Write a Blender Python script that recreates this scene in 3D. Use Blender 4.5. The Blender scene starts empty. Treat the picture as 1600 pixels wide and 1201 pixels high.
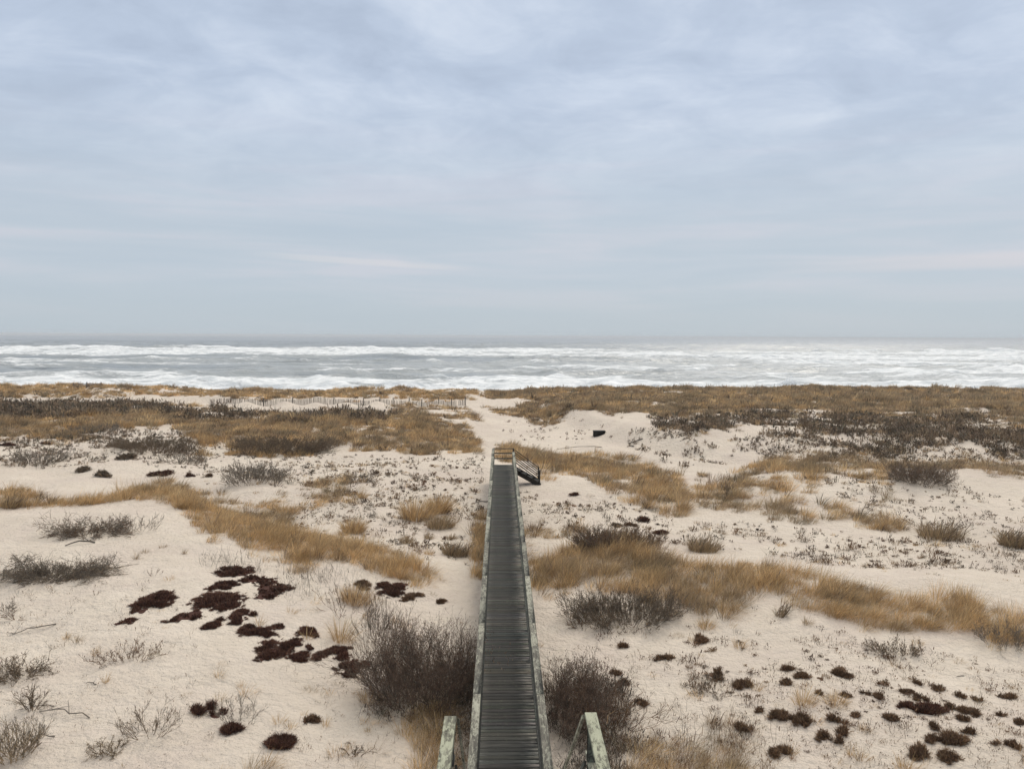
import bpy, math, random
import numpy as np
from mathutils import Matrix, Vector

S = bpy.context.scene
C = S.collection
R = math.radians

# ------------------------------------------------------------------ camera
CAM = np.array([-0.17, 0.0, 8.4])
YAW, PITCH, ROLL = R(0.82), R(3.44), R(0.29)
fw = np.array([math.sin(YAW)*math.cos(PITCH), math.cos(YAW)*math.cos(PITCH), -math.sin(PITCH)])
rt0 = np.array([math.cos(YAW), -math.sin(YAW), 0.0])
up0 = np.cross(rt0, fw)
rt = rt0*math.cos(ROLL) + up0*math.sin(ROLL)
up = np.cross(rt, fw)
cam = bpy.data.cameras.new('camera'); camo = bpy.data.objects.new('camera', cam); C.objects.link(camo)
cam.sensor_width = 36; cam.lens = 28.26; cam.clip_start = 0.1; cam.clip_end = 60000
M = Matrix(((rt[0], up[0], -fw[0], CAM[0]), (rt[1], up[1], -fw[1], CAM[1]), (rt[2], up[2], -fw[2], CAM[2]), (0, 0, 0, 1)))
camo.matrix_world = M
S.camera = camo
S.render.resolution_x = 1024; S.render.resolution_y = 768
S.view_settings.view_transform = 'Standard'; S.view_settings.look = 'None'
S.view_settings.exposure = 0.12; S.view_settings.gamma = 1

# ------------------------------------------------------------------ world: overcast sky
def nn(t, typ, **kw):
    n = t.nodes.new(typ)
    for k, v in kw.items():
        if k.startswith('i_'): n.inputs[k[2:].replace('_', ' ')].default_value = v
        else: setattr(n, k, v)
    return n
class NT:
    "tiny helper for wiring shader nodes"
    def __init__(s, t): s.t = t; s.l = t.links.new
    def m(s, op, a, b=None, clamp=False):
        n = s.t.nodes.new('ShaderNodeMath'); n.operation = op; n.use_clamp = clamp
        for i, v in enumerate((a, b)):
            if v is None: continue
            if isinstance(v, (int, float)): n.inputs[i].default_value = v
            else: s.l(v, n.inputs[i])
        return n.outputs[0]
    def mix(s, f, a, b, typ='MIX'):
        n = s.t.nodes.new('ShaderNodeMix'); n.data_type = 'RGBA'; n.blend_type = typ; n.clamp_factor = True
        for i, v in ((0, f), (6, a), (7, b)):
            if isinstance(v, (int, float)): n.inputs[i].default_value = v
            elif isinstance(v, tuple): n.inputs[i].default_value = (*v, 1) if len(v) == 3 else v
            else: s.l(v, n.inputs[i])
        return n.outputs[2]
    def noise(s, vec, scale, detail=4, rough=.5, dist=0):
        n = s.t.nodes.new('ShaderNodeTexNoise'); n.inputs['Scale'].default_value = scale
        n.inputs['Detail'].default_value = detail; n.inputs['Roughness'].default_value = rough; n.inputs['Distortion'].default_value = dist
        if vec is not None: s.l(vec, n.inputs['Vector'])
        return n.outputs[0]
    def mapr(s, v, a, b, c=0., d=1., smooth=True):
        n = s.t.nodes.new('ShaderNodeMapRange'); n.interpolation_type = 'SMOOTHSTEP' if smooth else 'LINEAR'
        s.l(v, n.inputs[0])
        for i, q in enumerate((a, b, c, d)): n.inputs[i+1].default_value = q
        return n.outputs[0]
    def scalev(s, vec, x, y, z, rot=0):
        n = s.t.nodes.new('ShaderNodeMapping'); n.inputs['Scale'].default_value = (x, y, z); n.inputs['Rotation'].default_value = (0, 0, rot)
        s.l(vec, n.inputs['Vector']); return n.outputs[0]
    def ramp(s, v, stops):
        n = s.t.nodes.new('ShaderNodeValToRGB'); e = n.color_ramp.elements
        while len(e) < len(stops): e.new(.5)
        for q, (p, c) in zip(e, stops): q.position = p; q.color = (*c, 1)
        s.l(v, n.inputs[0]); return n.outputs[0]

SUN_EL, SUN_ROT = R(42), R(25)
w = bpy.data.worlds.new("World"); S.world = w; w.use_nodes = True
t = w.node_tree; t.nodes.clear(); k = NT(t)
out = nn(t, 'ShaderNodeOutputWorld')
sky = nn(t, 'ShaderNodeTexSky', sky_type='NISHITA', sun_disc=False); sky.sun_elevation = SUN_EL; sky.sun_rotation = SUN_ROT
tc = nn(t, 'ShaderNodeTexCoord')
sep = nn(t, 'ShaderNodeSeparateXYZ'); k.l(tc.outputs['Generated'], sep.inputs[0])
X, Y, Z = sep.outputs
zz = k.m('ADD', k.m('MAXIMUM', Z, 0.0), 0.17)
cmb = nn(t, 'ShaderNodeCombineXYZ'); k.l(k.m('DIVIDE', X, zz), cmb.inputs[0]); k.l(k.m('DIVIDE', Y, zz), cmb.inputs[1])
v = cmb.outputs[0]
n1 = k.noise(k.scalev(v, 1.0, 1.05, 1, R(8)), 1.15, 8, .58, .5)
n2 = k.noise(k.scalev(v, 1.0, 1.1, 1, R(-5)), 4.0, 7, .62, .6)
n3 = k.noise(k.scalev(v, 1, 1, 1), .28, 3, .5)
cl = k.m('ADD', k.m('MULTIPLY', n1, .55), k.m('ADD', k.m('MULTIPLY', n2, .30), k.m('MULTIPLY', n3, .18)))
cloud = k.ramp(cl, [(.41, (.430, .505, .630)), (.48, (.480, .560, .690)), (.56, (.570, .645, .765)), (.68, (.71, .77, .86))])
low = k.ramp(k.noise(k.scalev(tc.outputs['Generated'], 2, 2, 22), 1.6, 5, .55, .4), [(.35, (.470, .545, .625)), (.5, (.500, .565, .640)), (.65, (.555, .590, .660))])
hz = k.mapr(Z, .10, .30)
skyc = k.mix(hz, low, cloud)
skyc = k.mix(k.mapr(Z, .0, .09, .85, 0.), skyc, (.460, .530, .585))
# the bright slit between two cloud sheets low over the sea
az = k.m('ARCTAN2', X, Y)
el = k.m('SUBTRACT', Z, k.m('ADD', .0900, k.m('MULTIPLY', k.m('ADD', az, .19), -.045)))
slit = k.m('MULTIPLY', k.mapr(k.m('ABSOLUTE', el), .0022, .0052, 1., 0.), k.mapr(k.m('ABSOLUTE', k.m('ADD', az, .165)), .07, .15, 1., 0.))
slit = k.m('MULTIPLY', slit, k.mapr(k.noise(k.scalev(tc.outputs['Generated'], 6, 6, 60), 2, 3), .3, .6, .35, 1.))
skyc = k.mix(k.m('MULTIPLY', slit, .30), skyc, (.74, .70, .70))
slit2 = k.m('MULTIPLY', k.mapr(k.m('ABSOLUTE', k.m('SUBTRACT', Z, .083)), .004, .012, 1., 0.), k.mapr(az, .25, .55, 0., .5))
skyc = k.mix(slit2, skyc, (.66, .63, .66))
# an overcast dome is brightest overhead
skyc = k.mix(1.0, skyc, k.ramp(Z, [(.38, (1, 1, 1)), (1.0, (2.35, 1.98, 1.50))]), 'MULTIPLY')
b1 = nn(t, 'ShaderNodeBackground'); b1.inputs[1].default_value = 0.06; k.l(sky.outputs[0], b1.inputs[0])
b2 = nn(t, 'ShaderNodeBackground'); b2.inputs[1].default_value = 1.0; k.l(skyc, b2.inputs[0])
ms = nn(t, 'ShaderNodeMixShader'); ms.inputs[0].default_value = .94
k.l(b1.outputs[0], ms.inputs[1]); k.l(b2.outputs[0], ms.inputs[2]); k.l(ms.outputs[0], out.inputs[0])

sun = bpy.data.lights.new('sun', 'SUN'); sun.energy = 1.7; sun.angle = R(22); sun.color = (1, .93, .82)
so = bpy.data.objects.new('sun', sun); C.objects.link(so)
sd = Vector((math.sin(SUN_ROT)*math.cos(SUN_EL), math.cos(SUN_ROT)*math.cos(SUN_EL), math.sin(SUN_EL)))
so.rotation_euler = sd.to_track_quat('Z', 'Y').to_euler()

#T0
# ------------------------------------------------------------------ lie of the land
def hash2(ix, iy, seed):
    n = (ix*374761393 + iy*668265263 + seed*974634777) & 0xffffffff
    n = ((n ^ (n >> 13))*1274126177) & 0xffffffff
    return ((n ^ (n >> 16)) & 0xffff)/65535.0
def vnoise(x, y, s, seed=0):
    x = np.asarray(x, float)/s; y = np.asarray(y, float)/s
    ix = np.floor(x).astype(np.int64); iy = np.floor(y).astype(np.int64)
    fx = x-ix; fy = y-iy; fx = fx*fx*fx*(fx*(fx*6-15)+10); fy = fy*fy*fy*(fy*(fy*6-15)+10)
    a = hash2(ix, iy, seed); b = hash2(ix+1, iy, seed); c = hash2(ix, iy+1, seed); d = hash2(ix+1, iy+1, seed)
    return (a+(b-a)*fx)*(1-fy) + (c+(d-c)*fx)*fy
def sst(a, b, x):
    q = np.clip((x-a)/(b-a), 0, 1); return q*q*(3-2*q)
MOUNDS = [(-31.5, 99), (-27.0, 99.5), (-23.0, 99), (-19.2, 99.5), (-15.3, 99), (-11.6, 99.3), (-7.9, 99)]
def height(x, y):
    x = np.asarray(x, float); y = np.asarray(y, float)
    h = 0.12 + (vnoise(x, y, 9, 1)-.5)*.45 + (vnoise(x, y, 3.7, 2)-.5)*.28 + (vnoise(x, y, 1.3, 3)-.5)*.085 + (vnoise(x, y, .55, 4)-.5)*.034
    h = h + (vnoise(x, y, 2.6, 13)**2)*.30*sst(34, 42, y)*sst(2.2, 4.5, np.abs(x-0))
    # mound in the left foreground
    yc = np.interp(x, [-60, -22, -15.3, -10.9, -7.2, -3, 0], [38, 36, 34.5, 30, 27, 25, 22])
    A = np.interp(x, [-60, -25, -14, -9, -5, -1.5, 0], [.9, 1.1, 1.3, 1.1, .7, .15, 0])
    d = y-yc
    h = h + A*np.where(d < 0, np.exp(-(d/16)**2), np.exp(-(d/3.2)**2))
    # long low ridge on the right
    yr = np.interp(x, [1, 4, 10, 16, 40], [28, 27.5, 25.5, 23.5, 20])
    h = h + .55*sst(1, 4.5, x)*np.exp(-((y-yr)/3.2)**2)
    # grassy swell farther right
    h = h + .5*np.exp(-((x-20)/9)**2-((y-46)/5)**2)
    # left back dune
    L = sst(3, -4, x + (y-62)*.0)
    h = h + np.interp(x, [-45, -36], [.6, .28])*L*sst(52, 64, y)*sst(94, 76, y)
    # right plateau with its cut bank
    edge = 8.0 + (vnoise(x*0, y, 5, 7)-.5)*2.5 + np.interp(y, [50, 58, 75, 95, 120], [9, 3, -1, -4, -5])
    wd_ = 1.6+9*sst(88, 108, y)
    h = h + (1.0-.5*sst(88, 112, y))*sst(0, 1, (x-edge+1.6)/(wd_*2))*sst(50, 60, y)*sst(140, 120, y)
    h = h - .35*np.exp(-((x-1)/7)**2-((y-66)/14)**2)
    # swale with drift mounds along the sand fence, then the foredune
    h = h - .75*sst(3, -6, x)*sst(90, 99, y)*sst(112, 103, y)
    for mx, my in MOUNDS:
        h = h + .55*np.exp(-((x-mx)/1.25)**2-((y-my)/1.5)**2)
    h = h + (vnoise(x, y, 7, 9)-.5)*.5*sst(104, 112, y)
    h = h - .15*sst(100, 112, y)*sst(6, 0, x)
    h = h + .35*sst(-42, -52, x)*sst(104, 115, y)
    h = h + (vnoise(x, y, .6, 17)-.5)*.10*sst(45, 48, y)*sst(6, 2, np.abs(x-.5-(y-47)*-.015))
    # beach falls away to the sea
    h = h - 3.4*sst(122, 146, y)
    return h
#T1
# ground plan of the plants, in metres (x across, y towards the sea)
PATCHES = [
 ('beach_grass', 'g', 'golden grass band curving along the rim of the left sand mound', [(-26.93, 35.36), (-26.6, 35.45), (-26.25, 35.5), (-25.88, 35.53), (-25.46, 35.49), (-25.05, 35.46), (-24.69, 35.51), (-24.39, 35.64), (-24.09, 35.79), (-23.75, 35.87), (-23.5, 36.1), (-23.19, 36.24), (-22.92, 36.46), (-22.67, 36.7), (-22.69, 37.41), (-22.68, 38.1), (-20.79, 35.72), (-19.89, 35.0), (-18.98, 34.08), (-18.58, 34.18), (-18.17, 34.27), (-17.77, 34.36), (-17.42, 34.54), (-17.07, 34.71), (-16.66, 34.77), (-16.34, 35.03), (-16.24, 35.78), (-18.82, 42.73), (-18.27, 42.53), (-17.58, 41.98), (-16.96, 41.57), (-16.43, 41.39), (-15.73, 40.62), (-14.55, 38.55), (-13.93, 37.88), (-13.29, 37.13), (-12.87, 36.88), (-12.46, 36.65), (-12.04, 36.39), (-11.5, 35.72), (-11.02, 35.22), (-10.41, 34.25), (-9.76, 33.09), (-9.28, 32.7), (-8.74, 32.07), (-8.32, 31.86), (-7.87, 31.51), (-7.43, 31.16), (-6.91, 30.42), (-6.45, 29.89), (-6.07, 29.6), (-5.69, 29.28), (-5.34, 29.06), (-5.01, 28.95), (-4.71, 28.99), (-4.4, 29.04), (-4.05, 28.97), (-3.67, 28.74), (-3.29, 28.47), (-3.18, 27.83), (-3.06, 27.03), (-2.96, 26.46), (-2.87, 25.93), (-3.18, 25.54), (-3.49, 25.15), (-3.8, 24.84), (-4.11, 24.93), (-4.43, 25.05), (-4.77, 25.26), (-5.11, 25.44), (-5.45, 25.6), (-5.81, 25.84), (-6.18, 26.11), (-6.56, 26.36), (-6.88, 26.54), (-7.2, 26.67), (-7.52, 26.79), (-7.84, 26.9), (-8.15, 27.01), (-8.47, 27.09), (-8.76, 27.23), (-9.07, 27.4), (-9.41, 27.65), (-9.75, 27.9), (-10.15, 28.31), (-10.57, 28.75), (-10.99, 29.25), (-11.43, 29.81), (-11.84, 30.28), (-12.26, 30.73), (-12.64, 30.92), (-13.07, 31.21), (-13.63, 31.82), (-14.25, 32.54), (-14.72, 32.66), (-15.17, 32.77), (-15.61, 32.83), (-16.04, 32.88), (-16.48, 32.92), (-16.95, 33.06), (-17.42, 33.16), (-17.76, 33.1), (-18.07, 33.01), (-18.43, 32.99), (-18.87, 33.11), (-19.29, 33.22), (-19.65, 33.18), (-20.0, 33.13), (-20.32, 33.03), (-20.59, 32.87), (-20.91, 32.78), (-21.31, 32.82), (-21.71, 32.86), (-22.08, 32.87), (-22.48, 32.89), (-22.85, 32.89), (-23.21, 32.88), (-23.53, 32.8), (-23.9, 32.8), (-24.28, 32.8), (-24.64, 32.79), (-24.99, 32.76), (-25.54, 33.5), (-26.0, 34.11), (-26.52, 34.82)], {'dens': 620, 'hgt': 0.58, 'clump': 0.7, 'frac2': 0.15, 'thr': 0.24, 'warp': 0.5}),
 ('beach_grass', 'g', 'mixed tan and drab grass clumps in the hollow behind the left mound', [(-17.47, 34.32), (-17.39, 34.87), (-19.97, 40.96), (-20.2, 42.36), (-20.59, 44.16), (-20.57, 45.11), (-19.96, 44.91), (-19.43, 44.86), (-18.79, 44.55), (-18.15, 44.23), (-17.5, 43.85), (-16.83, 43.42), (-16.12, 42.83), (-15.55, 42.6), (-15.07, 42.59), (-14.54, 42.43), (-14.0, 42.22), (-13.42, 41.88), (-12.92, 41.78), (-12.58, 42.2), (-12.3, 42.9), (-12.11, 43.95), (-11.85, 44.83), (-11.54, 45.62), (-10.96, 45.18), (-10.35, 44.53), (-9.66, 43.5), (-9.06, 42.76), (-8.5, 42.2), (-8.36, 41.21), (-8.09, 39.56), (-7.89, 38.29), (-8.35, 38.14), (-8.81, 38.04), (-9.3, 38.01), (-9.77, 37.95), (-10.22, 37.81), (-10.4, 37.24), (-10.6, 36.75), (-10.74, 36.11), (-10.71, 34.91), (-11.29, 35.44), (-11.82, 35.76), (-12.31, 35.96), (-12.64, 35.68), (-11.8, 32.19), (-12.16, 32.29), (-12.59, 32.58), (-13.12, 33.1), (-13.49, 33.21), (-13.89, 33.39), (-14.37, 33.75), (-14.87, 34.12), (-15.53, 34.86), (-15.84, 34.57), (-16.21, 34.42), (-16.63, 34.38), (-17.08, 34.41)], {'dens': 380, 'hgt': 0.6, 'thr': 0.45, 'clump': 1.3, 'frac2': 0.5}),
 ('beach_grass', 'g', 'broad olive-tan grass cover on the back dune left of the path', [(-57.4, 76.03), (-56.54, 76.01), (-55.75, 76.08), (-55.16, 76.44), (-54.47, 76.67), (-53.57, 76.61), (-53.02, 77.04), (-52.49, 77.53), (-49.44, 74.24), (-48.97, 74.79), (-48.67, 75.63), (-48.22, 76.25), (-47.69, 76.77), (-47.11, 77.22), (-46.24, 77.21), (-45.65, 77.67), (-44.95, 77.97), (-44.15, 78.09), (-43.42, 78.35), (-42.34, 77.97), (-42.15, 79.37), (-41.75, 80.39), (-41.58, 81.94), (-40.82, 82.36), (-40.09, 82.87), (-39.18, 83.03), (-38.52, 83.73), (-36.8, 82.09), (-35.91, 82.29), (-35.33, 83.22), (-34.78, 84.15), (-33.62, 83.6), (-31.09, 79.5), (-29.41, 77.41), (-28.48, 77.23), (-27.67, 77.37), (-26.96, 77.85), (-26.19, 78.15), (-25.27, 78.0), (-24.34, 77.84), (-23.37, 77.52), (-22.43, 77.28), (-21.52, 77.32), (-20.66, 77.54), (-19.87, 78.06), (-19.15, 78.91), (-18.24, 79.05), (-17.26, 78.88), (-15.94, 77.01), (-14.95, 76.64), (-14.11, 76.81), (-13.34, 77.44), (-12.99, 80.78), (-12.28, 82.2), (-11.44, 82.9), (-10.52, 83.12), (-9.62, 83.48), (-8.03, 77.67), (-6.95, 75.88), (-5.9, 74.13), (-5.0, 73.94), (-4.18, 69.87), (-3.58, 69.1), (-2.99, 68.05), (-2.37, 66.04), (-1.77, 63.21), (-1.9, 60.46), (-1.96, 56.52), (-2.63, 56.67), (-3.29, 56.6), (-3.96, 56.78), (-4.68, 57.57), (-5.36, 57.65), (-6.01, 57.43), (-6.66, 57.29), (-7.34, 56.89), (-8.03, 56.61), (-8.71, 56.33), (-9.35, 55.86), (-10.03, 55.66), (-10.69, 55.87), (-11.46, 56.58), (-12.15, 56.85), (-12.84, 57.14), (-13.58, 57.55), (-14.18, 57.23), (-14.7, 56.59), (-15.2, 55.92), (-15.74, 55.46), (-16.52, 56.03), (-17.27, 56.43), (-18.03, 56.87), (-18.8, 57.29), (-19.81, 58.42), (-20.72, 59.44), (-21.56, 60.23), (-22.42, 61.04), (-23.6, 62.64), (-24.88, 64.43), (-25.54, 64.18), (-26.35, 64.29), (-27.29, 64.72), (-29.32, 67.64), (-30.03, 67.46), (-30.68, 67.13), (-31.37, 66.89), (-32.12, 66.8), (-32.55, 66.15), (-33.1, 65.75), (-33.66, 65.39), (-34.1, 64.82), (-34.61, 64.4), (-34.88, 63.57), (-34.97, 62.44), (-35.46, 62.02), (-36.04, 61.79), (-36.67, 61.65), (-37.8, 62.33), (-38.47, 62.25), (-39.17, 62.22), (-39.85, 62.17), (-40.3, 61.75), (-40.76, 61.37), (-41.49, 61.39), (-42.35, 61.62), (-43.78, 62.64), (-44.38, 62.48), (-45.04, 62.4), (-45.49, 62.03), (-45.85, 61.54), (-46.42, 61.37), (-47.32, 62.58), (-51.41, 68.03), (-53.94, 71.41)], {'dens': 520, 'hgt': 0.62, 'thr': 0.18, 'clump': 2.5, 'frac2': 0.5, 'dark': 0.12, 'seed': 31, 'wid': 0.008, 'warp': 1.2}),
 ('scrub', 's', 'dark brown scrub strip along the top of the left back dune', [(-77.87, 103.31), (-77.0, 103.72), (-76.42, 104.53), (-75.49, 104.89), (-74.25, 104.82), (-72.88, 104.55), (-71.38, 104.1), (-70.53, 104.6), (-69.37, 104.64), (-67.72, 103.92), (-66.81, 104.35), (-65.85, 104.71), (-64.52, 104.49), (-63.4, 104.61), (-62.45, 105.02), (-61.15, 104.84), (-60.09, 105.07), (-58.24, 103.91), (-57.13, 104.05), (-55.91, 103.97), (-54.53, 103.62), (-53.52, 104.02), (-52.43, 104.3), (-50.94, 103.77), (-49.56, 103.43), (-48.36, 103.48), (-46.57, 102.23), (-44.98, 101.36), (-43.59, 100.92), (-42.32, 100.75), (-36.01, 88.15), (-35.09, 88.47), (-33.91, 88.12), (-32.87, 87.94), (-31.55, 86.99), (-30.47, 86.64), (-28.38, 83.3), (-27.32, 82.89), (-26.4, 82.87), (-25.48, 82.88), (-24.92, 84.08), (-24.24, 84.98), (-23.31, 85.03), (-22.14, 84.42), (-21.03, 83.98), (-19.88, 83.34), (-18.57, 81.95), (-17.57, 81.83), (-16.6, 81.85), (-14.85, 77.77), (-13.83, 77.22), (-12.99, 77.7), (-12.56, 80.99), (-11.72, 81.84), (-10.73, 81.75), (-11.55, 80.98), (-11.83, 76.79), (-12.49, 75.46), (-13.09, 73.97), (-13.71, 72.78), (-14.38, 71.96), (-15.01, 71.07), (-15.87, 71.31), (-16.75, 71.64), (-17.61, 71.82), (-18.45, 71.93), (-19.32, 72.14), (-20.32, 72.8), (-21.27, 73.22), (-22.08, 73.19), (-22.97, 73.41), (-24.46, 75.48), (-25.41, 75.79), (-26.27, 75.81), (-27.1, 75.76), (-27.89, 75.6), (-28.69, 75.47), (-29.5, 75.38), (-30.38, 75.46), (-31.12, 75.2), (-31.76, 74.74), (-31.83, 72.98), (-32.78, 73.32), (-33.86, 73.91), (-34.6, 73.75), (-35.37, 73.65), (-36.91, 75.13), (-37.53, 74.72), (-38.06, 74.14), (-38.67, 73.74), (-39.49, 73.75), (-40.23, 73.62), (-40.95, 73.46), (-41.86, 73.64), (-42.89, 74.02), (-43.7, 74.01), (-44.51, 73.99), (-45.4, 74.12), (-46.28, 74.23), (-47.04, 74.14), (-47.69, 73.88), (-48.05, 73.2), (-48.46, 72.59), (-48.88, 72.04), (-49.56, 71.87), (-50.47, 72.05), (-51.6, 72.53), (-52.44, 72.6), (-53.89, 73.49), (-55.53, 74.61), (-56.17, 74.38), (-59.58, 78.93), (-66.91, 88.7)], {'dens': 50, 'hgt': 0.42, 'thr': 0.44, 'clump': 2, 'warp': 1.6}),
 ('beach_grass', 'g', 'light tan grass tops sticking out around the dark strip on the left back dune', [(-81.4, 108.02), (-79.82, 107.55), (-78.34, 107.19), (-76.86, 106.82), (-75.58, 106.73), (-74.5, 106.92), (-73.35, 107.02), (-72.13, 107.0), (-70.52, 106.4), (-69.4, 106.55), (-68.55, 107.11), (-67.48, 107.35), (-66.3, 107.41), (-64.9, 107.12), (-63.58, 106.94), (-62.2, 106.67), (-61.36, 107.33), (-60.26, 107.54), (-59.02, 107.52), (-57.69, 107.33), (-56.46, 107.32), (-54.52, 105.99), (-53.42, 106.29), (-52.42, 106.8), (-51.05, 106.58), (-49.23, 105.37), (-48.29, 106.05), (-47.35, 106.75), (-45.13, 104.51), (-43.52, 103.63), (-42.31, 103.65), (-39.78, 100.35), (-35.89, 93.31), (-37.27, 99.78), (-31.86, 87.86), (-30.72, 87.37), (-30.03, 88.2), (-29.15, 88.49), (-28.1, 88.26), (-25.94, 84.39), (-25.21, 85.08), (-24.57, 86.15), (-24.17, 88.2), (-23.02, 87.81), (-21.25, 84.9), (-20.2, 84.74), (-19.2, 84.77), (-18.11, 84.4), (-17.17, 84.7), (-16.2, 84.92), (-15.19, 84.95), (-14.26, 85.46), (-13.32, 85.97), (-12.37, 86.46), (-11.34, 86.53), (-9.85, 83.18), (-8.64, 81.75), (-7.31, 78.6), (-6.34, 78.97), (-5.28, 78.14), (-5.96, 74.88), (-6.7, 73.16), (-7.38, 71.15), (-8.08, 69.88), (-8.86, 69.84), (-9.62, 69.59), (-10.41, 69.68), (-11.27, 70.14), (-12.14, 70.62), (-13.06, 71.33), (-13.95, 71.79), (-14.82, 72.12), (-15.69, 72.39), (-16.59, 72.77), (-17.34, 72.5), (-18.1, 72.29), (-18.95, 72.45), (-20.08, 73.65), (-21.04, 74.1), (-22.0, 74.55), (-23.13, 75.52), (-24.15, 76.07), (-25.09, 76.3), (-26.02, 76.51), (-26.86, 76.44), (-27.63, 76.18), (-28.45, 76.1), (-29.28, 76.01), (-30.15, 76.06), (-31.2, 76.53), (-32.06, 76.52), (-32.87, 76.4), (-33.77, 76.5), (-34.58, 76.39), (-35.53, 76.58), (-36.46, 76.73), (-37.24, 76.56), (-37.85, 76.06), (-38.25, 75.17), (-38.84, 74.66), (-39.64, 74.61), (-40.79, 75.19), (-41.91, 75.68), (-42.6, 75.41), (-43.35, 75.23), (-44.21, 75.26), (-45.06, 75.28), (-46.69, 76.57), (-47.36, 76.27), (-48.02, 75.97), (-48.5, 75.38), (-48.84, 74.62), (-49.16, 73.85), (-52.51, 77.59), (-53.18, 77.3), (-53.93, 77.15), (-54.8, 77.15), (-55.43, 76.84), (-56.2, 76.71), (-58.67, 78.9), (-59.15, 78.36), (-66.47, 88.11), (-77.51, 102.82)], {'dens': 110, 'hgt': 0.6, 'thr': 0.4, 'clump': 2, 'frac2': 0.5}),
 ('beach_grass', 'g', 'golden grass fringe along the foredune crest left of the gap', [(-92.03, 122.3), (-91.14, 122.93), (-90.87, 124.44), (-89.78, 124.86), (-85.31, 120.5), (-85.44, 122.63), (-81.43, 118.77), (-81.09, 120.23), (-80.44, 121.28), (-77.14, 118.3), (-76.34, 119.12), (-75.19, 119.41), (-74.57, 120.56), (-74.11, 122.04), (-73.25, 122.89), (-72.37, 123.74), (-71.47, 124.6), (-70.07, 124.57), (-67.46, 122.37), (-67.25, 124.53), (-64.69, 122.33), (-63.64, 122.96), (-62.17, 122.72), (-60.12, 121.31), (-59.08, 121.91), (-58.3, 123.09), (-57.23, 123.73), (-54.65, 121.11), (-53.36, 121.31), (-52.02, 121.41), (-51.05, 122.39), (-49.98, 123.19), (-48.56, 123.17), (-47.57, 124.25), (-46.15, 124.23), (-44.72, 124.21), (-41.98, 120.3), (-40.48, 119.85), (-39.83, 121.97), (-39.0, 123.69), (-37.61, 123.67), (-36.22, 123.65), (-34.7, 123.19), (-33.2, 122.74), (-31.82, 122.72), (-30.49, 122.92), (-29.36, 123.99), (-27.97, 123.97), (-26.49, 123.95), (-25.01, 123.93), (-23.53, 123.9), (-22.02, 123.66), (-20.5, 123.42), (-18.93, 122.75), (-17.46, 123.16), (-16.06, 124.3), (-14.56, 124.7), (-12.9, 123.74), (-11.35, 123.72), (-9.8, 123.69), (-8.2, 122.8), (-6.84, 122.99), (-5.46, 122.75), (-4.11, 123.38), (-3.89, 116.67), (-3.63, 108.58), (-4.88, 108.94), (-6.11, 108.86), (-7.28, 108.02), (-8.5, 107.96), (-9.73, 108.09), (-10.94, 107.99), (-12.19, 108.24), (-13.46, 108.59), (-14.71, 108.8), (-15.93, 108.75), (-17.25, 108.86), (-18.56, 108.96), (-19.91, 109.22), (-21.38, 110.09), (-22.77, 110.48), (-24.09, 110.51), (-25.19, 109.58), (-26.45, 109.38), (-27.84, 109.75), (-29.02, 109.26), (-30.13, 108.57), (-31.25, 108.02), (-32.41, 107.61), (-33.5, 107.0), (-34.67, 106.68), (-35.94, 106.69), (-37.38, 107.21), (-39.07, 108.38), (-40.53, 108.84), (-41.91, 109.07), (-43.2, 109.19), (-44.37, 109.0), (-45.82, 109.52), (-47.21, 109.83), (-48.55, 110.04), (-49.68, 109.76), (-50.65, 109.16), (-51.59, 108.52), (-52.68, 108.22), (-53.67, 107.36), (-54.8, 106.82), (-56.62, 107.61), (-57.88, 107.69), (-59.23, 107.9), (-60.44, 107.87), (-61.59, 107.73), (-62.51, 107.21), (-63.74, 107.23), (-65.02, 107.31), (-66.41, 107.6), (-67.57, 107.5), (-68.63, 107.23), (-69.47, 106.66), (-70.61, 106.54), (-72.19, 107.1), (-73.41, 107.1), (-74.56, 107.0), (-75.62, 106.79), (-76.9, 106.87), (-78.36, 107.22), (-79.84, 107.57), (-81.4, 108.02), (-83.58, 110.97), (-90.8, 120.62)], {'dens': 400, 'hgt': 0.6, 'thr': 0.3, 'clump': 3, 'frac2': 0.35, 'seed': 41, 'wid': 0.009, 'wind': 0.15, 'warp': 0.3}),
 ('beach_grass', 'g', 'low grass and twigs on the sand tongue left of the gap', [(-16.81, 86.35), (-15.82, 86.94), (-14.81, 87.5), (-14.1, 90.16), (-14.1, 98.22), (-13.72, 104.95), (-11.64, 98.59), (-10.91, 103.67), (-9.56, 103.35), (-7.41, 92.73), (-6.24, 92.82), (-4.72, 88.52), (-3.43, 87.04), (-2.61, 82.74), (-1.87, 79.12), (-1.21, 77.37), (-2.77, 77.69), (-3.71, 77.91), (-4.64, 77.91), (-5.6, 78.35), (-6.63, 79.39), (-7.45, 77.42), (-8.44, 77.44), (-9.83, 80.81), (-10.87, 80.83), (-11.9, 80.84), (-13.09, 82.3), (-14.24, 83.3), (-15.53, 84.95)], {'dens': 300, 'hgt': 0.55, 'thr': 0.42, 'clump': 2, 'frac2': 0.5, 'dark': 0.3}),
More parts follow.
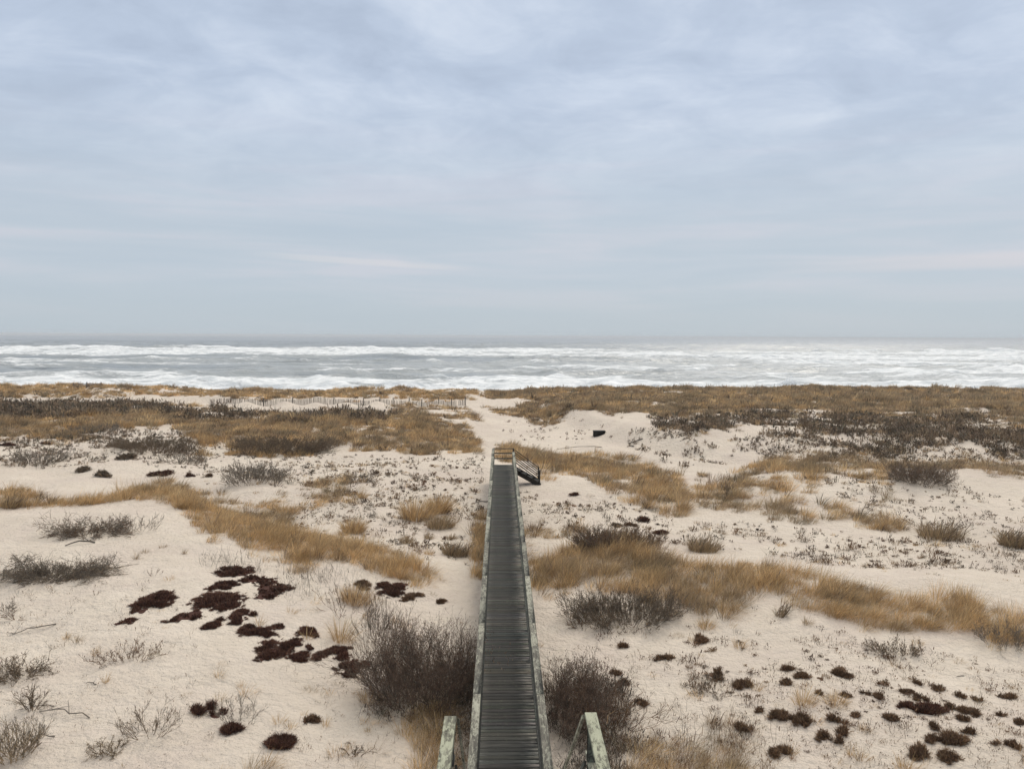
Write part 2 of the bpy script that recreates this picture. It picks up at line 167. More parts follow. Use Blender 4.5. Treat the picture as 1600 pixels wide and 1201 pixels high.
 ('beach_grass', 'g', 'brown-gold grass on the foredune crest right of the gap', [(-2.83, 123.6), (-1.5, 123.59), (-0.16, 121.85), (1.16, 121.84), (2.49, 122.48), (3.85, 123.56), (5.03, 119.9), (6.51, 123.33), (7.85, 122.22), (9.31, 123.07), (10.61, 121.97), (11.98, 121.73), (13.37, 121.72), (14.78, 121.91), (16.09, 121.25), (17.29, 119.53), (19.34, 123.37), (20.7, 122.69), (22.13, 122.46), (23.69, 122.87), (24.67, 120.48), (25.98, 119.83), (27.41, 119.81), (28.49, 118.31), (29.81, 117.88), (31.04, 117.44), (32.33, 117.22), (34.15, 118.87), (36.47, 122.04), (37.07, 119.46), (38.43, 119.44), (40.73, 122.2), (42.43, 123.04), (43.83, 123.02), (45.24, 123.0), (46.65, 122.98), (48.06, 122.97), (49.47, 122.95), (50.87, 122.93), (52.17, 122.47), (53.64, 122.45), (55.02, 122.21), (56.49, 122.19), (57.75, 121.74), (59.43, 122.15), (60.04, 120.42), (60.62, 118.71), (62.5, 119.53), (64.05, 119.72), (65.33, 119.49), (66.49, 119.05), (65.75, 115.3), (66.86, 114.88), (72.82, 122.62), (74.26, 122.6), (75.29, 121.93), (76.72, 121.91), (77.87, 121.46), (79.85, 122.3), (81.43, 122.5), (82.86, 122.48), (83.85, 121.81), (80.15, 114.49), (87.16, 122.42), (88.59, 122.4), (89.55, 121.73), (90.17, 120.64), (91.1, 119.98), (91.86, 119.12), (93.42, 119.31), (93.81, 118.03), (93.98, 118.19), (93.99, 118.15), (87.57, 110.05), (76.43, 96.04), (70.43, 88.48), (65.53, 82.31), (64.47, 82.17), (63.18, 81.74), (62.2, 81.7), (61.03, 81.4), (60.25, 81.62), (58.69, 80.79), (58.03, 81.18), (57.26, 81.41), (56.48, 81.66), (54.53, 80.18), (53.4, 79.88), (51.71, 78.72), (51.47, 79.77), (50.6, 79.84), (49.57, 79.68), (48.65, 79.68), (47.83, 79.84), (47.07, 80.12), (46.35, 80.48), (45.92, 81.36), (45.42, 82.15), (44.79, 82.74), (43.89, 82.85), (41.62, 80.31), (41.11, 81.13), (40.48, 81.75), (39.74, 82.18), (38.59, 81.75), (37.61, 81.68), (36.61, 81.55), (35.55, 81.29), (34.48, 80.97), (33.42, 80.68), (32.61, 80.97), (30.82, 78.81), (30.06, 79.18), (29.04, 78.91), (28.12, 78.87), (26.67, 77.32), (25.76, 77.27), (25.08, 78.05), (24.49, 79.18), (23.61, 79.43), (22.83, 80.07), (21.76, 79.67), (20.77, 79.6), (19.89, 79.91), (19.05, 80.41), (18.12, 80.6), (17.19, 80.8), (15.49, 77.43), (14.41, 76.87), (13.35, 76.39), (12.23, 75.42), (11.24, 75.17), (10.26, 74.9), (9.22, 74.15), (8.37, 74.48), (7.61, 75.83), (6.79, 76.87), (5.97, 78.24), (5.18, 80.37), (4.31, 82.26), (3.22, 85.0), (2.01, 86.56), (0.74, 86.37), (1.57, 94.51), (2.76, 96.42), (4.0, 98.33), (5.41, 102.59), (4.0, 100.41), (2.82, 103.91), (1.51, 104.98), (0.18, 107.3), (-1.22, 110.38), (-2.03, 119.72)], {'dens': 620, 'hgt': 0.62, 'thr': 0.22, 'clump': 2, 'frac2': 0.6, 'dark': 0.14, 'seed': 51, 'wid': 0.009, 'warp': 0.6}),
 ('beach_grass', 'g', 'drab brown grass merging into scrub on the right plateau', [(13.93, 80.71), (15.39, 83.6), (16.35, 83.61), (17.29, 83.52), (18.31, 83.81), (19.06, 82.88), (19.89, 82.38), (20.67, 81.72), (21.82, 82.51), (22.87, 82.86), (23.51, 81.8), (24.21, 80.99), (24.93, 80.32), (25.9, 80.43), (26.02, 78.06), (27.69, 80.28), (28.39, 79.62), (29.51, 80.19), (30.68, 80.83), (31.98, 81.76), (33.0, 81.96), (33.97, 82.0), (34.84, 81.82), (36.11, 82.57), (37.16, 82.79), (38.22, 83.02), (39.5, 83.69), (40.15, 83.02), (40.81, 82.43), (41.56, 82.04), (43.06, 83.09), (44.23, 83.5), (45.13, 83.38), (45.85, 82.95), (46.38, 82.18), (46.85, 81.36), (47.7, 81.21), (48.29, 80.61), (48.97, 80.2), (49.86, 80.14), (51.71, 81.6), (52.53, 81.41), (53.28, 81.12), (55.53, 83.08), (56.19, 82.62), (56.94, 82.32), (57.74, 82.11), (59.63, 83.41), (60.66, 83.5), (61.59, 83.44), (62.72, 83.66), (63.32, 83.17), (63.88, 82.65), (65.26, 83.18), (66.02, 82.93), (61.18, 76.83), (57.04, 71.62), (54.27, 68.11), (50.67, 63.59), (50.15, 63.88), (49.46, 63.98), (48.88, 64.22), (48.41, 64.61), (48.05, 65.16), (47.75, 65.81), (47.31, 66.29), (46.81, 66.7), (46.25, 67.04), (45.74, 67.46), (44.79, 67.23), (43.99, 67.23), (43.26, 67.34), (42.7, 67.71), (42.11, 68.06), (41.37, 68.16), (40.53, 68.12), (39.69, 68.05), (38.75, 67.81), (37.94, 67.8), (37.2, 67.92), (36.43, 67.98), (35.59, 67.95), (34.64, 67.72), (33.95, 67.99), (33.22, 68.19), (32.39, 68.18), (31.54, 68.14), (30.79, 68.32), (30.26, 69.01), (29.63, 69.49), (28.82, 69.57), (27.97, 69.56), (27.26, 69.91), (26.57, 70.31), (25.69, 70.23), (24.8, 70.12), (23.82, 69.73), (22.9, 69.51), (21.84, 68.82), (20.91, 68.51), (20.03, 68.34), (19.26, 68.53), (18.55, 68.98), (17.77, 69.2), (17.07, 69.73), (16.42, 70.56), (15.64, 70.88), (14.83, 71.1), (14.08, 71.61), (13.39, 72.59), (12.68, 73.51), (13.29, 77.06)], {'dens': 380, 'hgt': 0.55, 'thr': 0.35, 'clump': 2.5, 'frac2': 0.75, 'dark': 0.28, 'seed': 61, 'wid': 0.009}),
 ('scrub', 's', 'dark charcoal scrub covering the edge of the right plateau', [(8.15, 72.57), (8.83, 72.55), (9.59, 73.21), (10.53, 75.03), (11.44, 75.02), (12.31, 74.87), (13.19, 74.71), (14.05, 74.53), (14.92, 74.36), (15.85, 74.55), (16.76, 74.59), (17.28, 73.0), (17.86, 71.8), (18.76, 71.9), (20.06, 73.46), (20.94, 73.47), (21.81, 73.4), (22.89, 74.01), (24.01, 74.72), (24.87, 74.57), (25.66, 74.37), (26.49, 74.3), (27.28, 74.12), (27.99, 73.73), (28.8, 73.61), (29.99, 74.46), (30.92, 74.64), (31.6, 74.2), (32.11, 73.41), (32.59, 72.59), (33.07, 71.82), (33.77, 71.53), (34.47, 71.28), (35.02, 70.71), (35.43, 69.92), (36.02, 69.49), (36.83, 69.51), (38.35, 70.83), (39.05, 70.62), (39.61, 70.16), (40.09, 69.59), (40.76, 69.35), (41.56, 69.35), (42.34, 69.31), (43.13, 69.3), (43.88, 69.2), (44.62, 69.11), (45.53, 69.27), (47.18, 70.53), (47.64, 70.01), (47.97, 69.32), (48.44, 68.84), (48.74, 68.13), (49.27, 67.78), (50.49, 68.36), (51.39, 68.5), (52.1, 68.39), (52.71, 68.15), (53.25, 67.82), (53.67, 67.36), (50.41, 63.25), (48.88, 61.32), (45.42, 56.97), (44.04, 55.22), (43.23, 54.18), (41.61, 52.13), (41.08, 52.25), (40.75, 52.63), (40.55, 53.19), (40.15, 53.5), (39.8, 53.9), (39.4, 54.23), (38.96, 54.51), (38.44, 54.69), (37.97, 54.95), (37.45, 55.15), (36.77, 55.12), (36.17, 55.2), (35.49, 55.17), (34.73, 55.0), (34.01, 54.89), (33.38, 54.93), (32.74, 54.95), (32.07, 54.91), (31.41, 54.9), (30.78, 54.94), (30.16, 54.99), (29.5, 54.97), (28.81, 54.89), (28.14, 54.82), (27.48, 54.76), (26.65, 54.38), (25.95, 54.22), (25.27, 54.13), (24.51, 53.84), (23.94, 54.04), (23.37, 54.23), (22.85, 54.56), (22.4, 55.08), (21.88, 55.48), (21.31, 55.73), (20.69, 55.9), (20.05, 56.01), (19.43, 56.2), (18.84, 56.46), (18.26, 56.7), (17.68, 56.93), (17.11, 57.23), (16.56, 57.61), (15.96, 57.85), (15.37, 58.16), (14.74, 58.3), (14.1, 58.44), (13.49, 58.73), (12.9, 59.09), (12.33, 59.63), (11.89, 60.87), (11.35, 61.75), (10.8, 62.65), (10.21, 63.67), (9.6, 64.7), (9.05, 66.39), (8.73, 70.15)], {'dens': 42, 'hgt': 0.3, 'thr': 0.44, 'clump': 1.6, 'warp': 1.8, 'stems': 8, 'spread': 0.9}),
 ('scrub', 's', 'sparse dark scrub dotting the pale sand below the right plateau', [(10.01, 64.0), (10.56, 62.7), (11.13, 61.71), (11.69, 60.76), (12.13, 59.34), (12.71, 58.7), (13.32, 58.27), (13.94, 57.93), (14.6, 57.76), (15.25, 57.7), (15.87, 57.53), (16.5, 57.39), (17.08, 57.14), (17.69, 56.97), (18.31, 56.84), (18.93, 56.75), (19.51, 56.52), (20.08, 56.28), (20.68, 56.14), (21.29, 56.03), (21.85, 55.8), (22.35, 55.44), (22.77, 54.91), (23.3, 54.66), (23.89, 54.56), (24.54, 54.62), (25.2, 54.68), (25.79, 54.59), (26.38, 54.5), (27.18, 54.84), (27.82, 54.85), (28.41, 54.75), (29.01, 54.7), (29.63, 54.67), (30.25, 54.64), (30.9, 54.67), (31.53, 54.66), (32.18, 54.69), (32.8, 54.67), (33.43, 54.65), (34.09, 54.7), (34.81, 54.83), (35.55, 54.98), (36.23, 55.05), (36.83, 54.97), (37.51, 55.04), (38.01, 54.83), (38.45, 54.55), (38.96, 54.38), (39.4, 54.11), (39.78, 53.78), (40.13, 53.41), (40.52, 53.1), (40.73, 52.58), (41.07, 52.23), (41.61, 52.13), (40.95, 51.3), (40.51, 50.73), (39.68, 49.67), (38.75, 48.49), (38.11, 47.68), (37.57, 47.71), (36.92, 47.59), (36.54, 47.82), (36.18, 48.08), (35.84, 48.38), (35.2, 48.29), (35.15, 49.0), (34.82, 49.34), (34.04, 49.05), (33.54, 49.15), (33.26, 49.59), (31.9, 48.41), (31.24, 48.26), (30.76, 48.39), (30.12, 48.27), (30.12, 49.18), (29.86, 49.71), (29.43, 49.95), (28.62, 49.56), (28.57, 50.49), (28.07, 50.64), (27.64, 50.94), (27.09, 51.02), (26.45, 50.93), (25.87, 50.95), (25.36, 51.1), (24.69, 50.99), (24.03, 50.88), (23.42, 50.89), (22.81, 50.88), (22.18, 50.82), (20.8, 49.01), (20.21, 49.0), (19.68, 49.13), (19.29, 49.65), (18.94, 50.27), (18.51, 50.74), (17.98, 50.95), (17.44, 51.14), (16.99, 51.6), (16.5, 52.0), (16.0, 52.38), (15.46, 52.66), (14.8, 52.69), (13.86, 51.69), (13.06, 51.13), (12.35, 50.88), (11.67, 50.74), (10.82, 49.79), (10.17, 49.71), (10.28, 52.48), (10.03, 53.68), (9.8, 55.04), (9.61, 56.78), (9.62, 59.94), (9.75, 61.16), (9.82, 62.02), (9.91, 62.97)], {'dens': 20, 'hgt': 0.2, 'thr': 0.44, 'clump': 1.2}),
 ('scrub', 's', 'thin dark scrub on the upper slope of the cut bank', [(8.51, 73.17), (9.29, 72.35), (10.0, 71.21), (10.38, 68.12), (10.16, 64.59), (10.24, 63.07), (10.33, 61.69), (10.45, 60.61), (9.94, 59.96), (9.1, 57.19), (8.35, 54.82), (8.25, 57.14), (7.98, 58.52), (7.65, 59.65), (8.32, 62.84), (8.69, 63.75), (9.04, 64.4), (8.9, 66.28), (9.08, 70.7), (8.82, 72.03)], {'dens': 14, 'hgt': 0.25, 'thr': 0.5, 'clump': 1}),
 ('beach_grass', 'g', 'tan grass band running right from the far end of the boardwalk', [(0.04, 61.43), (0.76, 61.34), (1.49, 61.41), (2.21, 61.5), (2.83, 59.96), (3.41, 58.44), (4.02, 57.81), (4.52, 55.99), (5.0, 54.41), (5.59, 53.73), (6.2, 53.4), (6.8, 53.04), (7.37, 52.51), (7.87, 51.93), (8.35, 51.29), (8.69, 49.94), (9.05, 48.85), (9.47, 48.19), (9.44, 45.79), (9.52, 44.59), (9.56, 43.34), (9.64, 42.28), (9.69, 41.18), (9.29, 39.97), (8.88, 38.63), (8.6, 37.87), (7.9, 37.18), (7.45, 37.44), (6.98, 37.64), (6.5, 37.75), (6.21, 38.23), (5.93, 38.86), (5.68, 39.69), (5.36, 40.18), (5.02, 40.61), (4.89, 41.59), (4.79, 42.89), (4.6, 43.82), (4.52, 45.91), (4.33, 47.25), (3.93, 48.16), (3.51, 48.91), (3.08, 49.9), (2.62, 50.73), (2.15, 51.58), (1.7, 53.54), (1.18, 54.6), (0.67, 57.28)], {'dens': 560, 'hgt': 0.68, 'thr': 0.2, 'clump': 1.4, 'frac2': 0.35, 'dark': 0.08, 'seed': 71, 'warp': 0.45}),
 ('beach_grass', 'g', 'spreading drab tan grass patches on the right swell', [(10.25, 43.28), (10.82, 43.8), (11.53, 44.85), (12.26, 45.88), (12.99, 46.83), (13.76, 47.34), (14.5, 47.67), (15.43, 48.57), (16.11, 48.86), (16.95, 49.55), (17.68, 49.93), (18.41, 50.27), (19.03, 50.3), (19.64, 50.29), (20.95, 52.02), (21.61, 52.07), (22.0, 51.43), (22.53, 51.12), (23.13, 51.0), (23.73, 50.88), (24.35, 50.8), (24.98, 50.76), (22.75, 47.1), (21.65, 45.7), (20.93, 45.05), (20.24, 44.42), (19.54, 44.17), (18.76, 43.71), (17.99, 43.25), (17.27, 42.87), (16.68, 41.81), (16.09, 40.75), (15.49, 39.63), (15.64, 39.04), (15.82, 38.55), (16.02, 38.12), (16.18, 37.61), (16.31, 37.06), (16.7, 36.98), (17.06, 36.86), (17.39, 36.66), (17.68, 36.4), (18.02, 36.25), (17.58, 35.35), (17.1, 34.36), (16.66, 34.33), (16.21, 34.27), (15.77, 34.24), (15.38, 34.3), (15.18, 34.69), (14.98, 35.11), (14.78, 35.54), (14.35, 35.49), (13.92, 35.41), (13.44, 35.22), (12.96, 35.02), (12.52, 34.89), (12.23, 35.14), (11.93, 35.4), (11.62, 35.62), (11.34, 35.97), (11.06, 36.33), (10.78, 36.71), (10.48, 37.23), (10.17, 37.77), (9.86, 38.34), (9.5, 38.77), (9.74, 40.09), (9.94, 41.27), (10.14, 42.45)], {'dens': 440, 'hgt': 0.58, 'thr': 0.36, 'clump': 1.3, 'frac2': 0.55, 'dark': 0.12, 'seed': 81}),
 ('beach_grass', 'g', 'drab grass strip between the right swell and the plateau scrub', [(15.75, 53.67), (16.41, 53.69), (17.09, 53.8), (17.78, 53.92), (18.43, 53.9), (19.13, 54.04), (19.81, 54.1), (20.46, 54.08), (21.12, 54.09), (21.8, 54.13), (22.33, 53.83), (22.72, 53.22), (23.16, 52.73), (23.55, 52.18), (24.04, 51.87), (24.61, 51.73), (25.29, 51.83), (25.75, 51.48), (26.27, 51.26), (26.95, 51.44), (27.61, 51.57), (28.21, 51.6), (28.9, 51.79), (29.48, 51.76), (29.94, 51.53), (30.39, 51.31), (30.94, 51.24), (31.58, 51.32), (32.86, 52.43), (33.48, 52.45), (34.03, 52.38), (34.54, 52.25), (35.04, 52.11), (35.47, 51.86), (35.94, 51.68), (36.42, 51.52), (36.95, 51.44), (37.4, 51.25), (37.84, 51.05), (38.28, 50.86), (38.76, 50.72), (39.23, 50.58), (39.82, 50.59), (40.39, 50.58), (39.28, 49.16), (38.39, 48.04), (37.9, 48.13), (37.38, 48.18), (36.82, 48.18), (36.28, 48.21), (35.79, 48.3), (34.84, 47.78), (34.67, 48.32), (34.19, 48.43), (32.91, 47.41), (32.51, 47.63), (31.88, 47.52), (31.16, 47.26), (30.4, 46.95), (29.09, 45.76), (28.49, 45.64), (27.96, 45.64), (27.47, 45.72), (27.08, 45.95), (26.67, 46.15), (26.1, 46.1), (25.49, 45.98), (24.91, 45.89), (24.07, 45.33), (23.41, 45.07), (22.87, 45.05), (22.38, 45.1), (22.11, 45.62), (22.27, 47.04), (22.95, 49.67), (22.76, 50.5), (22.33, 50.84), (20.88, 48.91), (20.23, 48.77), (19.6, 48.68), (19.08, 48.85), (18.61, 49.17), (18.07, 49.34), (17.35, 49.0), (16.69, 48.81), (16.04, 48.64), (15.43, 48.57), (16.15, 52.16), (15.98, 52.98)], {'dens': 330, 'hgt': 0.5, 'thr': 0.38, 'clump': 1.4, 'frac2': 0.8, 'dark': 0.2, 'seed': 83}),
 ('beach_grass', 'g', 'thick golden grass band sweeping right from beside the boardwalk', [(1.21, 28.8), (1.47, 29.28), (1.73, 29.65), (2.0, 30.11), (2.37, 30.23), (2.75, 30.34), (3.13, 30.46), (3.53, 30.68), (3.8, 30.08), (4.08, 29.66), (4.33, 29.09), (4.6, 28.75), (4.91, 28.63), (5.15, 28.34), (5.41, 28.14), (5.67, 27.96), (5.92, 27.79), (6.17, 27.61), (6.39, 27.32), (6.62, 27.08), (6.93, 26.88), (7.24, 26.67), (7.55, 26.48), (7.88, 26.44), (8.24, 26.46), (8.56, 26.4), (8.89, 26.35), (9.2, 26.24), (9.4, 26.01), (9.61, 25.81), (9.81, 25.6), (10.0, 25.37), (10.19, 25.17), (10.39, 24.98), (10.58, 24.78), (10.77, 24.59), (10.95, 24.4), (11.14, 24.24), (11.34, 24.1), (11.53, 23.95), (11.79, 23.83), (12.05, 23.72), (12.29, 23.58), (12.52, 23.43), (12.77, 23.32), (12.98, 23.21), (13.19, 23.11), (13.42, 23.04), (13.65, 22.99), (13.87, 22.91), (14.1, 22.86), (14.33, 22.79), (14.57, 22.75), (14.81, 22.72), (15.07, 22.7), (15.32, 22.68), (15.55, 22.62), (15.76, 22.56), (15.97, 22.48), (16.17, 22.39), (16.37, 22.3), (16.57, 22.23), (16.77, 22.15), (16.98, 22.08), (17.19, 22.02), (17.42, 21.98), (17.65, 21.95), (17.45, 21.69), (17.27, 21.46), (17.09, 21.23), (16.9, 20.99), (16.7, 20.74), (16.52, 20.5), (16.32, 20.25), (16.1, 20.28), (15.89, 20.31), (15.68, 20.35), (15.48, 20.4), (15.27, 20.44), (15.05, 20.47), (14.85, 20.52), (14.65, 20.58), (14.45, 20.64), (14.25, 20.7), (14.02, 20.72), (13.79, 20.73), (13.56, 20.75), (13.33, 20.78), (13.11, 20.81), (12.89, 20.85), (12.68, 20.9), (12.47, 20.99), (12.25, 21.07), (12.05, 21.17), (11.85, 21.29), (11.66, 21.42), (11.46, 21.53), (11.23, 21.62), (11.01, 21.72), (10.79, 21.81), (10.57, 21.9), (10.34, 21.99), (10.1, 22.06), (9.88, 22.14), (9.65, 22.21), (9.43, 22.28), (9.21, 22.38), (9.01, 22.52), (8.8, 22.7), (8.59, 22.89), (8.37, 23.06), (8.15, 23.24), (7.87, 23.26), (7.59, 23.27), (7.31, 23.28), (7.02, 23.27), (6.71, 22.97), (6.43, 22.75), (6.13, 22.46), (5.87, 22.6), (5.61, 22.76), (5.34, 22.9), (5.06, 23.0), (4.84, 23.11), (4.6, 23.19), (4.37, 23.29), (4.13, 23.41), (3.9, 23.54), (3.67, 23.69), (3.45, 23.93), (3.22, 24.18), (2.99, 24.42), (2.75, 24.67), (2.51, 24.91), (2.26, 25.16), (2.04, 25.49), (1.81, 25.91), (1.58, 26.35), (1.33, 26.8), (1.29, 27.38), (1.25, 28.07)], {'dens': 620, 'hgt': 0.68, 'thr': 0.22, 'clump': 1.0, 'frac2': 0.3, 'dark': 0.06, 'seed': 91, 'warp': 0.45}),
 ('beach_grass', 'g', 'low brown grass fringe beside the right handrail', [(0.73, 36.22), (1.2, 35.99), (1.66, 35.44), (2.21, 35.15), (2.76, 34.94), (2.91, 34.29), (3.05, 33.58), (2.48, 33.23), (1.93, 32.91), (1.53, 32.91), (1.13, 32.99), (0.74, 33.14), (0.73, 33.97), (0.73, 35.15)], {'dens': 420, 'hgt': 0.42, 'thr': 0.3, 'clump': 0.7, 'frac2': 0.6, 'dark': 0.25, 'seed': 101}),
 ('beach_grass', 'g', 'narrow tan grass strip growing against the right side of the boardwalk', [(0.75, 42.69), (0.78, 41.51), (0.8, 40.04), (0.84, 39.16), (0.87, 38.17), (0.94, 37.21), (1.01, 36.35), (1.06, 35.06), (1.11, 34.02), (1.16, 33.03), (1.21, 32.19), (1.26, 31.49), (1.31, 30.82), (1.35, 30.05), (1.4, 29.39), (1.44, 28.75), (1.43, 28.08), (1.42, 27.54), (1.42, 27.0), (1.42, 26.54), (1.41, 26.08), (1.41, 25.62), (1.41, 25.15), (0.99, 24.88), (0.98, 25.36), (0.98, 25.89), (0.97, 26.45), (0.96, 26.9), (0.95, 27.41), (0.95, 28.02), (0.94, 28.63), (0.94, 29.33), (0.93, 30.0), (0.92, 30.74), (0.86, 31.37), (0.8, 32.1), (0.74, 32.94), (0.67, 33.86), (0.69, 35.07), (0.7, 36.21), (0.71, 37.22), (0.72, 38.18), (0.72, 39.13), (0.72, 40.01), (0.74, 41.5)], {'dens': 320, 'hgt': 0.45, 'thr': 0.42, 'clump': 0.8, 'frac2': 0.35, 'seed': 103, 'warp': 0.2}),
 ('beach_grass', 'g', 'rusty golden grass strip growing against the left side of the boardwalk', [(-1.44, 38.29), (-0.77, 38.69), (-0.76, 37.79), (-0.75, 36.66), (-0.74, 35.56), (-0.73, 34.22), (-0.72, 33.19), (-0.71, 32.32), (-0.71, 31.67), (-0.71, 31.0), (-0.71, 30.23), (-0.71, 29.53), (-0.71, 28.78), (-0.71, 28.1), (-0.71, 27.58), (-0.71, 26.98), (-1.15, 27.14), (-1.18, 27.66), (-1.21, 28.18), (-1.25, 28.74), (-1.28, 29.35), (-1.32, 30.0), (-1.36, 30.75), (-1.37, 31.46), (-1.37, 32.04), (-1.37, 32.81), (-1.39, 33.86), (-1.4, 34.99), (-1.42, 36.14), (-1.43, 37.21)], {'dens': 520, 'hgt': 0.55, 'thr': 0.15, 'clump': 0.8, 'frac2': 0.15, 'seed': 105, 'warp': 0.15}),
 ('beach_grass', 'g', 'golden grass strip at the bottom left of the boardwalk', [(-2.15, 17.31), (-1.92, 17.44), (-1.7, 17.57), (-1.47, 17.72), (-1.41, 17.47), (-1.35, 17.24), (-1.29, 17.01), (-1.24, 16.78), (-1.18, 16.56), (-1.18, 16.36), (-1.17, 16.18), (-1.17, 16.0), (-1.16, 15.81), (-1.16, 15.61), (-1.15, 15.42), (-1.15, 15.24), (-1.14, 15.04), (-1.13, 14.85), (-1.13, 14.69), (-1.3, 14.57), (-1.47, 14.45), (-1.63, 14.33), (-1.8, 14.22), (-1.8, 14.36), (-1.81, 14.51), (-1.82, 14.67), (-1.83, 14.83), (-1.84, 14.99), (-1.84, 15.14), (-1.85, 15.3), (-1.86, 15.46), (-1.87, 15.64), (-1.87, 15.82), (-1.91, 16.01), (-1.95, 16.21), (-1.98, 16.41), (-2.02, 16.62), (-2.06, 16.84), (-2.1, 17.07)], {'dens': 1100, 'hgt': 0.5, 'thr': 0.12, 'clump': 0.6, 'frac2': 0.1, 'seed': 107, 'warp': 0.12}),
 ('beach_grass', 'g', 'tangled tan and brown grass at the bottom edge right of the landing', [(2.21, 16.09), (2.4, 16.15), (2.59, 16.21), (2.77, 16.27), (2.96, 16.32), (3.15, 16.36), (3.34, 16.4), (3.52, 16.37), (3.7, 16.35), (3.89, 16.33), (4.07, 16.31), (4.25, 16.29), (4.36, 16.15), (4.47, 16.0), (4.57, 15.85), (4.66, 15.68), (4.76, 15.52), (4.72, 15.36), (4.7, 15.2), (4.67, 15.05), (4.63, 14.89), (4.6, 14.73), (4.57, 14.59), (4.55, 14.45), (4.52, 14.31), (4.49, 14.16), (4.46, 14.02), (4.43, 13.88), (4.27, 13.88), (4.1, 13.87), (3.94, 13.86), (3.77, 13.86), (3.61, 13.86), (3.45, 13.85), (3.28, 13.84), (3.12, 13.82), (2.95, 13.8), (2.78, 13.78), (2.62, 13.77), (2.46, 13.76), (2.3, 13.76), (2.14, 13.76), (1.98, 13.77), (1.82, 13.78), (1.66, 13.78), (1.69, 13.92), (1.73, 14.06), (1.76, 14.2), (1.79, 14.34), (1.83, 14.48), (1.86, 14.63), (1.9, 14.78), (1.93, 14.94), (1.97, 15.09), (2.01, 15.26), (2.05, 15.43), (2.09, 15.59), (2.13, 15.75), (2.17, 15.92)], {'dens': 850, 'hgt': 0.4, 'thr': 0.24, 'clump': 0.6, 'frac2': 0.5, 'dark': 0.12, 'seed': 109, 'warp': 0.25}),
 ('beach_grass', 'g', 'straw grass tufts at the bottom edge below the left sand mound', [(-4.98, 14.4), (-4.83, 14.44), (-4.68, 14.48), (-4.53, 14.52), (-4.38, 14.56), (-4.22, 14.6), (-4.08, 14.53), (-3.95, 14.45), (-3.81, 14.37), (-3.68, 14.31), (-3.66, 14.17), (-3.65, 14.05), (-3.64, 13.93), (-3.63, 13.82), (-3.61, 13.71), (-3.6, 13.61), (-3.59, 13.5), (-3.76, 13.47), (-3.93, 13.44), (-4.09, 13.42), (-4.26, 13.4), (-4.42, 13.37), (-4.58, 13.33), (-4.73, 13.29), (-4.76, 13.4), (-4.78, 13.51), (-4.81, 13.62), (-4.84, 13.74), (-4.86, 13.87), (-4.89, 13.99), (-4.92, 14.12), (-4.95, 14.25)], {'dens': 330, 'hgt': 0.42, 'thr': 0.35, 'clump': 0.5, 'frac2': 0.3, 'seed': 111, 'warp': 0.2}),
 ('scrub', 's', 'brown leafless stems spread through the grass at the bottom right of the landing', [(1.86, 16.47), (2.06, 16.52), (2.25, 16.56), (2.45, 16.61), (2.65, 16.66), (2.85, 16.69), (3.05, 16.69), (3.26, 16.68), (3.46, 16.67), (3.66, 16.65), (3.86, 16.64), (4.07, 16.64), (4.27, 16.63), (4.47, 16.62), (4.64, 16.52), (4.79, 16.42), (4.95, 16.33), (5.11, 16.25), (5.27, 16.18), (5.43, 16.1), (5.59, 16.02), (5.75, 15.95), (5.66, 15.79), (5.56, 15.6), (5.47, 15.44), (5.39, 15.28), (5.31, 15.14), (5.24, 15.01), (5.16, 14.87), (5.09, 14.74), (5.01, 14.6), (4.94, 14.46), (4.87, 14.33), (4.79, 14.19), (4.72, 14.06), (4.55, 14.06), (4.39, 14.06), (4.22, 14.06), (4.06, 14.06), (3.89, 14.05), (3.73, 14.05), (3.56, 14.05), (3.39, 14.04), (3.22, 14.03), (3.05, 14.01), (2.88, 13.98), (2.72, 13.97), (2.55, 13.96), (2.38, 13.95), (2.22, 13.95), (2.06, 13.96), (1.9, 13.98), (1.73, 13.99), (1.57, 13.99), (1.59, 14.14), (1.6, 14.29), (1.62, 14.44), (1.64, 14.59), (1.66, 14.74), (1.67, 14.88), (1.69, 15.03), (1.71, 15.18), (1.73, 15.34), (1.75, 15.51), (1.77, 15.68), (1.79, 15.86), (1.81, 16.06), (1.84, 16.26)], {'dens': 26, 'hgt': 0.32, 'thr': 0.3, 'clump': 0.6, 'pal': 'BROWN', 'wid': 0.008}),
 ('beach_grass', 'g', 'thin straw stubble among the bottom right cushions', [(6.19, 17.81), (6.41, 17.84), (6.62, 17.85), (6.83, 17.84), (7.04, 17.83), (7.26, 17.86), (7.5, 17.92), (7.73, 17.96), (7.94, 17.96), (8.04, 17.79), (8.14, 17.64), (8.24, 17.49), (8.35, 17.35), (8.46, 17.23), (8.57, 17.12), (8.39, 16.88), (8.22, 16.64), (8.07, 16.45), (7.93, 16.27), (7.79, 16.08), (7.65, 16.16), (7.51, 16.23), (7.37, 16.3), (7.23, 16.37), (7.08, 16.44), (6.94, 16.51), (6.79, 16.58), (6.57, 16.59), (6.35, 16.59), (6.12, 16.58), (5.91, 16.6), (5.95, 16.79), (6.0, 16.99), (6.04, 17.18), (6.08, 17.37), (6.13, 17.57)], {'dens': 60, 'hgt': 0.45, 'thr': 0.42, 'clump': 0.6, 'frac2': 0.4, 'seed': 113}),
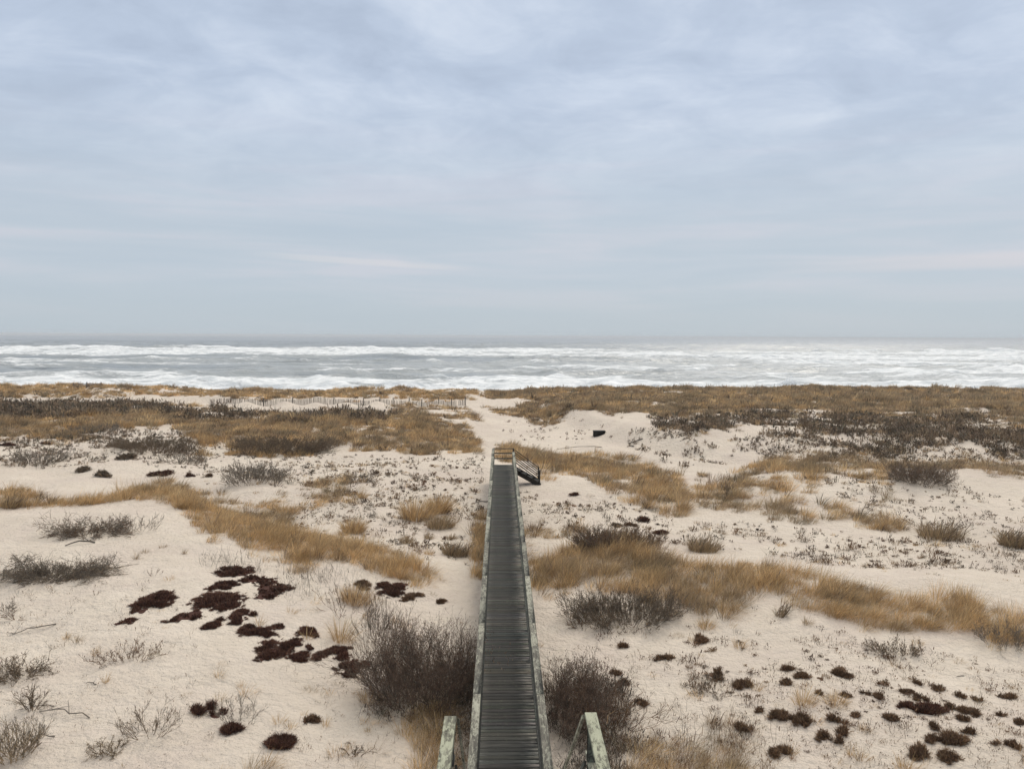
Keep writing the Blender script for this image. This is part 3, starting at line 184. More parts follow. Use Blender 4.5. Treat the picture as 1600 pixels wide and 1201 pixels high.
 ('scrub', 's', 'sparse bare pale stems below the golden band on the left mound', [(-9.81, 26.03), (-9.49, 25.96), (-9.19, 25.96), (-8.9, 25.97), (-8.63, 26.06), (-8.36, 26.16), (-8.08, 26.22), (-7.8, 26.28), (-7.47, 26.09), (-7.13, 25.87), (-6.79, 25.62), (-6.46, 25.37), (-6.13, 25.15), (-5.81, 24.9), (-5.54, 24.59), (-5.29, 24.35), (-5.04, 24.07), (-4.8, 23.84), (-4.58, 23.66), (-4.36, 23.52), (-4.21, 23.28), (-4.05, 23.02), (-3.9, 22.75), (-3.74, 22.47), (-3.59, 22.19), (-3.86, 22.0), (-4.12, 21.78), (-4.37, 21.57), (-4.59, 21.66), (-4.82, 21.77), (-5.05, 21.88), (-5.29, 22.06), (-5.54, 22.24), (-5.8, 22.42), (-5.98, 22.74), (-6.17, 23.05), (-6.4, 23.5), (-6.63, 23.92), (-6.86, 24.34), (-7.12, 24.35), (-7.39, 24.33), (-7.66, 24.34), (-7.94, 24.37), (-8.23, 24.44), (-8.51, 24.49), (-8.79, 24.52), (-9.09, 24.6), (-9.33, 25.08), (-9.54, 25.49)], {'dens': 13, 'hgt': 0.4, 'thr': 0.25, 'clump': 0.6, 'pal': 'GREY', 'wid': 0.006, 'stems': 4, 'spread': 0.5}),
 ('beach_grass', 'g', 'pale straw stubble between the golden band and the big left bush', [(-6.59, 24.07), (-6.28, 23.89), (-5.96, 23.69), (-5.65, 23.46), (-5.36, 23.31), (-5.08, 23.2), (-4.81, 23.15), (-4.55, 23.12), (-4.29, 23.09), (-4.02, 22.99), (-3.76, 22.87), (-3.49, 22.73), (-3.24, 22.69), (-3.0, 22.67), (-2.75, 22.63), (-2.89, 22.28), (-3.02, 21.92), (-3.15, 21.57), (-3.28, 21.28), (-3.52, 21.35), (-3.77, 21.43), (-4.01, 21.49), (-4.24, 21.51), (-4.48, 21.55), (-4.72, 21.6), (-4.9, 21.77), (-5.08, 21.98), (-5.27, 22.24), (-5.47, 22.49), (-5.67, 22.74), (-5.87, 22.98), (-6.1, 23.32), (-6.35, 23.72)], {'dens': 40, 'hgt': 0.38, 'thr': 0.4, 'clump': 0.6, 'frac2': 0.2, 'seed': 117}),
 ('scrub', 's', 'scattered small dark plants on the sand behind the left mound', [(-46.23, 61.11), (-45.7, 61.3), (-45.4, 61.8), (-45.05, 62.27), (-44.52, 62.48), (-44.08, 62.84), (-43.47, 62.95), (-41.91, 61.67), (-41.24, 61.68), (-40.74, 61.96), (-40.45, 62.57), (-40.17, 63.22), (-39.6, 63.42), (-38.94, 63.48), (-38.45, 63.83), (-37.95, 64.18), (-37.57, 64.75), (-37.15, 65.26), (-36.57, 65.52), (-35.93, 65.66), (-35.29, 65.84), (-34.58, 65.85), (-33.84, 65.84), (-33.18, 65.97), (-32.28, 65.62), (-31.69, 65.92), (-30.76, 65.42), (-29.89, 65.06), (-28.81, 64.21), (-27.85, 63.59), (-27.04, 63.29), (-26.11, 62.7), (-25.27, 62.27), (-23.79, 60.23), (-23.02, 59.9), (-22.32, 59.75), (-21.71, 59.86), (-21.0, 59.73), (-20.23, 59.44), (-19.46, 59.13), (-18.67, 58.73), (-17.72, 57.77), (-16.99, 57.49), (-16.3, 57.32), (-15.59, 57.08), (-14.88, 56.85), (-14.21, 56.7), (-13.46, 56.23), (-12.44, 54.52), (-11.76, 54.27), (-11.16, 54.39), (-10.57, 54.58), (-9.94, 54.6), (-9.3, 54.53), (-8.71, 54.77), (-8.12, 55.05), (-7.49, 55.06), (-6.84, 55.0), (-6.2, 54.96), (-5.53, 54.58), (-4.89, 54.47), (-4.26, 54.44), (-3.66, 54.84), (-3.02, 54.86), (-2.38, 54.65), (-1.75, 54.7), (-1.12, 54.84), (-1.05, 52.0), (-1.01, 50.9), (-0.98, 49.61), (-0.94, 48.56), (-0.9, 46.68), (-0.86, 45.21), (-0.82, 43.85), (-0.79, 42.55), (-0.75, 41.3), (-0.72, 39.96), (-0.69, 39.09), (-0.67, 38.22), (-0.73, 37.25), (-0.79, 36.35), (-0.84, 35.22), (-0.89, 34.06), (-0.93, 33.11), (-0.98, 32.34), (-1.03, 31.74), (-1.07, 31.15), (-1.12, 30.48), (-1.15, 29.74), (-1.51, 29.67), (-1.86, 29.53), (-2.2, 29.27), (-2.54, 29.13), (-2.88, 28.94), (-3.21, 28.75), (-3.56, 29.07), (-3.92, 29.35), (-4.26, 29.47), (-4.6, 29.58), (-4.97, 29.83), (-5.36, 30.21), (-5.81, 30.84), (-6.19, 31.06), (-6.61, 31.78), (-7.03, 32.41), (-7.44, 32.99), (-7.83, 33.45), (-8.26, 34.02), (-8.75, 34.8), (-9.26, 35.59), (-9.85, 36.65), (-10.33, 37.24), (-10.82, 37.81), (-10.6, 38.36), (-10.37, 38.93), (-10.09, 39.35), (-9.8, 39.74), (-9.53, 40.24), (-9.27, 40.82), (-9.01, 41.49), (-8.76, 42.29), (-8.46, 42.87), (-9.0, 43.17), (-9.56, 43.53), (-10.18, 44.12), (-10.73, 44.35), (-11.25, 44.45), (-11.72, 44.36), (-12.13, 44.04), (-12.52, 43.69), (-13.03, 43.74), (-13.58, 43.97), (-14.18, 44.3), (-14.85, 44.85), (-15.51, 45.34), (-16.27, 46.05), (-16.94, 46.49), (-17.67, 46.97), (-18.33, 47.24), (-19.05, 47.65), (-19.73, 47.92), (-20.48, 48.33), (-21.14, 48.55), (-21.73, 48.58), (-22.31, 48.57), (-22.94, 48.7), (-23.61, 48.9), (-24.25, 49.1), (-24.9, 49.31), (-25.5, 49.41), (-26.06, 49.44), (-26.66, 49.53), (-27.4, 49.89), (-28.1, 50.15), (-28.71, 50.26), (-29.32, 50.35), (-29.79, 50.2), (-30.2, 49.97), (-30.63, 49.76), (-31.2, 49.8), (-31.96, 50.13), (-32.81, 50.6), (-33.47, 50.75), (-34.13, 50.9), (-34.83, 51.11), (-35.62, 51.44), (-36.47, 51.85), (-37.03, 51.83), (-37.6, 51.83), (-38.24, 51.93), (-38.78, 51.89), (-39.48, 52.06), (-40.7, 53.7), (-41.93, 55.34), (-43.52, 57.46), (-44.61, 58.93)], {'dens': 11, 'hgt': 0.13, 'thr': 0.44, 'clump': 0.8, 'pal': 'DARK', 'stems': 9, 'wid': 0.011, 'spread': 0.85}),
 ('beach_grass', 'g', 'sparse dry grass shoots on the sand behind the left mound', [(-19.36, 53.26), (-18.74, 53.19), (-18.17, 53.28), (-17.58, 53.32), (-17.04, 53.49), (-16.5, 53.73), (-15.97, 53.98), (-15.4, 54.11), (-14.83, 54.25), (-14.17, 54.05), (-13.58, 54.16), (-12.94, 54.03), (-12.31, 53.95), (-11.68, 53.82), (-11.09, 53.91), (-10.47, 53.88), (-9.85, 53.83), (-9.24, 53.78), (-8.64, 53.87), (-8.04, 53.91), (-7.42, 53.83), (-6.79, 53.69), (-6.15, 53.43), (-5.52, 53.15), (-4.88, 52.73), (-4.27, 52.5), (-3.67, 52.54), (-3.08, 52.6), (-2.48, 52.42), (-1.87, 52.17), (-1.28, 51.91), (-1.25, 50.9), (-1.22, 49.58), (-1.2, 48.53), (-1.16, 46.69), (-1.13, 45.24), (-1.1, 43.93), (-1.07, 42.67), (-1.05, 41.38), (-1.02, 40.1), (-1.0, 39.34), (-0.98, 38.44), (-0.96, 37.42), (-0.94, 36.52), (-0.92, 35.42), (-0.89, 34.18), (-0.87, 33.22), (-0.85, 32.4), (-0.84, 31.77), (-0.82, 31.21), (-0.81, 30.51), (-0.79, 29.85), (-1.15, 29.74), (-1.51, 29.67), (-1.86, 29.53), (-2.2, 29.27), (-2.54, 29.13), (-2.88, 28.94), (-3.21, 28.75), (-3.56, 29.07), (-3.92, 29.35), (-4.26, 29.47), (-4.6, 29.58), (-4.97, 29.83), (-5.36, 30.21), (-5.81, 30.84), (-6.19, 31.06), (-6.61, 31.39), (-7.07, 31.88), (-7.51, 32.26), (-7.96, 32.64), (-8.41, 32.98), (-8.85, 33.25), (-9.33, 33.62), (-9.92, 34.39), (-10.49, 35.03), (-11.07, 35.64), (-11.5, 36.57), (-11.94, 37.52), (-12.31, 38.22), (-12.69, 38.95), (-13.16, 39.94), (-13.57, 40.7), (-14.07, 41.72), (-14.6, 42.8), (-15.09, 43.77), (-15.8, 45.34), (-16.75, 47.56), (-17.75, 49.86), (-18.46, 51.32)], {'dens': 52, 'hgt': 0.24, 'thr': 0.47, 'clump': 1.1, 'frac2': 0.6, 'dark': 0.25, 'seed': 121}),
 ('scrub', 's', 'thick speckle of dark low plants on the sand at far left', [(-44.37, 58.6), (-43.83, 58.77), (-43.3, 58.96), (-42.78, 59.16), (-42.18, 59.26), (-41.5, 59.24), (-40.97, 59.44), (-40.44, 59.65), (-39.83, 59.75), (-39.23, 59.88), (-38.82, 60.28), (-38.37, 60.65), (-37.81, 60.86), (-37.18, 60.96), (-36.51, 60.99), (-35.97, 61.24), (-35.45, 61.55), (-35.02, 62.09), (-34.7, 62.85), (-34.33, 63.54), (-33.8, 63.96), (-33.1, 64.07), (-32.3, 64.0), (-31.64, 64.2), (-31.03, 64.52), (-30.26, 64.59), (-29.44, 64.54), (-28.55, 64.33), (-27.67, 64.16), (-26.8, 63.97), (-25.94, 63.81), (-25.21, 63.97), (-24.01, 62.15), (-22.57, 59.61), (-21.81, 58.82), (-20.83, 57.38), (-20.4, 56.18), (-19.92, 54.82), (-19.16, 52.69), (-19.87, 52.92), (-20.58, 53.12), (-21.19, 53.06), (-21.7, 52.78), (-22.15, 52.35), (-22.66, 52.1), (-23.27, 52.08), (-23.88, 52.06), (-24.66, 52.42), (-25.35, 52.55), (-25.71, 52.01), (-26.13, 51.62), (-26.52, 51.18), (-26.82, 50.6), (-27.28, 50.33), (-27.82, 50.22), (-28.31, 50.04), (-28.76, 49.79), (-29.31, 49.76), (-29.78, 49.6), (-30.25, 49.45), (-30.87, 49.55), (-31.53, 49.7), (-32.55, 50.42), (-33.31, 50.71), (-34.02, 50.91), (-34.79, 51.2), (-35.84, 51.89), (-36.67, 52.24), (-37.31, 52.31), (-37.99, 52.44), (-38.75, 52.68), (-39.5, 52.89), (-40.22, 53.05), (-41.55, 54.82), (-42.86, 56.59)], {'dens': 22, 'hgt': 0.2, 'thr': 0.46, 'clump': 1.2, 'pal': 'DARK'}),
 ('scrub', 's', 'scattered small dark plants on the sand right of the boardwalk end', [(1.21, 44.32), (1.66, 43.79), (2.1, 43.29), (2.55, 42.9), (2.97, 42.45), (3.39, 41.97), (3.78, 41.37), (4.17, 40.84), (4.57, 40.46), (4.97, 40.15), (5.35, 39.8), (5.7, 39.25), (6.04, 38.74), (6.39, 38.33), (6.75, 38.04), (7.13, 37.85), (7.48, 37.57), (7.82, 37.24), (8.15, 36.92), (8.51, 36.56), (8.88, 36.25), (9.26, 36.0), (9.67, 35.9), (10.08, 35.8), (10.45, 35.58), (10.85, 35.46), (11.22, 35.29), (11.6, 35.12), (11.98, 34.99), (12.36, 34.85), (12.74, 34.73), (13.08, 34.5), (13.44, 34.34), (13.81, 34.21), (14.19, 34.12), (14.49, 33.87), (14.76, 33.59), (15.04, 33.32), (15.25, 32.93), (15.53, 32.71), (15.83, 32.52), (16.16, 32.41), (16.51, 32.36), (16.81, 32.18), (17.16, 32.15), (17.47, 32.03), (17.79, 31.93), (18.14, 31.9), (18.54, 31.96), (18.92, 31.96), (19.2, 31.82), (19.5, 31.7), (19.81, 31.61), (20.15, 31.56), (20.46, 31.48), (20.78, 31.4), (21.11, 31.35), (21.46, 31.32), (21.89, 31.42), (22.28, 31.46), (22.77, 31.62), (23.25, 31.78), (23.68, 31.86), (24.07, 31.88), (24.5, 31.95), (24.92, 32.0), (25.32, 32.04), (25.75, 32.11), (25.25, 31.48), (24.76, 30.86), (24.07, 30.0), (23.25, 28.97), (22.76, 28.35), (22.37, 27.85), (21.96, 27.35), (21.58, 27.27), (21.14, 27.12), (20.75, 27.03), (20.39, 26.97), (20.04, 26.93), (19.69, 26.89), (19.3, 26.79), (18.98, 26.77), (18.67, 26.78), (18.43, 26.89), (18.17, 26.97), (17.78, 26.86), (17.44, 26.82), (17.12, 26.82), (16.72, 26.69), (16.32, 26.55), (16.02, 26.57), (15.64, 26.45), (15.29, 26.38), (15.03, 26.46), (14.74, 26.51), (14.4, 26.45), (14.11, 26.48), (13.82, 26.52), (13.54, 26.58), (13.38, 26.87), (13.21, 27.19), (12.9, 27.26), (12.58, 27.29), (12.3, 27.4), (11.98, 27.45), (11.7, 27.58), (11.39, 27.64), (11.04, 27.62), (10.68, 27.57), (10.51, 28.02), (10.39, 28.53), (10.17, 28.8), (9.96, 29.12), (9.73, 29.41), (9.5, 29.71), (9.3, 30.12), (9.05, 30.4), (8.8, 30.69), (8.52, 30.9), (8.23, 31.08), (7.91, 31.19), (7.6, 31.32), (7.3, 31.52), (6.99, 31.68), (6.66, 31.9), (6.33, 32.08), (5.99, 32.24), (5.63, 32.33), (5.29, 32.54), (4.96, 32.86), (4.64, 33.27), (4.35, 33.77), (4.04, 34.21), (3.7, 34.52), (3.35, 34.74), (3.01, 35.12), (2.66, 35.47), (2.34, 36.05), (2.01, 36.7), (1.68, 37.46), (1.33, 38.11), (1.31, 39.3), (1.28, 40.37), (1.27, 41.85), (1.24, 43.06)], {'dens': 9, 'hgt': 0.13, 'thr': 0.46, 'clump': 0.8, 'pal': 'DARK', 'stems': 9, 'wid': 0.011, 'spread': 0.85}),
 ('scrub', 's', 'scattered small dark plants on the pale swell at far right', [(18.2, 43.86), (18.66, 43.69), (19.13, 43.54), (19.59, 43.38), (19.96, 43.04), (20.11, 42.24), (20.4, 41.77), (20.77, 41.49), (21.15, 41.25), (21.59, 41.19), (22.02, 41.11), (22.51, 41.14), (22.94, 41.06), (23.4, 41.05), (23.95, 41.18), (24.66, 41.59), (25.21, 41.7), (25.65, 41.65), (26.08, 41.57), (26.5, 41.48), (26.94, 41.42), (27.29, 41.23), (27.62, 41.02), (27.98, 40.87), (28.41, 40.8), (28.83, 40.73), (29.31, 40.75), (30.03, 41.09), (30.55, 41.15), (30.99, 41.11), (31.46, 41.1), (31.99, 41.17), (32.33, 41.0), (32.62, 40.77), (31.25, 39.05), (30.48, 38.09), (29.79, 37.21), (29.19, 36.45), (28.4, 35.46), (27.77, 34.66), (27.23, 33.98), (26.72, 33.33), (26.23, 32.71), (25.75, 32.11), (25.32, 32.05), (24.92, 32.01), (24.51, 31.96), (24.08, 31.9), (23.7, 31.88), (23.27, 31.81), (22.8, 31.68), (22.31, 31.51), (21.92, 31.48), (21.49, 31.39), (21.14, 31.42), (20.83, 31.49), (20.52, 31.58), (20.21, 31.68), (19.87, 31.72), (19.58, 31.87), (19.36, 32.1), (19.01, 32.16), (18.61, 32.11), (18.34, 32.3), (18.11, 32.57), (17.89, 32.86), (17.66, 33.14), (17.4, 33.4), (17.13, 33.64), (16.9, 33.96), (16.85, 34.43), (16.8, 34.92), (16.78, 35.49), (16.74, 36.04), (16.7, 36.6), (16.65, 37.14), (16.67, 37.77), (16.7, 38.44), (16.69, 39.03), (16.7, 39.7), (16.69, 40.33), (16.74, 41.12), (17.36, 42.24)], {'dens': 7, 'hgt': 0.13, 'thr': 0.47, 'clump': 0.9, 'pal': 'DARK', 'stems': 9, 'spread': 0.85}),
 ('scrub', 's', 'scattered dark sprigs on the sand in the right foreground', [(1.22, 21.47), (1.48, 21.53), (1.73, 21.61), (1.99, 21.69), (2.25, 21.76), (2.51, 21.84), (2.78, 21.91), (3.05, 22.01), (3.31, 22.06), (3.57, 22.07), (3.83, 22.09), (4.09, 22.12), (4.36, 22.18), (4.64, 22.28), (4.92, 22.36), (5.19, 22.4), (5.46, 22.42), (5.72, 22.43), (5.98, 22.43), (6.25, 22.46), (6.54, 22.55), (6.82, 22.59), (7.04, 22.47), (7.26, 22.36), (7.48, 22.24), (7.69, 22.12), (7.91, 22.02), (8.13, 21.92), (8.34, 21.82), (8.56, 21.73), (8.77, 21.65), (8.99, 21.56), (9.16, 21.42), (9.34, 21.29), (9.52, 21.18), (9.71, 21.07), (9.89, 20.96), (10.07, 20.85), (10.25, 20.75), (10.42, 20.63), (10.59, 20.52), (10.77, 20.43), (10.94, 20.34), (11.11, 20.24), (11.28, 20.13), (11.44, 20.02), (11.6, 19.92), (11.81, 19.87), (12.01, 19.82), (12.22, 19.78), (12.41, 19.72), (12.61, 19.67), (12.82, 19.63), (13.02, 19.58), (13.22, 19.53), (13.41, 19.47), (13.6, 19.42), (13.8, 19.38), (14.01, 19.35), (14.21, 19.31), (14.41, 19.27), (14.61, 19.24), (14.81, 19.19), (14.99, 19.14), (15.17, 19.08), (15.34, 19.01), (15.15, 18.77), (14.99, 18.56), (14.82, 18.36), (14.65, 18.14), (14.46, 17.89), (14.26, 17.65), (14.09, 17.43), (13.94, 17.24), (13.79, 17.05), (13.65, 16.87), (13.49, 16.67), (13.33, 16.47), (13.19, 16.29), (13.04, 16.11), (12.89, 15.91), (12.71, 15.69), (12.52, 15.45), (12.36, 15.25), (12.22, 15.07), (12.09, 14.91), (11.96, 14.75), (11.84, 14.59), (11.73, 14.45), (11.61, 14.31), (11.5, 14.16), (11.32, 14.15), (11.14, 14.14), (10.97, 14.13), (10.8, 14.13), (10.64, 14.13), (10.48, 14.14), (10.31, 14.14), (10.15, 14.15), (10.0, 14.17), (9.85, 14.2), (9.7, 14.22), (9.55, 14.24), (9.39, 14.26), (9.24, 14.28), (9.09, 14.31), (8.93, 14.33), (8.77, 14.34), (8.6, 14.33), (8.42, 14.31), (8.24, 14.3), (8.08, 14.3), (7.92, 14.32), (7.76, 14.34), (7.59, 14.34), (7.43, 14.35), (7.27, 14.36), (7.11, 14.37), (6.94, 14.39), (6.78, 14.39), (6.61, 14.4), (6.45, 14.41), (6.29, 14.43), (6.12, 14.44), (5.95, 14.43), (5.78, 14.41), (5.6, 14.4), (5.43, 14.4), (5.27, 14.41), (5.11, 14.43), (4.95, 14.45), (4.78, 14.46), (4.62, 14.46), (4.56, 14.58), (4.51, 14.71), (4.46, 14.85), (4.41, 15.0), (4.37, 15.16), (4.32, 15.32), (4.26, 15.47), (4.21, 15.63), (4.15, 15.78), (4.09, 15.92), (4.03, 16.06), (3.96, 16.21), (3.9, 16.36), (3.83, 16.51), (3.77, 16.67), (3.7, 16.84), (3.54, 16.94), (3.38, 17.04), (3.22, 17.14), (3.05, 17.24), (2.89, 17.34), (2.72, 17.44), (2.55, 17.55), (2.38, 17.67), (2.2, 17.79), (2.03, 17.91), (1.99, 18.13), (1.94, 18.36), (1.9, 18.59), (1.85, 18.82), (1.8, 19.03), (1.75, 19.25), (1.7, 19.5), (1.64, 19.77), (1.59, 20.01), (1.53, 20.25), (1.47, 20.49), (1.41, 20.7), (1.35, 20.94), (1.29, 21.2)], {'dens': 24, 'hgt': 0.08, 'thr': 0.36, 'clump': 0.9, 'pal': 'BROWN', 'stems': 6, 'wid': 0.01}),
 ('beach_grass', 'g', 'single dry grass shoots on the sand in the right foreground', [(1.33, 23.29), (1.6, 23.23), (1.87, 23.21), (2.13, 23.19), (2.4, 23.17), (2.67, 23.17), (2.93, 23.12), (3.19, 23.03), (3.45, 22.98), (3.71, 22.92), (3.97, 22.89), (4.23, 22.85), (4.49, 22.84), (4.76, 22.86), (5.03, 22.85), (5.29, 22.82), (5.54, 22.78), (5.79, 22.71), (6.04, 22.65), (6.3, 22.62), (6.56, 22.63), (6.82, 22.59), (7.04, 22.47), (7.26, 22.36), (7.48, 22.24), (7.69, 22.12), (7.91, 22.02), (8.13, 21.92), (8.34, 21.82), (8.56, 21.73), (8.77, 21.65), (8.99, 21.56), (9.2, 21.48), (9.41, 21.41), (9.64, 21.38), (9.87, 21.34), (10.08, 21.27), (10.28, 21.19), (10.49, 21.12), (10.69, 21.04), (10.88, 20.95), (11.09, 20.89), (11.3, 20.84), (11.5, 20.77), (11.71, 20.71), (11.91, 20.65), (12.11, 20.59), (12.3, 20.52), (12.48, 20.43), (12.67, 20.36), (12.86, 20.3), (13.06, 20.24), (13.26, 20.18), (13.46, 20.14), (13.66, 20.09), (13.84, 20.02), (14.02, 19.95), (14.21, 19.89), (14.39, 19.82), (14.56, 19.75), (14.74, 19.67), (14.91, 19.6), (15.09, 19.55), (15.27, 19.49), (15.44, 19.42), (15.61, 19.35), (15.43, 19.12), (15.22, 18.86), (15.06, 18.65), (14.9, 18.45), (14.74, 18.25), (14.56, 18.02), (14.37, 17.78), (14.18, 17.55), (14.03, 17.35), (13.88, 17.17), (13.74, 16.99), (13.59, 16.8), (13.44, 16.61), (13.29, 16.42), (13.15, 16.24), (13.0, 16.06), (12.85, 15.87), (12.67, 15.64), (12.49, 15.42), (12.34, 15.22), (12.2, 15.05), (12.08, 14.89), (11.95, 14.73), (11.83, 14.58), (11.72, 14.44), (11.61, 14.3), (11.5, 14.16), (11.32, 14.15), (11.14, 14.14), (10.97, 14.13), (10.8, 14.13), (10.64, 14.13), (10.48, 14.14), (10.31, 14.14), (10.15, 14.15), (10.0, 14.17), (9.85, 14.2), (9.7, 14.22), (9.55, 14.24), (9.39, 14.26), (9.24, 14.28), (9.09, 14.31), (8.93, 14.33), (8.77, 14.34), (8.6, 14.33), (8.42, 14.31), (8.24, 14.3), (8.08, 14.3), (7.92, 14.32), (7.76, 14.34), (7.59, 14.34), (7.43, 14.35), (7.27, 14.36), (7.11, 14.37), (6.94, 14.39), (6.78, 14.39), (6.61, 14.4), (6.45, 14.41), (6.29, 14.43), (6.12, 14.44), (5.95, 14.43), (5.78, 14.41), (5.6, 14.4), (5.43, 14.4), (5.27, 14.41), (5.11, 14.43), (4.95, 14.45), (4.78, 14.46), (4.62, 14.46), (4.53, 14.56), (4.44, 14.66), (4.35, 14.78), (4.26, 14.9), (4.18, 15.04), (4.09, 15.19), (4.0, 15.32), (3.91, 15.45), (3.81, 15.57), (3.71, 15.68), (3.6, 15.79), (3.5, 15.92), (3.4, 16.05), (3.29, 16.17), (3.18, 16.3), (3.07, 16.43), (2.96, 16.56), (2.85, 16.69), (2.73, 16.83), (2.62, 16.97), (2.5, 17.11), (2.38, 17.26), (2.35, 17.48), (2.31, 17.68), (2.28, 17.89), (2.24, 18.12), (2.21, 18.35), (2.17, 18.59), (2.13, 18.83), (2.09, 19.06), (2.05, 19.31), (2.01, 19.54), (1.96, 19.8), (1.92, 20.06), (1.87, 20.33), (1.82, 20.58), (1.77, 20.82), (1.72, 21.08), (1.67, 21.37), (1.62, 21.65), (1.56, 21.94), (1.51, 22.28), (1.45, 22.62), (1.39, 22.92)], {'dens': 22, 'hgt': 0.26, 'thr': 0.35, 'clump': 0.8, 'frac2': 0.5, 'dark': 0.1, 'seed': 131}),
 ('scrub', 's', 'few dead sprigs on the sand in the left foreground', [(-18.04, 23.47), (-17.8, 23.5), (-17.58, 23.56), (-17.37, 23.65), (-17.16, 23.73), (-16.92, 23.76), (-16.64, 23.75), (-16.37, 23.74), (-16.1, 23.73), (-15.82, 23.73), (-15.56, 23.74), (-15.29, 23.74), (-14.97, 23.66), (-14.67, 23.6), (-14.38, 23.57), (-14.08, 23.51), (-13.8, 23.49), (-13.54, 23.49), (-13.28, 23.51), (-12.99, 23.47), (-12.71, 23.44), (-12.41, 23.37), (-12.1, 23.29), (-11.82, 23.25), (-11.54, 23.23), (-11.3, 23.27), (-11.06, 23.33), (-10.76, 22.93), (-10.46, 22.54), (-10.19, 22.2), (-9.95, 21.93), (-9.72, 21.66), (-9.5, 21.42), (-9.27, 21.15), (-9.06, 20.91), (-8.85, 20.66), (-8.61, 20.35), (-8.38, 20.05), (-8.16, 19.76), (-7.96, 19.54), (-7.76, 19.28), (-7.58, 19.09), (-7.36, 19.05), (-7.13, 18.99), (-6.89, 18.92), (-6.66, 18.85), (-6.44, 18.8), (-6.23, 18.8), (-6.01, 18.78), (-5.8, 18.76), (-5.59, 18.75), (-5.37, 18.73), (-5.16, 18.69), (-4.94, 18.67), (-4.73, 18.65), (-4.52, 18.63), (-4.31, 18.62), (-4.1, 18.6), (-3.92, 18.5), (-3.74, 18.41), (-3.56, 18.32), (-3.38, 18.22), (-3.2, 18.12), (-3.03, 18.03), (-2.85, 17.92), (-2.68, 17.8), (-2.5, 17.68), (-2.33, 17.58), (-2.16, 17.47), (-2.14, 17.24), (-2.11, 17.02), (-2.09, 16.8), (-2.07, 16.59), (-2.04, 16.39), (-2.02, 16.21), (-2.0, 16.03), (-1.98, 15.84), (-1.96, 15.65), (-1.94, 15.47), (-1.92, 15.31), (-1.9, 15.15), (-1.89, 15.0), (-1.87, 14.84), (-1.85, 14.68), (-1.83, 14.52), (-1.81, 14.37), (-1.8, 14.22), (-1.96, 14.21), (-2.12, 14.19), (-2.28, 14.15), (-2.44, 14.1), (-2.6, 14.05), (-2.75, 14.01), (-2.91, 13.98), (-3.06, 13.93), (-3.21, 13.88), (-3.36, 13.84), (-3.52, 13.81), (-3.67, 13.79), (-3.83, 13.77), (-3.98, 13.75), (-4.13, 13.73), (-4.29, 13.71), (-4.44, 13.68), (-4.59, 13.65), (-4.73, 13.61), (-4.88, 13.58), (-5.03, 13.56), (-5.18, 13.55), (-5.33, 13.53), (-5.48, 13.52), (-5.63, 13.51), (-5.78, 13.5), (-5.93, 13.48), (-6.09, 13.47), (-6.24, 13.46), (-6.39, 13.45), (-6.54, 13.44), (-6.69, 13.44), (-6.84, 13.43), (-7.0, 13.44), (-7.16, 13.44), (-7.31, 13.44), (-7.47, 13.45), (-7.62, 13.45), (-7.78, 13.44), (-7.93, 13.44), (-8.08, 13.44), (-8.24, 13.44), (-8.39, 13.43), (-8.54, 13.43), (-8.69, 13.43), (-8.85, 13.43), (-9.01, 13.44), (-9.17, 13.45), (-9.33, 13.46), (-9.5, 13.48), (-9.67, 13.5), (-9.84, 13.52), (-10.0, 13.54), (-10.17, 13.55), (-10.33, 13.56), (-10.49, 13.57), (-10.65, 13.57), (-10.74, 13.69), (-10.82, 13.81), (-10.93, 13.95), (-11.06, 14.12), (-11.17, 14.27), (-11.28, 14.42), (-11.4, 14.58), (-11.53, 14.75), (-11.65, 14.92), (-11.77, 15.07), (-11.88, 15.22), (-12.01, 15.39), (-12.15, 15.57), (-12.3, 15.78), (-12.43, 15.96), (-12.56, 16.12), (-12.68, 16.29), (-12.8, 16.45), (-12.92, 16.61), (-13.04, 16.78), (-13.17, 16.95), (-13.32, 17.14), (-13.51, 17.4), (-13.7, 17.65), (-13.86, 17.87), (-14.02, 18.09), (-14.21, 18.34), (-14.42, 18.62), (-14.59, 18.85), (-14.76, 19.07), (-14.95, 19.32), (-15.16, 19.6), (-15.37, 19.89), (-15.58, 20.17), (-15.78, 20.44), (-16.02, 20.76), (-16.25, 21.07), (-16.45, 21.34), (-16.66, 21.62), (-16.87, 21.9), (-17.09, 22.2), (-17.37, 22.57), (-17.62, 22.9), (-17.82, 23.17)], {'dens': 9, 'hgt': 0.1, 'thr': 0.38, 'clump': 0.9, 'pal': 'BROWN', 'stems': 5, 'wid': 0.007}),
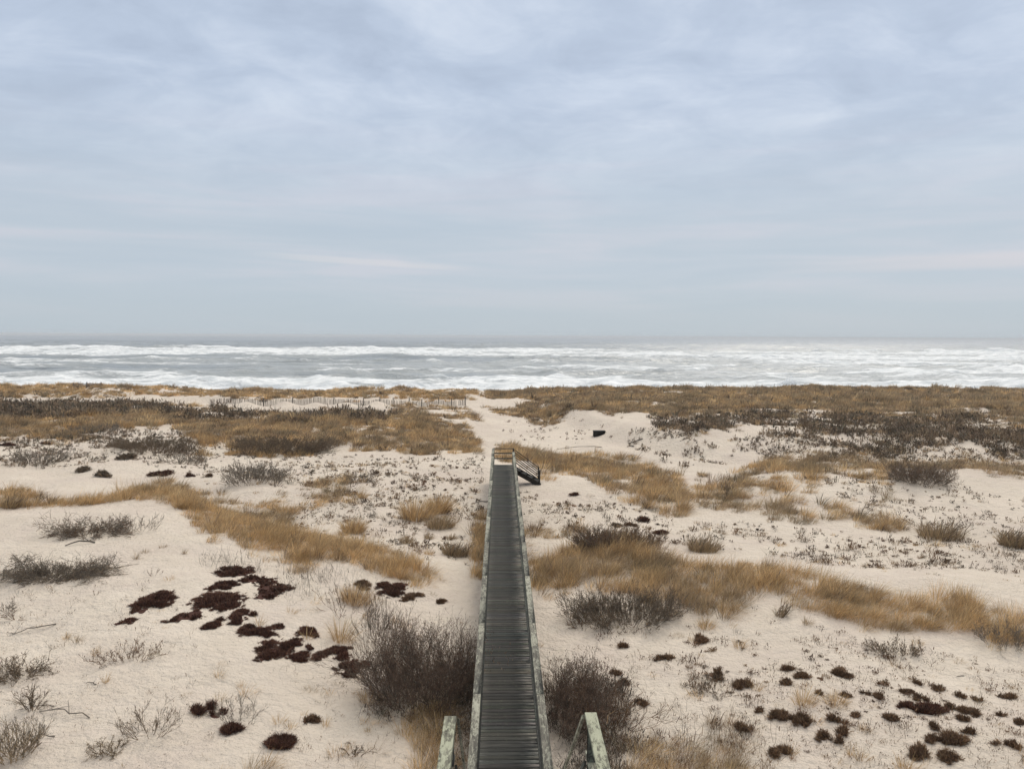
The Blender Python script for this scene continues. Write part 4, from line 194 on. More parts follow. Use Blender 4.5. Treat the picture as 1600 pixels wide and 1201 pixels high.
 ('beach_grass', 'g', 'single dry grass shoots on the sand in the left foreground', [(-12.01, 23.36), (-11.63, 23.03), (-11.31, 22.79), (-10.95, 22.49), (-10.64, 22.27), (-10.34, 22.06), (-10.05, 21.86), (-9.78, 21.7), (-9.51, 21.55), (-9.25, 21.38), (-8.98, 21.21), (-8.72, 21.06), (-8.46, 20.88), (-8.19, 20.69), (-7.94, 20.47), (-7.7, 20.29), (-7.47, 20.13), (-7.24, 19.96), (-7.03, 19.82), (-6.82, 19.71), (-6.62, 19.59), (-6.42, 19.47), (-6.22, 19.37), (-6.03, 19.27), (-5.83, 19.14), (-5.63, 19.02), (-5.45, 18.92), (-5.26, 18.82), (-5.07, 18.7), (-4.89, 18.6), (-4.71, 18.51), (-4.53, 18.43), (-4.36, 18.35), (-4.18, 18.26), (-4.01, 18.15), (-3.82, 18.08), (-3.63, 18.02), (-3.45, 17.96), (-3.26, 17.9), (-3.07, 17.83), (-2.89, 17.75), (-2.7, 17.67), (-2.52, 17.61), (-2.34, 17.54), (-2.16, 17.47), (-2.14, 17.24), (-2.11, 17.02), (-2.09, 16.8), (-2.07, 16.59), (-2.04, 16.39), (-2.02, 16.21), (-2.0, 16.03), (-1.98, 15.84), (-1.96, 15.65), (-1.94, 15.47), (-1.92, 15.31), (-1.9, 15.15), (-1.89, 15.0), (-1.87, 14.84), (-1.85, 14.68), (-1.83, 14.52), (-1.81, 14.37), (-1.8, 14.22), (-1.96, 14.21), (-2.12, 14.19), (-2.28, 14.15), (-2.43, 14.1), (-2.58, 14.06), (-2.74, 14.02), (-2.89, 13.98), (-3.04, 13.94), (-3.19, 13.89), (-3.34, 13.85), (-3.49, 13.82), (-3.65, 13.8), (-3.8, 13.78), (-3.95, 13.75), (-4.1, 13.73), (-4.25, 13.71), (-4.4, 13.69), (-4.55, 13.66), (-4.69, 13.62), (-4.83, 13.59), (-4.98, 13.56), (-5.13, 13.55), (-5.28, 13.54), (-5.43, 13.53), (-5.58, 13.52), (-5.73, 13.5), (-5.87, 13.49), (-6.02, 13.48), (-6.17, 13.47), (-6.32, 13.46), (-6.47, 13.45), (-6.62, 13.44), (-6.77, 13.43), (-6.92, 13.44), (-7.08, 13.44), (-7.13, 13.56), (-7.19, 13.68), (-7.26, 13.8), (-7.32, 13.93), (-7.38, 14.06), (-7.45, 14.2), (-7.52, 14.34), (-7.6, 14.49), (-7.67, 14.64), (-7.75, 14.79), (-7.83, 14.96), (-7.93, 15.15), (-8.01, 15.33), (-8.09, 15.48), (-8.17, 15.63), (-8.24, 15.78), (-8.32, 15.94), (-8.4, 16.1), (-8.49, 16.28), (-8.58, 16.46), (-8.66, 16.63), (-8.74, 16.79), (-8.83, 16.96), (-8.93, 17.17), (-9.05, 17.41), (-9.19, 17.69), (-9.32, 17.95), (-9.44, 18.2), (-9.55, 18.42), (-9.66, 18.64), (-9.78, 18.88), (-9.9, 19.12), (-10.03, 19.38), (-10.17, 19.67), (-10.29, 19.9), (-10.41, 20.14), (-10.52, 20.37), (-10.63, 20.58), (-10.74, 20.82), (-10.86, 21.06), (-10.98, 21.29), (-11.13, 21.59), (-11.31, 21.96), (-11.48, 22.3), (-11.64, 22.62), (-11.8, 22.95)], {'dens': 24, 'hgt': 0.24, 'thr': 0.3, 'clump': 0.8, 'frac2': 0.3, 'seed': 133}),
 ('scrub', 's', 'few sprigs on the trodden sand path beyond the boardwalk', [(0.03, 77.97), (0.98, 79.17), (1.95, 80.0), (2.94, 80.6), (3.94, 81.29), (4.87, 80.55), (5.6, 78.24), (6.34, 76.62), (7.06, 75.13), (7.74, 73.6), (8.44, 72.53), (8.46, 71.48), (8.39, 69.69), (8.07, 65.94), (7.97, 64.1), (7.11, 63.35), (6.31, 62.91), (5.5, 62.34), (4.7, 61.75), (4.11, 62.79), (3.52, 64.16), (2.87, 64.95), (2.24, 66.97), (1.59, 69.33), (0.86, 70.42), (0.6, 72.94), (0.32, 75.06)], {'dens': 2.5, 'hgt': 0.12, 'thr': 0.5, 'clump': 1, 'pal': 'BROWN'}),
 ('beach_grass', 'g', 'short pale stubble on the sand beside the left handrail', [(-2.99, 26.69), (-2.71, 27.04), (-2.42, 27.41), (-2.12, 27.77), (-1.81, 28.07), (-1.48, 28.25), (-1.15, 28.43), (-1.14, 27.87), (-1.11, 27.29), (-1.09, 26.7), (-1.07, 26.09), (-1.05, 25.57), (-1.04, 25.06), (-1.02, 24.51), (-1.0, 23.98), (-0.98, 23.48), (-0.96, 23.04), (-1.16, 23.34), (-1.35, 23.66), (-1.56, 23.96), (-1.76, 24.19), (-1.96, 24.43), (-2.29, 24.4), (-2.62, 24.38), (-2.95, 24.41), (-2.95, 24.85), (-2.96, 25.41), (-2.98, 26.05)], {'dens': 26, 'hgt': 0.2, 'thr': 0.35, 'clump': 0.8, 'frac2': 0.3, 'seed': 137}),
 ('beach_grass', 'g', 'thin dry grass shoots on the pale sand right of the boardwalk end', [(1.53, 43.52), (1.99, 42.96), (2.43, 42.44), (2.86, 41.91), (3.29, 41.45), (3.7, 40.93), (4.11, 40.45), (4.5, 39.98), (4.87, 39.39), (5.22, 38.87), (5.57, 38.38), (5.93, 38.02), (6.29, 37.74), (6.66, 37.51), (7.03, 37.35), (7.38, 37.08), (7.71, 36.72), (8.01, 36.31), (8.4, 36.07), (8.76, 35.76), (9.14, 35.57), (9.54, 35.41), (9.92, 35.25), (10.33, 35.18), (10.72, 35.06), (11.1, 34.91), (11.49, 34.79), (11.87, 34.66), (12.25, 34.53), (12.61, 34.36), (12.96, 34.18), (13.33, 34.05), (13.7, 33.94), (14.09, 33.88), (14.39, 33.64), (14.66, 33.37), (14.93, 33.09), (15.14, 32.7), (15.43, 32.48), (15.69, 32.25), (15.99, 32.06), (16.3, 31.93), (16.58, 31.76), (16.97, 31.79), (17.29, 31.7), (17.6, 31.6), (17.92, 31.5), (18.25, 31.45), (18.63, 31.47), (18.96, 31.42), (19.3, 31.37), (19.66, 31.36), (20.0, 31.32), (20.33, 31.28), (20.66, 31.23), (21.01, 31.21), (21.37, 31.19), (21.79, 31.28), (22.2, 31.34), (22.66, 31.48), (23.2, 31.7), (23.64, 31.8), (24.04, 31.84), (24.47, 31.91), (24.9, 31.98), (25.31, 32.03), (25.75, 32.11), (25.23, 31.46), (24.71, 30.79), (23.96, 29.85), (23.15, 28.84), (22.64, 28.2), (22.25, 27.71), (21.79, 27.13), (21.07, 26.23), (19.7, 24.53), (18.92, 23.56), (18.76, 23.7), (18.6, 23.85), (18.4, 23.97), (18.17, 24.03), (17.94, 24.1), (17.7, 24.16), (17.45, 24.22), (17.24, 24.32), (17.0, 24.39), (16.74, 24.42), (16.49, 24.48), (16.25, 24.55), (15.99, 24.6), (15.73, 24.64), (15.46, 24.68), (15.2, 24.73), (14.95, 24.79), (14.68, 24.83), (14.44, 24.91), (14.19, 25.0), (13.96, 25.1), (13.74, 25.23), (13.52, 25.37), (13.31, 25.53), (13.13, 25.77), (12.87, 25.86), (12.65, 26.05), (12.49, 26.39), (12.21, 26.48), (12.07, 26.89), (11.77, 26.96), (11.53, 27.18), (11.27, 27.37), (10.95, 27.41), (10.63, 27.44), (10.51, 28.02), (10.39, 28.53), (10.17, 28.8), (9.96, 29.12), (9.73, 29.41), (9.5, 29.71), (9.3, 30.12), (9.05, 30.4), (8.8, 30.69), (8.52, 30.9), (8.23, 31.08), (7.91, 31.19), (7.6, 31.32), (7.3, 31.52), (6.99, 31.68), (6.69, 31.97), (6.38, 32.24), (6.07, 32.51), (5.74, 32.7), (5.43, 33.01), (5.13, 33.49), (4.82, 33.9), (4.48, 34.25), (4.14, 34.63), (3.79, 34.92), (3.43, 35.23), (3.06, 35.48), (2.68, 35.78), (2.54, 36.69), (2.41, 37.92), (2.26, 38.97), (2.11, 40.32), (1.93, 41.42), (1.74, 42.51)], {'dens': 48, 'hgt': 0.24, 'thr': 0.5, 'clump': 1.1, 'frac2': 0.6, 'dark': 0.3, 'seed': 141}),
 ('beach_grass', 'g', 'small low grass clumps strewn over the pale swell at far right', [(17.59, 43.24), (17.92, 42.8), (18.27, 42.44), (18.61, 42.09), (18.98, 41.81), (19.36, 41.58), (19.76, 41.38), (20.16, 41.21), (20.57, 41.05), (20.95, 40.84), (21.38, 40.78), (21.82, 40.73), (22.25, 40.66), (22.66, 40.57), (23.11, 40.53), (23.56, 40.51), (24.18, 40.77), (24.87, 41.15), (25.4, 41.24), (25.83, 41.16), (26.26, 41.1), (26.71, 41.06), (27.1, 40.94), (27.42, 40.71), (27.79, 40.57), (28.19, 40.48), (28.64, 40.46), (29.05, 40.38), (29.62, 40.52), (30.18, 40.65), (30.7, 40.71), (31.19, 40.75), (31.66, 40.75), (32.0, 40.58), (32.24, 40.29), (30.86, 38.57), (30.14, 37.65), (29.47, 36.8), (28.74, 35.88), (27.94, 34.88), (27.35, 34.13), (26.81, 33.45), (26.26, 32.76), (25.75, 32.11), (25.33, 32.06), (24.93, 32.03), (24.53, 32.0), (24.11, 31.94), (23.73, 31.93), (23.31, 31.88), (22.88, 31.79), (22.41, 31.65), (22.02, 31.63), (21.6, 31.55), (21.25, 31.59), (21.03, 31.81), (20.74, 31.94), (20.41, 32.0), (20.11, 32.13), (19.86, 32.34), (19.56, 32.46), (19.23, 32.55), (18.76, 32.39), (18.37, 32.37), (18.02, 32.42), (17.69, 32.51), (17.36, 32.6), (17.02, 32.67), (16.66, 32.71), (16.24, 32.63), (16.32, 33.35), (16.39, 34.06), (16.35, 34.57), (16.35, 35.19), (16.35, 35.82), (16.32, 36.4), (16.31, 37.06), (16.48, 37.87), (16.65, 38.68), (16.84, 39.54), (16.97, 40.3), (17.13, 41.14), (17.26, 41.93)], {'dens': 26, 'hgt': 0.24, 'thr': 0.52, 'clump': 1.2, 'frac2': 0.8, 'dark': 0.3, 'seed': 143}),
 ('scrub', 's', 'dark leaf litter and dead twigs, partly standing in for shadow, on the sand under the bushes beside the boardwalk', [(-3.37, 18.75), (-3.18, 18.89), (-2.98, 19.04), (-2.78, 19.18), (-2.57, 19.31), (-2.36, 19.42), (-2.15, 19.55), (-1.93, 19.68), (-1.71, 19.82), (-1.49, 19.93), (-1.26, 20.03), (-1.03, 20.13), (-0.8, 20.23), (-0.79, 20.01), (-0.79, 19.78), (-0.78, 19.55), (-0.77, 19.31), (-0.76, 19.08), (-0.76, 18.85), (-0.75, 18.61), (-0.74, 18.39), (-0.73, 18.17), (-0.73, 17.92), (-0.72, 17.66), (-0.71, 17.42), (-0.7, 17.2), (-0.7, 16.98), (-0.69, 16.77), (-0.68, 16.57), (-0.68, 16.38), (-0.67, 16.21), (-0.67, 16.04), (-0.66, 15.86), (-0.65, 15.65), (-0.65, 15.46), (-0.64, 15.29), (-0.64, 15.14), (-0.63, 14.99), (-0.63, 14.83), (-0.62, 14.66), (-0.62, 14.49), (-0.78, 14.45), (-0.95, 14.42), (-1.11, 14.39), (-1.12, 14.53), (-1.14, 14.66), (-1.16, 14.82), (-1.18, 14.99), (-1.2, 15.17), (-1.22, 15.34), (-1.23, 15.51), (-1.25, 15.69), (-1.27, 15.87), (-1.29, 16.04), (-1.31, 16.21), (-1.33, 16.39), (-1.36, 16.57), (-1.38, 16.77), (-1.4, 16.98), (-1.42, 17.19), (-1.45, 17.4), (-1.67, 17.23), (-1.89, 17.05), (-2.09, 16.85), (-2.28, 16.92), (-2.47, 16.98), (-2.66, 17.04), (-2.85, 17.11), (-3.04, 17.18), (-3.09, 17.4), (-3.13, 17.62), (-3.18, 17.84), (-3.23, 18.06), (-3.27, 18.29), (-3.32, 18.52)], {'dens': 110, 'hgt': 0.2, 'thr': 0.2, 'clump': 0.8, 'pal': 'DARK', 'stems': 5, 'spread': 0.9}),  # litter and twigs; their dark colour also stands for shadow near the landing
 ('scrub', 's', 'dark leaf litter, partly standing in for shade, under the bush right of the boardwalk', [(1.13, 19.38), (1.33, 19.28), (1.54, 19.15), (1.74, 19.06), (1.94, 18.97), (2.14, 18.87), (2.2, 18.63), (2.26, 18.4), (2.32, 18.17), (2.38, 17.94), (2.43, 17.73), (2.49, 17.54), (2.54, 17.34), (2.6, 17.15), (2.65, 16.97), (2.7, 16.79), (2.75, 16.62), (2.81, 16.45), (2.73, 16.28), (2.65, 16.1), (2.57, 15.93), (2.5, 15.76), (2.43, 15.61), (2.35, 15.45), (2.28, 15.27), (2.21, 15.09), (2.14, 14.92), (2.07, 14.75), (2.0, 14.57), (1.82, 14.59), (1.63, 14.61), (1.45, 14.61), (1.26, 14.61), (1.08, 14.61), (0.89, 14.6), (0.9, 14.74), (0.91, 14.88), (0.91, 15.02), (0.92, 15.16), (0.93, 15.32), (0.94, 15.48), (0.94, 15.67), (0.95, 15.86), (0.96, 16.06), (0.97, 16.27), (0.99, 16.48), (1.0, 16.7), (1.01, 16.91), (1.02, 17.13), (1.03, 17.35), (1.04, 17.58), (1.05, 17.79), (1.06, 17.98), (1.07, 18.2), (1.08, 18.43), (1.09, 18.66), (1.1, 18.9), (1.11, 19.15)], {'dens': 110, 'hgt': 0.22, 'thr': 0.15, 'clump': 0.8, 'pal': 'BUSH', 'stems': 5, 'spread': 0.9}),  # dark litter that also fills in the shade beside the landing
 ('scrub', 's', 'tiny brown rosettes strewn between the cushions in the right foreground', [(4.83, 21.95), (5.08, 21.91), (5.31, 21.84), (5.54, 21.77), (5.77, 21.68), (6.0, 21.6), (6.23, 21.53), (6.46, 21.45), (6.69, 21.4), (6.92, 21.35), (7.15, 21.31), (7.39, 21.27), (7.62, 21.24), (7.85, 21.2), (8.08, 21.14), (8.3, 21.07), (8.51, 20.99), (8.72, 20.91), (8.91, 20.81), (9.1, 20.72), (9.31, 20.66), (9.51, 20.6), (9.71, 20.53), (9.91, 20.47), (10.11, 20.4), (10.3, 20.32), (10.5, 20.25), (10.69, 20.19), (10.89, 20.13), (11.07, 20.05), (11.25, 19.96), (11.42, 19.87), (11.59, 19.78), (11.76, 19.69), (11.93, 19.59), (12.09, 19.49), (12.25, 19.4), (12.43, 19.34), (12.61, 19.27), (12.77, 19.18), (12.87, 19.05), (12.98, 18.92), (13.08, 18.79), (13.18, 18.67), (13.28, 18.54), (13.38, 18.42), (13.47, 18.29), (13.57, 18.16), (13.66, 18.04), (13.76, 17.93), (13.86, 17.82), (13.94, 17.7), (14.02, 17.57), (14.1, 17.44), (13.95, 17.25), (13.8, 17.06), (13.65, 16.88), (13.5, 16.68), (13.34, 16.48), (13.19, 16.3), (13.05, 16.11), (12.89, 15.92), (12.72, 15.7), (12.53, 15.46), (12.36, 15.25), (12.22, 15.08), (12.09, 14.91), (11.96, 14.75), (11.84, 14.6), (11.73, 14.45), (11.61, 14.31), (11.5, 14.16), (11.32, 14.15), (11.14, 14.14), (10.97, 14.13), (10.8, 14.13), (10.63, 14.13), (10.47, 14.14), (10.31, 14.14), (10.14, 14.15), (9.99, 14.17), (9.84, 14.2), (9.69, 14.22), (9.53, 14.24), (9.38, 14.26), (9.22, 14.29), (9.07, 14.31), (8.92, 14.33), (8.75, 14.34), (8.58, 14.33), (8.4, 14.31), (8.22, 14.3), (8.05, 14.31), (7.89, 14.32), (7.73, 14.34), (7.57, 14.34), (7.4, 14.35), (7.24, 14.36), (7.08, 14.38), (6.91, 14.39), (6.74, 14.39), (6.58, 14.4), (6.41, 14.41), (6.25, 14.43), (6.08, 14.44), (5.91, 14.43), (5.73, 14.41), (5.56, 14.4), (5.39, 14.4), (5.23, 14.42), (5.07, 14.44), (4.9, 14.45), (4.73, 14.46), (4.7, 14.59), (4.67, 14.73), (4.64, 14.87), (4.61, 15.02), (4.58, 15.17), (4.55, 15.33), (4.52, 15.49), (4.49, 15.65), (4.46, 15.82), (4.42, 15.98), (4.38, 16.13), (4.34, 16.28), (4.3, 16.44), (4.26, 16.6), (4.22, 16.77), (4.18, 16.95), (4.13, 17.13), (4.09, 17.31), (4.12, 17.5), (4.15, 17.71), (4.19, 17.96), (4.23, 18.21), (4.27, 18.45), (4.31, 18.68), (4.34, 18.9), (4.37, 19.11), (4.41, 19.36), (4.45, 19.65), (4.51, 19.96), (4.57, 20.32), (4.62, 20.65), (4.67, 20.96), (4.72, 21.28), (4.78, 21.61)], {'dens': 2.6, 'hgt': 0.085, 'thr': 0.36, 'clump': 1.2, 'pal': 'BROWN', 'stems': 36, 'wid': 0.011, 'spread': 0.9}),
 ('scrub', 's', 'small brown rosettes dotted over the sand between mound and boardwalk', [(-13.08, 45.94), (-12.61, 46.12), (-12.16, 46.37), (-11.72, 46.69), (-11.26, 46.99), (-10.8, 47.3), (-10.31, 47.52), (-9.87, 47.98), (-9.44, 48.59), (-8.98, 49.07), (-8.49, 49.46), (-7.98, 49.74), (-7.46, 50.02), (-6.94, 50.34), (-6.41, 50.68), (-5.87, 50.98), (-5.31, 51.14), (-4.75, 51.41), (-4.19, 51.6), (-3.65, 52.22), (-3.08, 52.67), (-2.5, 52.92), (-1.92, 53.66), (-1.32, 53.8), (-1.28, 51.63), (-1.26, 50.32), (-1.24, 49.23), (-1.23, 48.26), (-1.2, 46.47), (-1.17, 44.93), (-1.15, 43.7), (-1.13, 42.44), (-1.11, 41.16), (-1.09, 39.97), (-1.08, 39.25), (-1.06, 38.33), (-1.05, 37.3), (-1.03, 36.41), (-1.01, 35.31), (-0.99, 34.1), (-0.97, 33.14), (-0.96, 32.36), (-0.95, 31.75), (-0.94, 31.17), (-0.93, 30.51), (-0.91, 29.81), (-1.27, 29.75), (-1.63, 29.69), (-1.98, 29.57), (-2.32, 29.37), (-2.67, 29.25), (-3.01, 29.1), (-3.34, 29.41), (-3.68, 29.81), (-4.03, 30.22), (-4.37, 30.49), (-4.77, 31.1), (-5.15, 31.58), (-5.54, 31.97), (-5.9, 32.21), (-6.28, 32.57), (-6.7, 33.14), (-7.11, 33.56), (-7.5, 33.89), (-7.95, 34.44), (-8.44, 35.14), (-8.93, 35.75), (-9.47, 36.55), (-10.03, 37.33), (-10.53, 37.87), (-10.83, 38.78), (-11.09, 39.59), (-11.33, 40.3), (-11.58, 41.04), (-11.97, 42.3), (-12.4, 43.68)], {'dens': 1.8, 'hgt': 0.14, 'thr': 0.44, 'clump': 1.3, 'pal': 'BROWN', 'stems': 30, 'wid': 0.011, 'spread': 0.9}),
 ('scrub', 's', 'small dark rosettes dotted over the sand right of the boardwalk end', [(1.53, 43.52), (1.98, 43.02), (2.42, 42.56), (2.85, 42.07), (3.28, 41.68), (3.69, 41.15), (4.09, 40.67), (4.48, 40.28), (4.88, 39.9), (5.25, 39.41), (5.59, 38.78), (5.94, 38.33), (6.29, 37.94), (6.66, 37.66), (7.03, 37.45), (7.38, 37.15), (7.71, 36.77), (8.01, 36.31), (8.37, 36.07), (8.71, 35.76), (9.07, 35.56), (9.43, 35.41), (9.79, 35.24), (10.17, 35.14), (10.55, 35.05), (10.89, 34.88), (11.25, 34.74), (11.61, 34.62), (11.95, 34.47), (12.28, 34.28), (12.6, 34.07), (12.93, 33.9), (13.24, 33.7), (13.58, 33.59), (13.93, 33.49), (14.29, 33.43), (14.62, 33.28), (14.92, 33.1), (15.17, 32.81), (15.49, 32.67), (15.82, 32.57), (16.21, 32.58), (16.61, 32.63), (16.94, 32.53), (17.26, 32.43), (17.57, 32.3), (17.87, 32.15), (18.18, 32.04), (18.54, 32.02), (18.88, 31.95), (19.09, 31.68), (19.35, 31.5), (19.64, 31.38), (19.92, 31.25), (20.21, 31.12), (20.5, 31.01), (20.78, 30.89), (21.13, 30.87), (21.51, 30.9), (21.83, 30.84), (22.19, 30.83), (22.61, 30.91), (23.05, 31.01), (23.5, 31.13), (23.93, 31.21), (24.34, 31.26), (24.73, 31.29), (25.09, 31.27), (24.44, 30.46), (23.47, 29.24), (22.87, 28.49), (22.41, 27.91), (21.96, 27.35), (21.6, 27.29), (21.18, 27.16), (20.8, 27.08), (20.46, 27.05), (20.12, 27.01), (19.8, 27.01), (19.43, 26.93), (19.12, 26.93), (18.81, 26.93), (18.55, 27.01), (18.32, 27.13), (18.03, 27.17), (17.66, 27.08), (17.36, 27.11), (17.06, 27.13), (16.71, 27.08), (16.3, 26.92), (15.93, 26.82), (15.63, 26.84), (15.36, 26.9), (15.01, 26.84), (14.72, 26.88), (14.45, 26.95), (14.17, 27.01), (13.92, 27.13), (13.76, 27.43), (13.58, 27.71), (13.36, 27.9), (13.05, 27.94), (12.69, 27.85), (12.33, 27.77), (11.99, 27.72), (11.7, 27.78), (11.39, 27.8), (11.09, 27.86), (10.81, 27.96), (10.51, 28.02), (10.39, 28.53), (10.17, 28.8), (9.96, 29.12), (9.73, 29.41), (9.5, 29.71), (9.3, 30.12), (9.05, 30.4), (8.8, 30.69), (8.52, 30.9), (8.23, 31.08), (7.91, 31.19), (7.6, 31.32), (7.3, 31.52), (6.99, 31.68), (6.66, 31.9), (6.33, 32.08), (5.99, 32.24), (5.63, 32.33), (5.29, 32.54), (4.96, 32.86), (4.64, 33.27), (4.31, 33.66), (3.96, 33.99), (3.59, 34.19), (3.2, 34.29), (2.82, 34.48), (2.44, 34.75), (2.06, 35.07), (2.01, 36.01), (1.95, 36.93), (1.9, 38.02), (1.84, 39.11), (1.77, 40.26), (1.7, 41.44), (1.62, 42.5)], {'dens': 1.6, 'hgt': 0.14, 'thr': 0.42, 'clump': 1.3, 'pal': 'BROWN', 'stems': 30, 'wid': 0.011, 'spread': 0.9}),
 ('beach_grass', 'g', 'tan grass wisps mixed into the dark scrub below the right ridge', [(9.05, 72.76), (9.83, 72.33), (10.64, 72.12), (11.47, 72.11), (12.24, 71.72), (12.93, 70.94), (13.63, 70.29), (14.35, 69.84), (15.01, 69.14), (15.68, 68.55), (16.44, 68.43), (17.21, 68.3), (18.08, 68.59), (18.8, 68.33), (19.6, 68.33), (20.41, 68.4), (21.27, 68.58), (22.24, 69.12), (23.2, 69.56), (24.02, 69.64), (24.9, 69.86), (25.69, 69.79), (26.44, 69.67), (27.14, 69.39), (27.83, 69.12), (28.56, 68.98), (29.3, 68.83), (29.89, 68.38), (30.45, 67.87), (31.15, 67.68), (31.91, 67.63), (32.67, 67.6), (33.44, 67.57), (34.17, 67.46), (34.9, 67.37), (35.87, 67.73), (36.66, 67.74), (37.38, 67.62), (38.17, 67.64), (39.0, 67.72), (39.98, 68.05), (40.82, 68.13), (41.68, 68.24), (42.31, 67.98), (42.9, 67.66), (43.48, 67.36), (44.25, 67.33), (45.26, 67.67), (45.97, 67.56), (46.44, 67.11), (47.02, 66.82), (47.61, 66.56), (48.03, 66.06), (48.31, 65.41), (48.58, 64.76), (49.08, 64.42), (49.7, 64.25), (50.42, 64.21), (51.06, 64.09), (49.95, 62.67), (48.29, 60.57), (45.14, 56.61), (43.91, 55.06), (43.23, 54.18), (41.76, 52.33), (41.0, 51.36), (40.56, 50.8), (39.77, 49.79), (38.83, 48.59), (38.33, 48.68), (37.93, 48.9), (37.59, 49.21), (37.33, 49.62), (36.98, 49.94), (36.59, 50.19), (36.15, 50.41), (35.79, 50.73), (35.43, 51.05), (35.04, 51.36), (34.6, 51.6), (34.13, 51.8), (33.62, 51.95), (33.17, 52.19), (32.4, 51.92), (31.23, 51.02), (30.8, 51.29), (30.33, 51.5), (29.93, 51.85), (29.53, 52.2), (29.08, 52.47), (28.46, 52.47), (27.93, 52.6), (27.39, 52.74), (26.77, 52.72), (26.17, 52.75), (25.63, 52.91), (25.0, 52.87), (24.32, 52.72), (23.75, 52.82), (23.27, 53.14), (22.81, 53.5), (22.4, 54.02), (22.0, 54.56), (21.48, 54.85), (20.88, 54.93), (20.35, 55.23), (19.78, 55.43), (19.21, 55.63), (18.67, 55.94), (18.09, 56.14), (17.44, 56.14), (16.83, 56.28), (16.27, 56.59), (15.66, 56.76), (15.04, 56.88), (14.4, 56.96), (13.77, 57.05), (13.15, 57.22), (12.6, 57.71), (12.04, 58.23), (11.61, 59.42), (11.17, 60.75), (10.62, 61.62), (10.26, 63.03), (9.88, 64.55), (9.66, 67.27), (9.57, 71.46)], {'dens': 120, 'hgt': 0.38, 'thr': 0.44, 'clump': 1.6, 'frac2': 0.7, 'dark': 0.2, 'seed': 151, 'wid': 0.008, 'warp': 1.5}),
 ('beach_grass', 'g', 'pale wispy stubble on the sand in the hollow behind the left mound', [(-16.69, 32.75), (-16.58, 33.16), (-16.48, 33.62), (-16.28, 33.87), (-16.13, 34.24), (-16.08, 34.85), (-16.2, 35.88), (-18.99, 43.05), (-18.93, 43.86), (-18.79, 44.53), (-18.6, 45.12), (-18.44, 45.81), (-18.25, 46.44), (-18.08, 47.16), (-18.07, 48.36), (-18.0, 49.44), (-17.56, 49.83), (-17.05, 50.03), (-16.51, 50.17), (-15.91, 50.14), (-15.39, 50.32), (-14.91, 50.71), (-14.35, 50.81), (-13.81, 51.02), (-13.32, 51.42), (-12.84, 51.89), (-12.39, 52.56), (-11.88, 53.02), (-11.33, 53.33), (-10.74, 53.43), (-10.15, 53.45), (-9.55, 53.51), (-8.97, 53.61), (-8.38, 53.72), (-7.79, 53.86), (-7.2, 53.93), (-6.59, 53.95), (-5.98, 53.98), (-5.37, 53.9), (-4.75, 53.78), (-4.14, 53.8), (-3.56, 54.24), (-2.97, 54.62), (-2.34, 54.39), (-1.73, 54.53), (-1.12, 54.84), (-1.08, 51.99), (-1.07, 50.94), (-1.06, 49.62), (-1.05, 48.53), (-1.02, 46.67), (-1.0, 45.2), (-0.98, 43.85), (-0.97, 42.56), (-0.95, 41.23), (-0.93, 39.96), (-0.93, 39.2), (-0.92, 38.26), (-1.37, 38.46), (-1.83, 38.66), (-2.29, 38.78), (-2.77, 39.05), (-3.23, 39.03), (-3.69, 39.14), (-4.18, 39.44), (-4.66, 39.56), (-5.06, 39.23), (-5.45, 38.81), (-5.79, 38.2), (-6.14, 37.72), (-6.52, 37.4), (-6.9, 37.19), (-7.29, 37.08), (-7.68, 36.96), (-8.07, 36.81), (-8.46, 36.73), (-8.87, 36.72), (-9.28, 36.69), (-9.71, 36.78), (-10.12, 36.77), (-10.49, 36.63), (-10.92, 36.7), (-11.33, 36.68), (-11.73, 36.68), (-12.14, 36.67), (-12.44, 36.34), (-12.6, 35.65), (-11.63, 31.85), (-11.87, 31.53), (-12.16, 31.37), (-12.44, 31.21), (-12.75, 31.1), (-13.09, 31.1), (-13.46, 31.15), (-13.89, 31.34), (-14.28, 31.43), (-14.76, 31.72), (-15.29, 32.1), (-15.8, 32.42), (-16.25, 32.6)], {'dens': 36, 'hgt': 0.2, 'thr': 0.5, 'clump': 0.9, 'frac2': 0.6, 'dark': 0.2, 'seed': 153}),
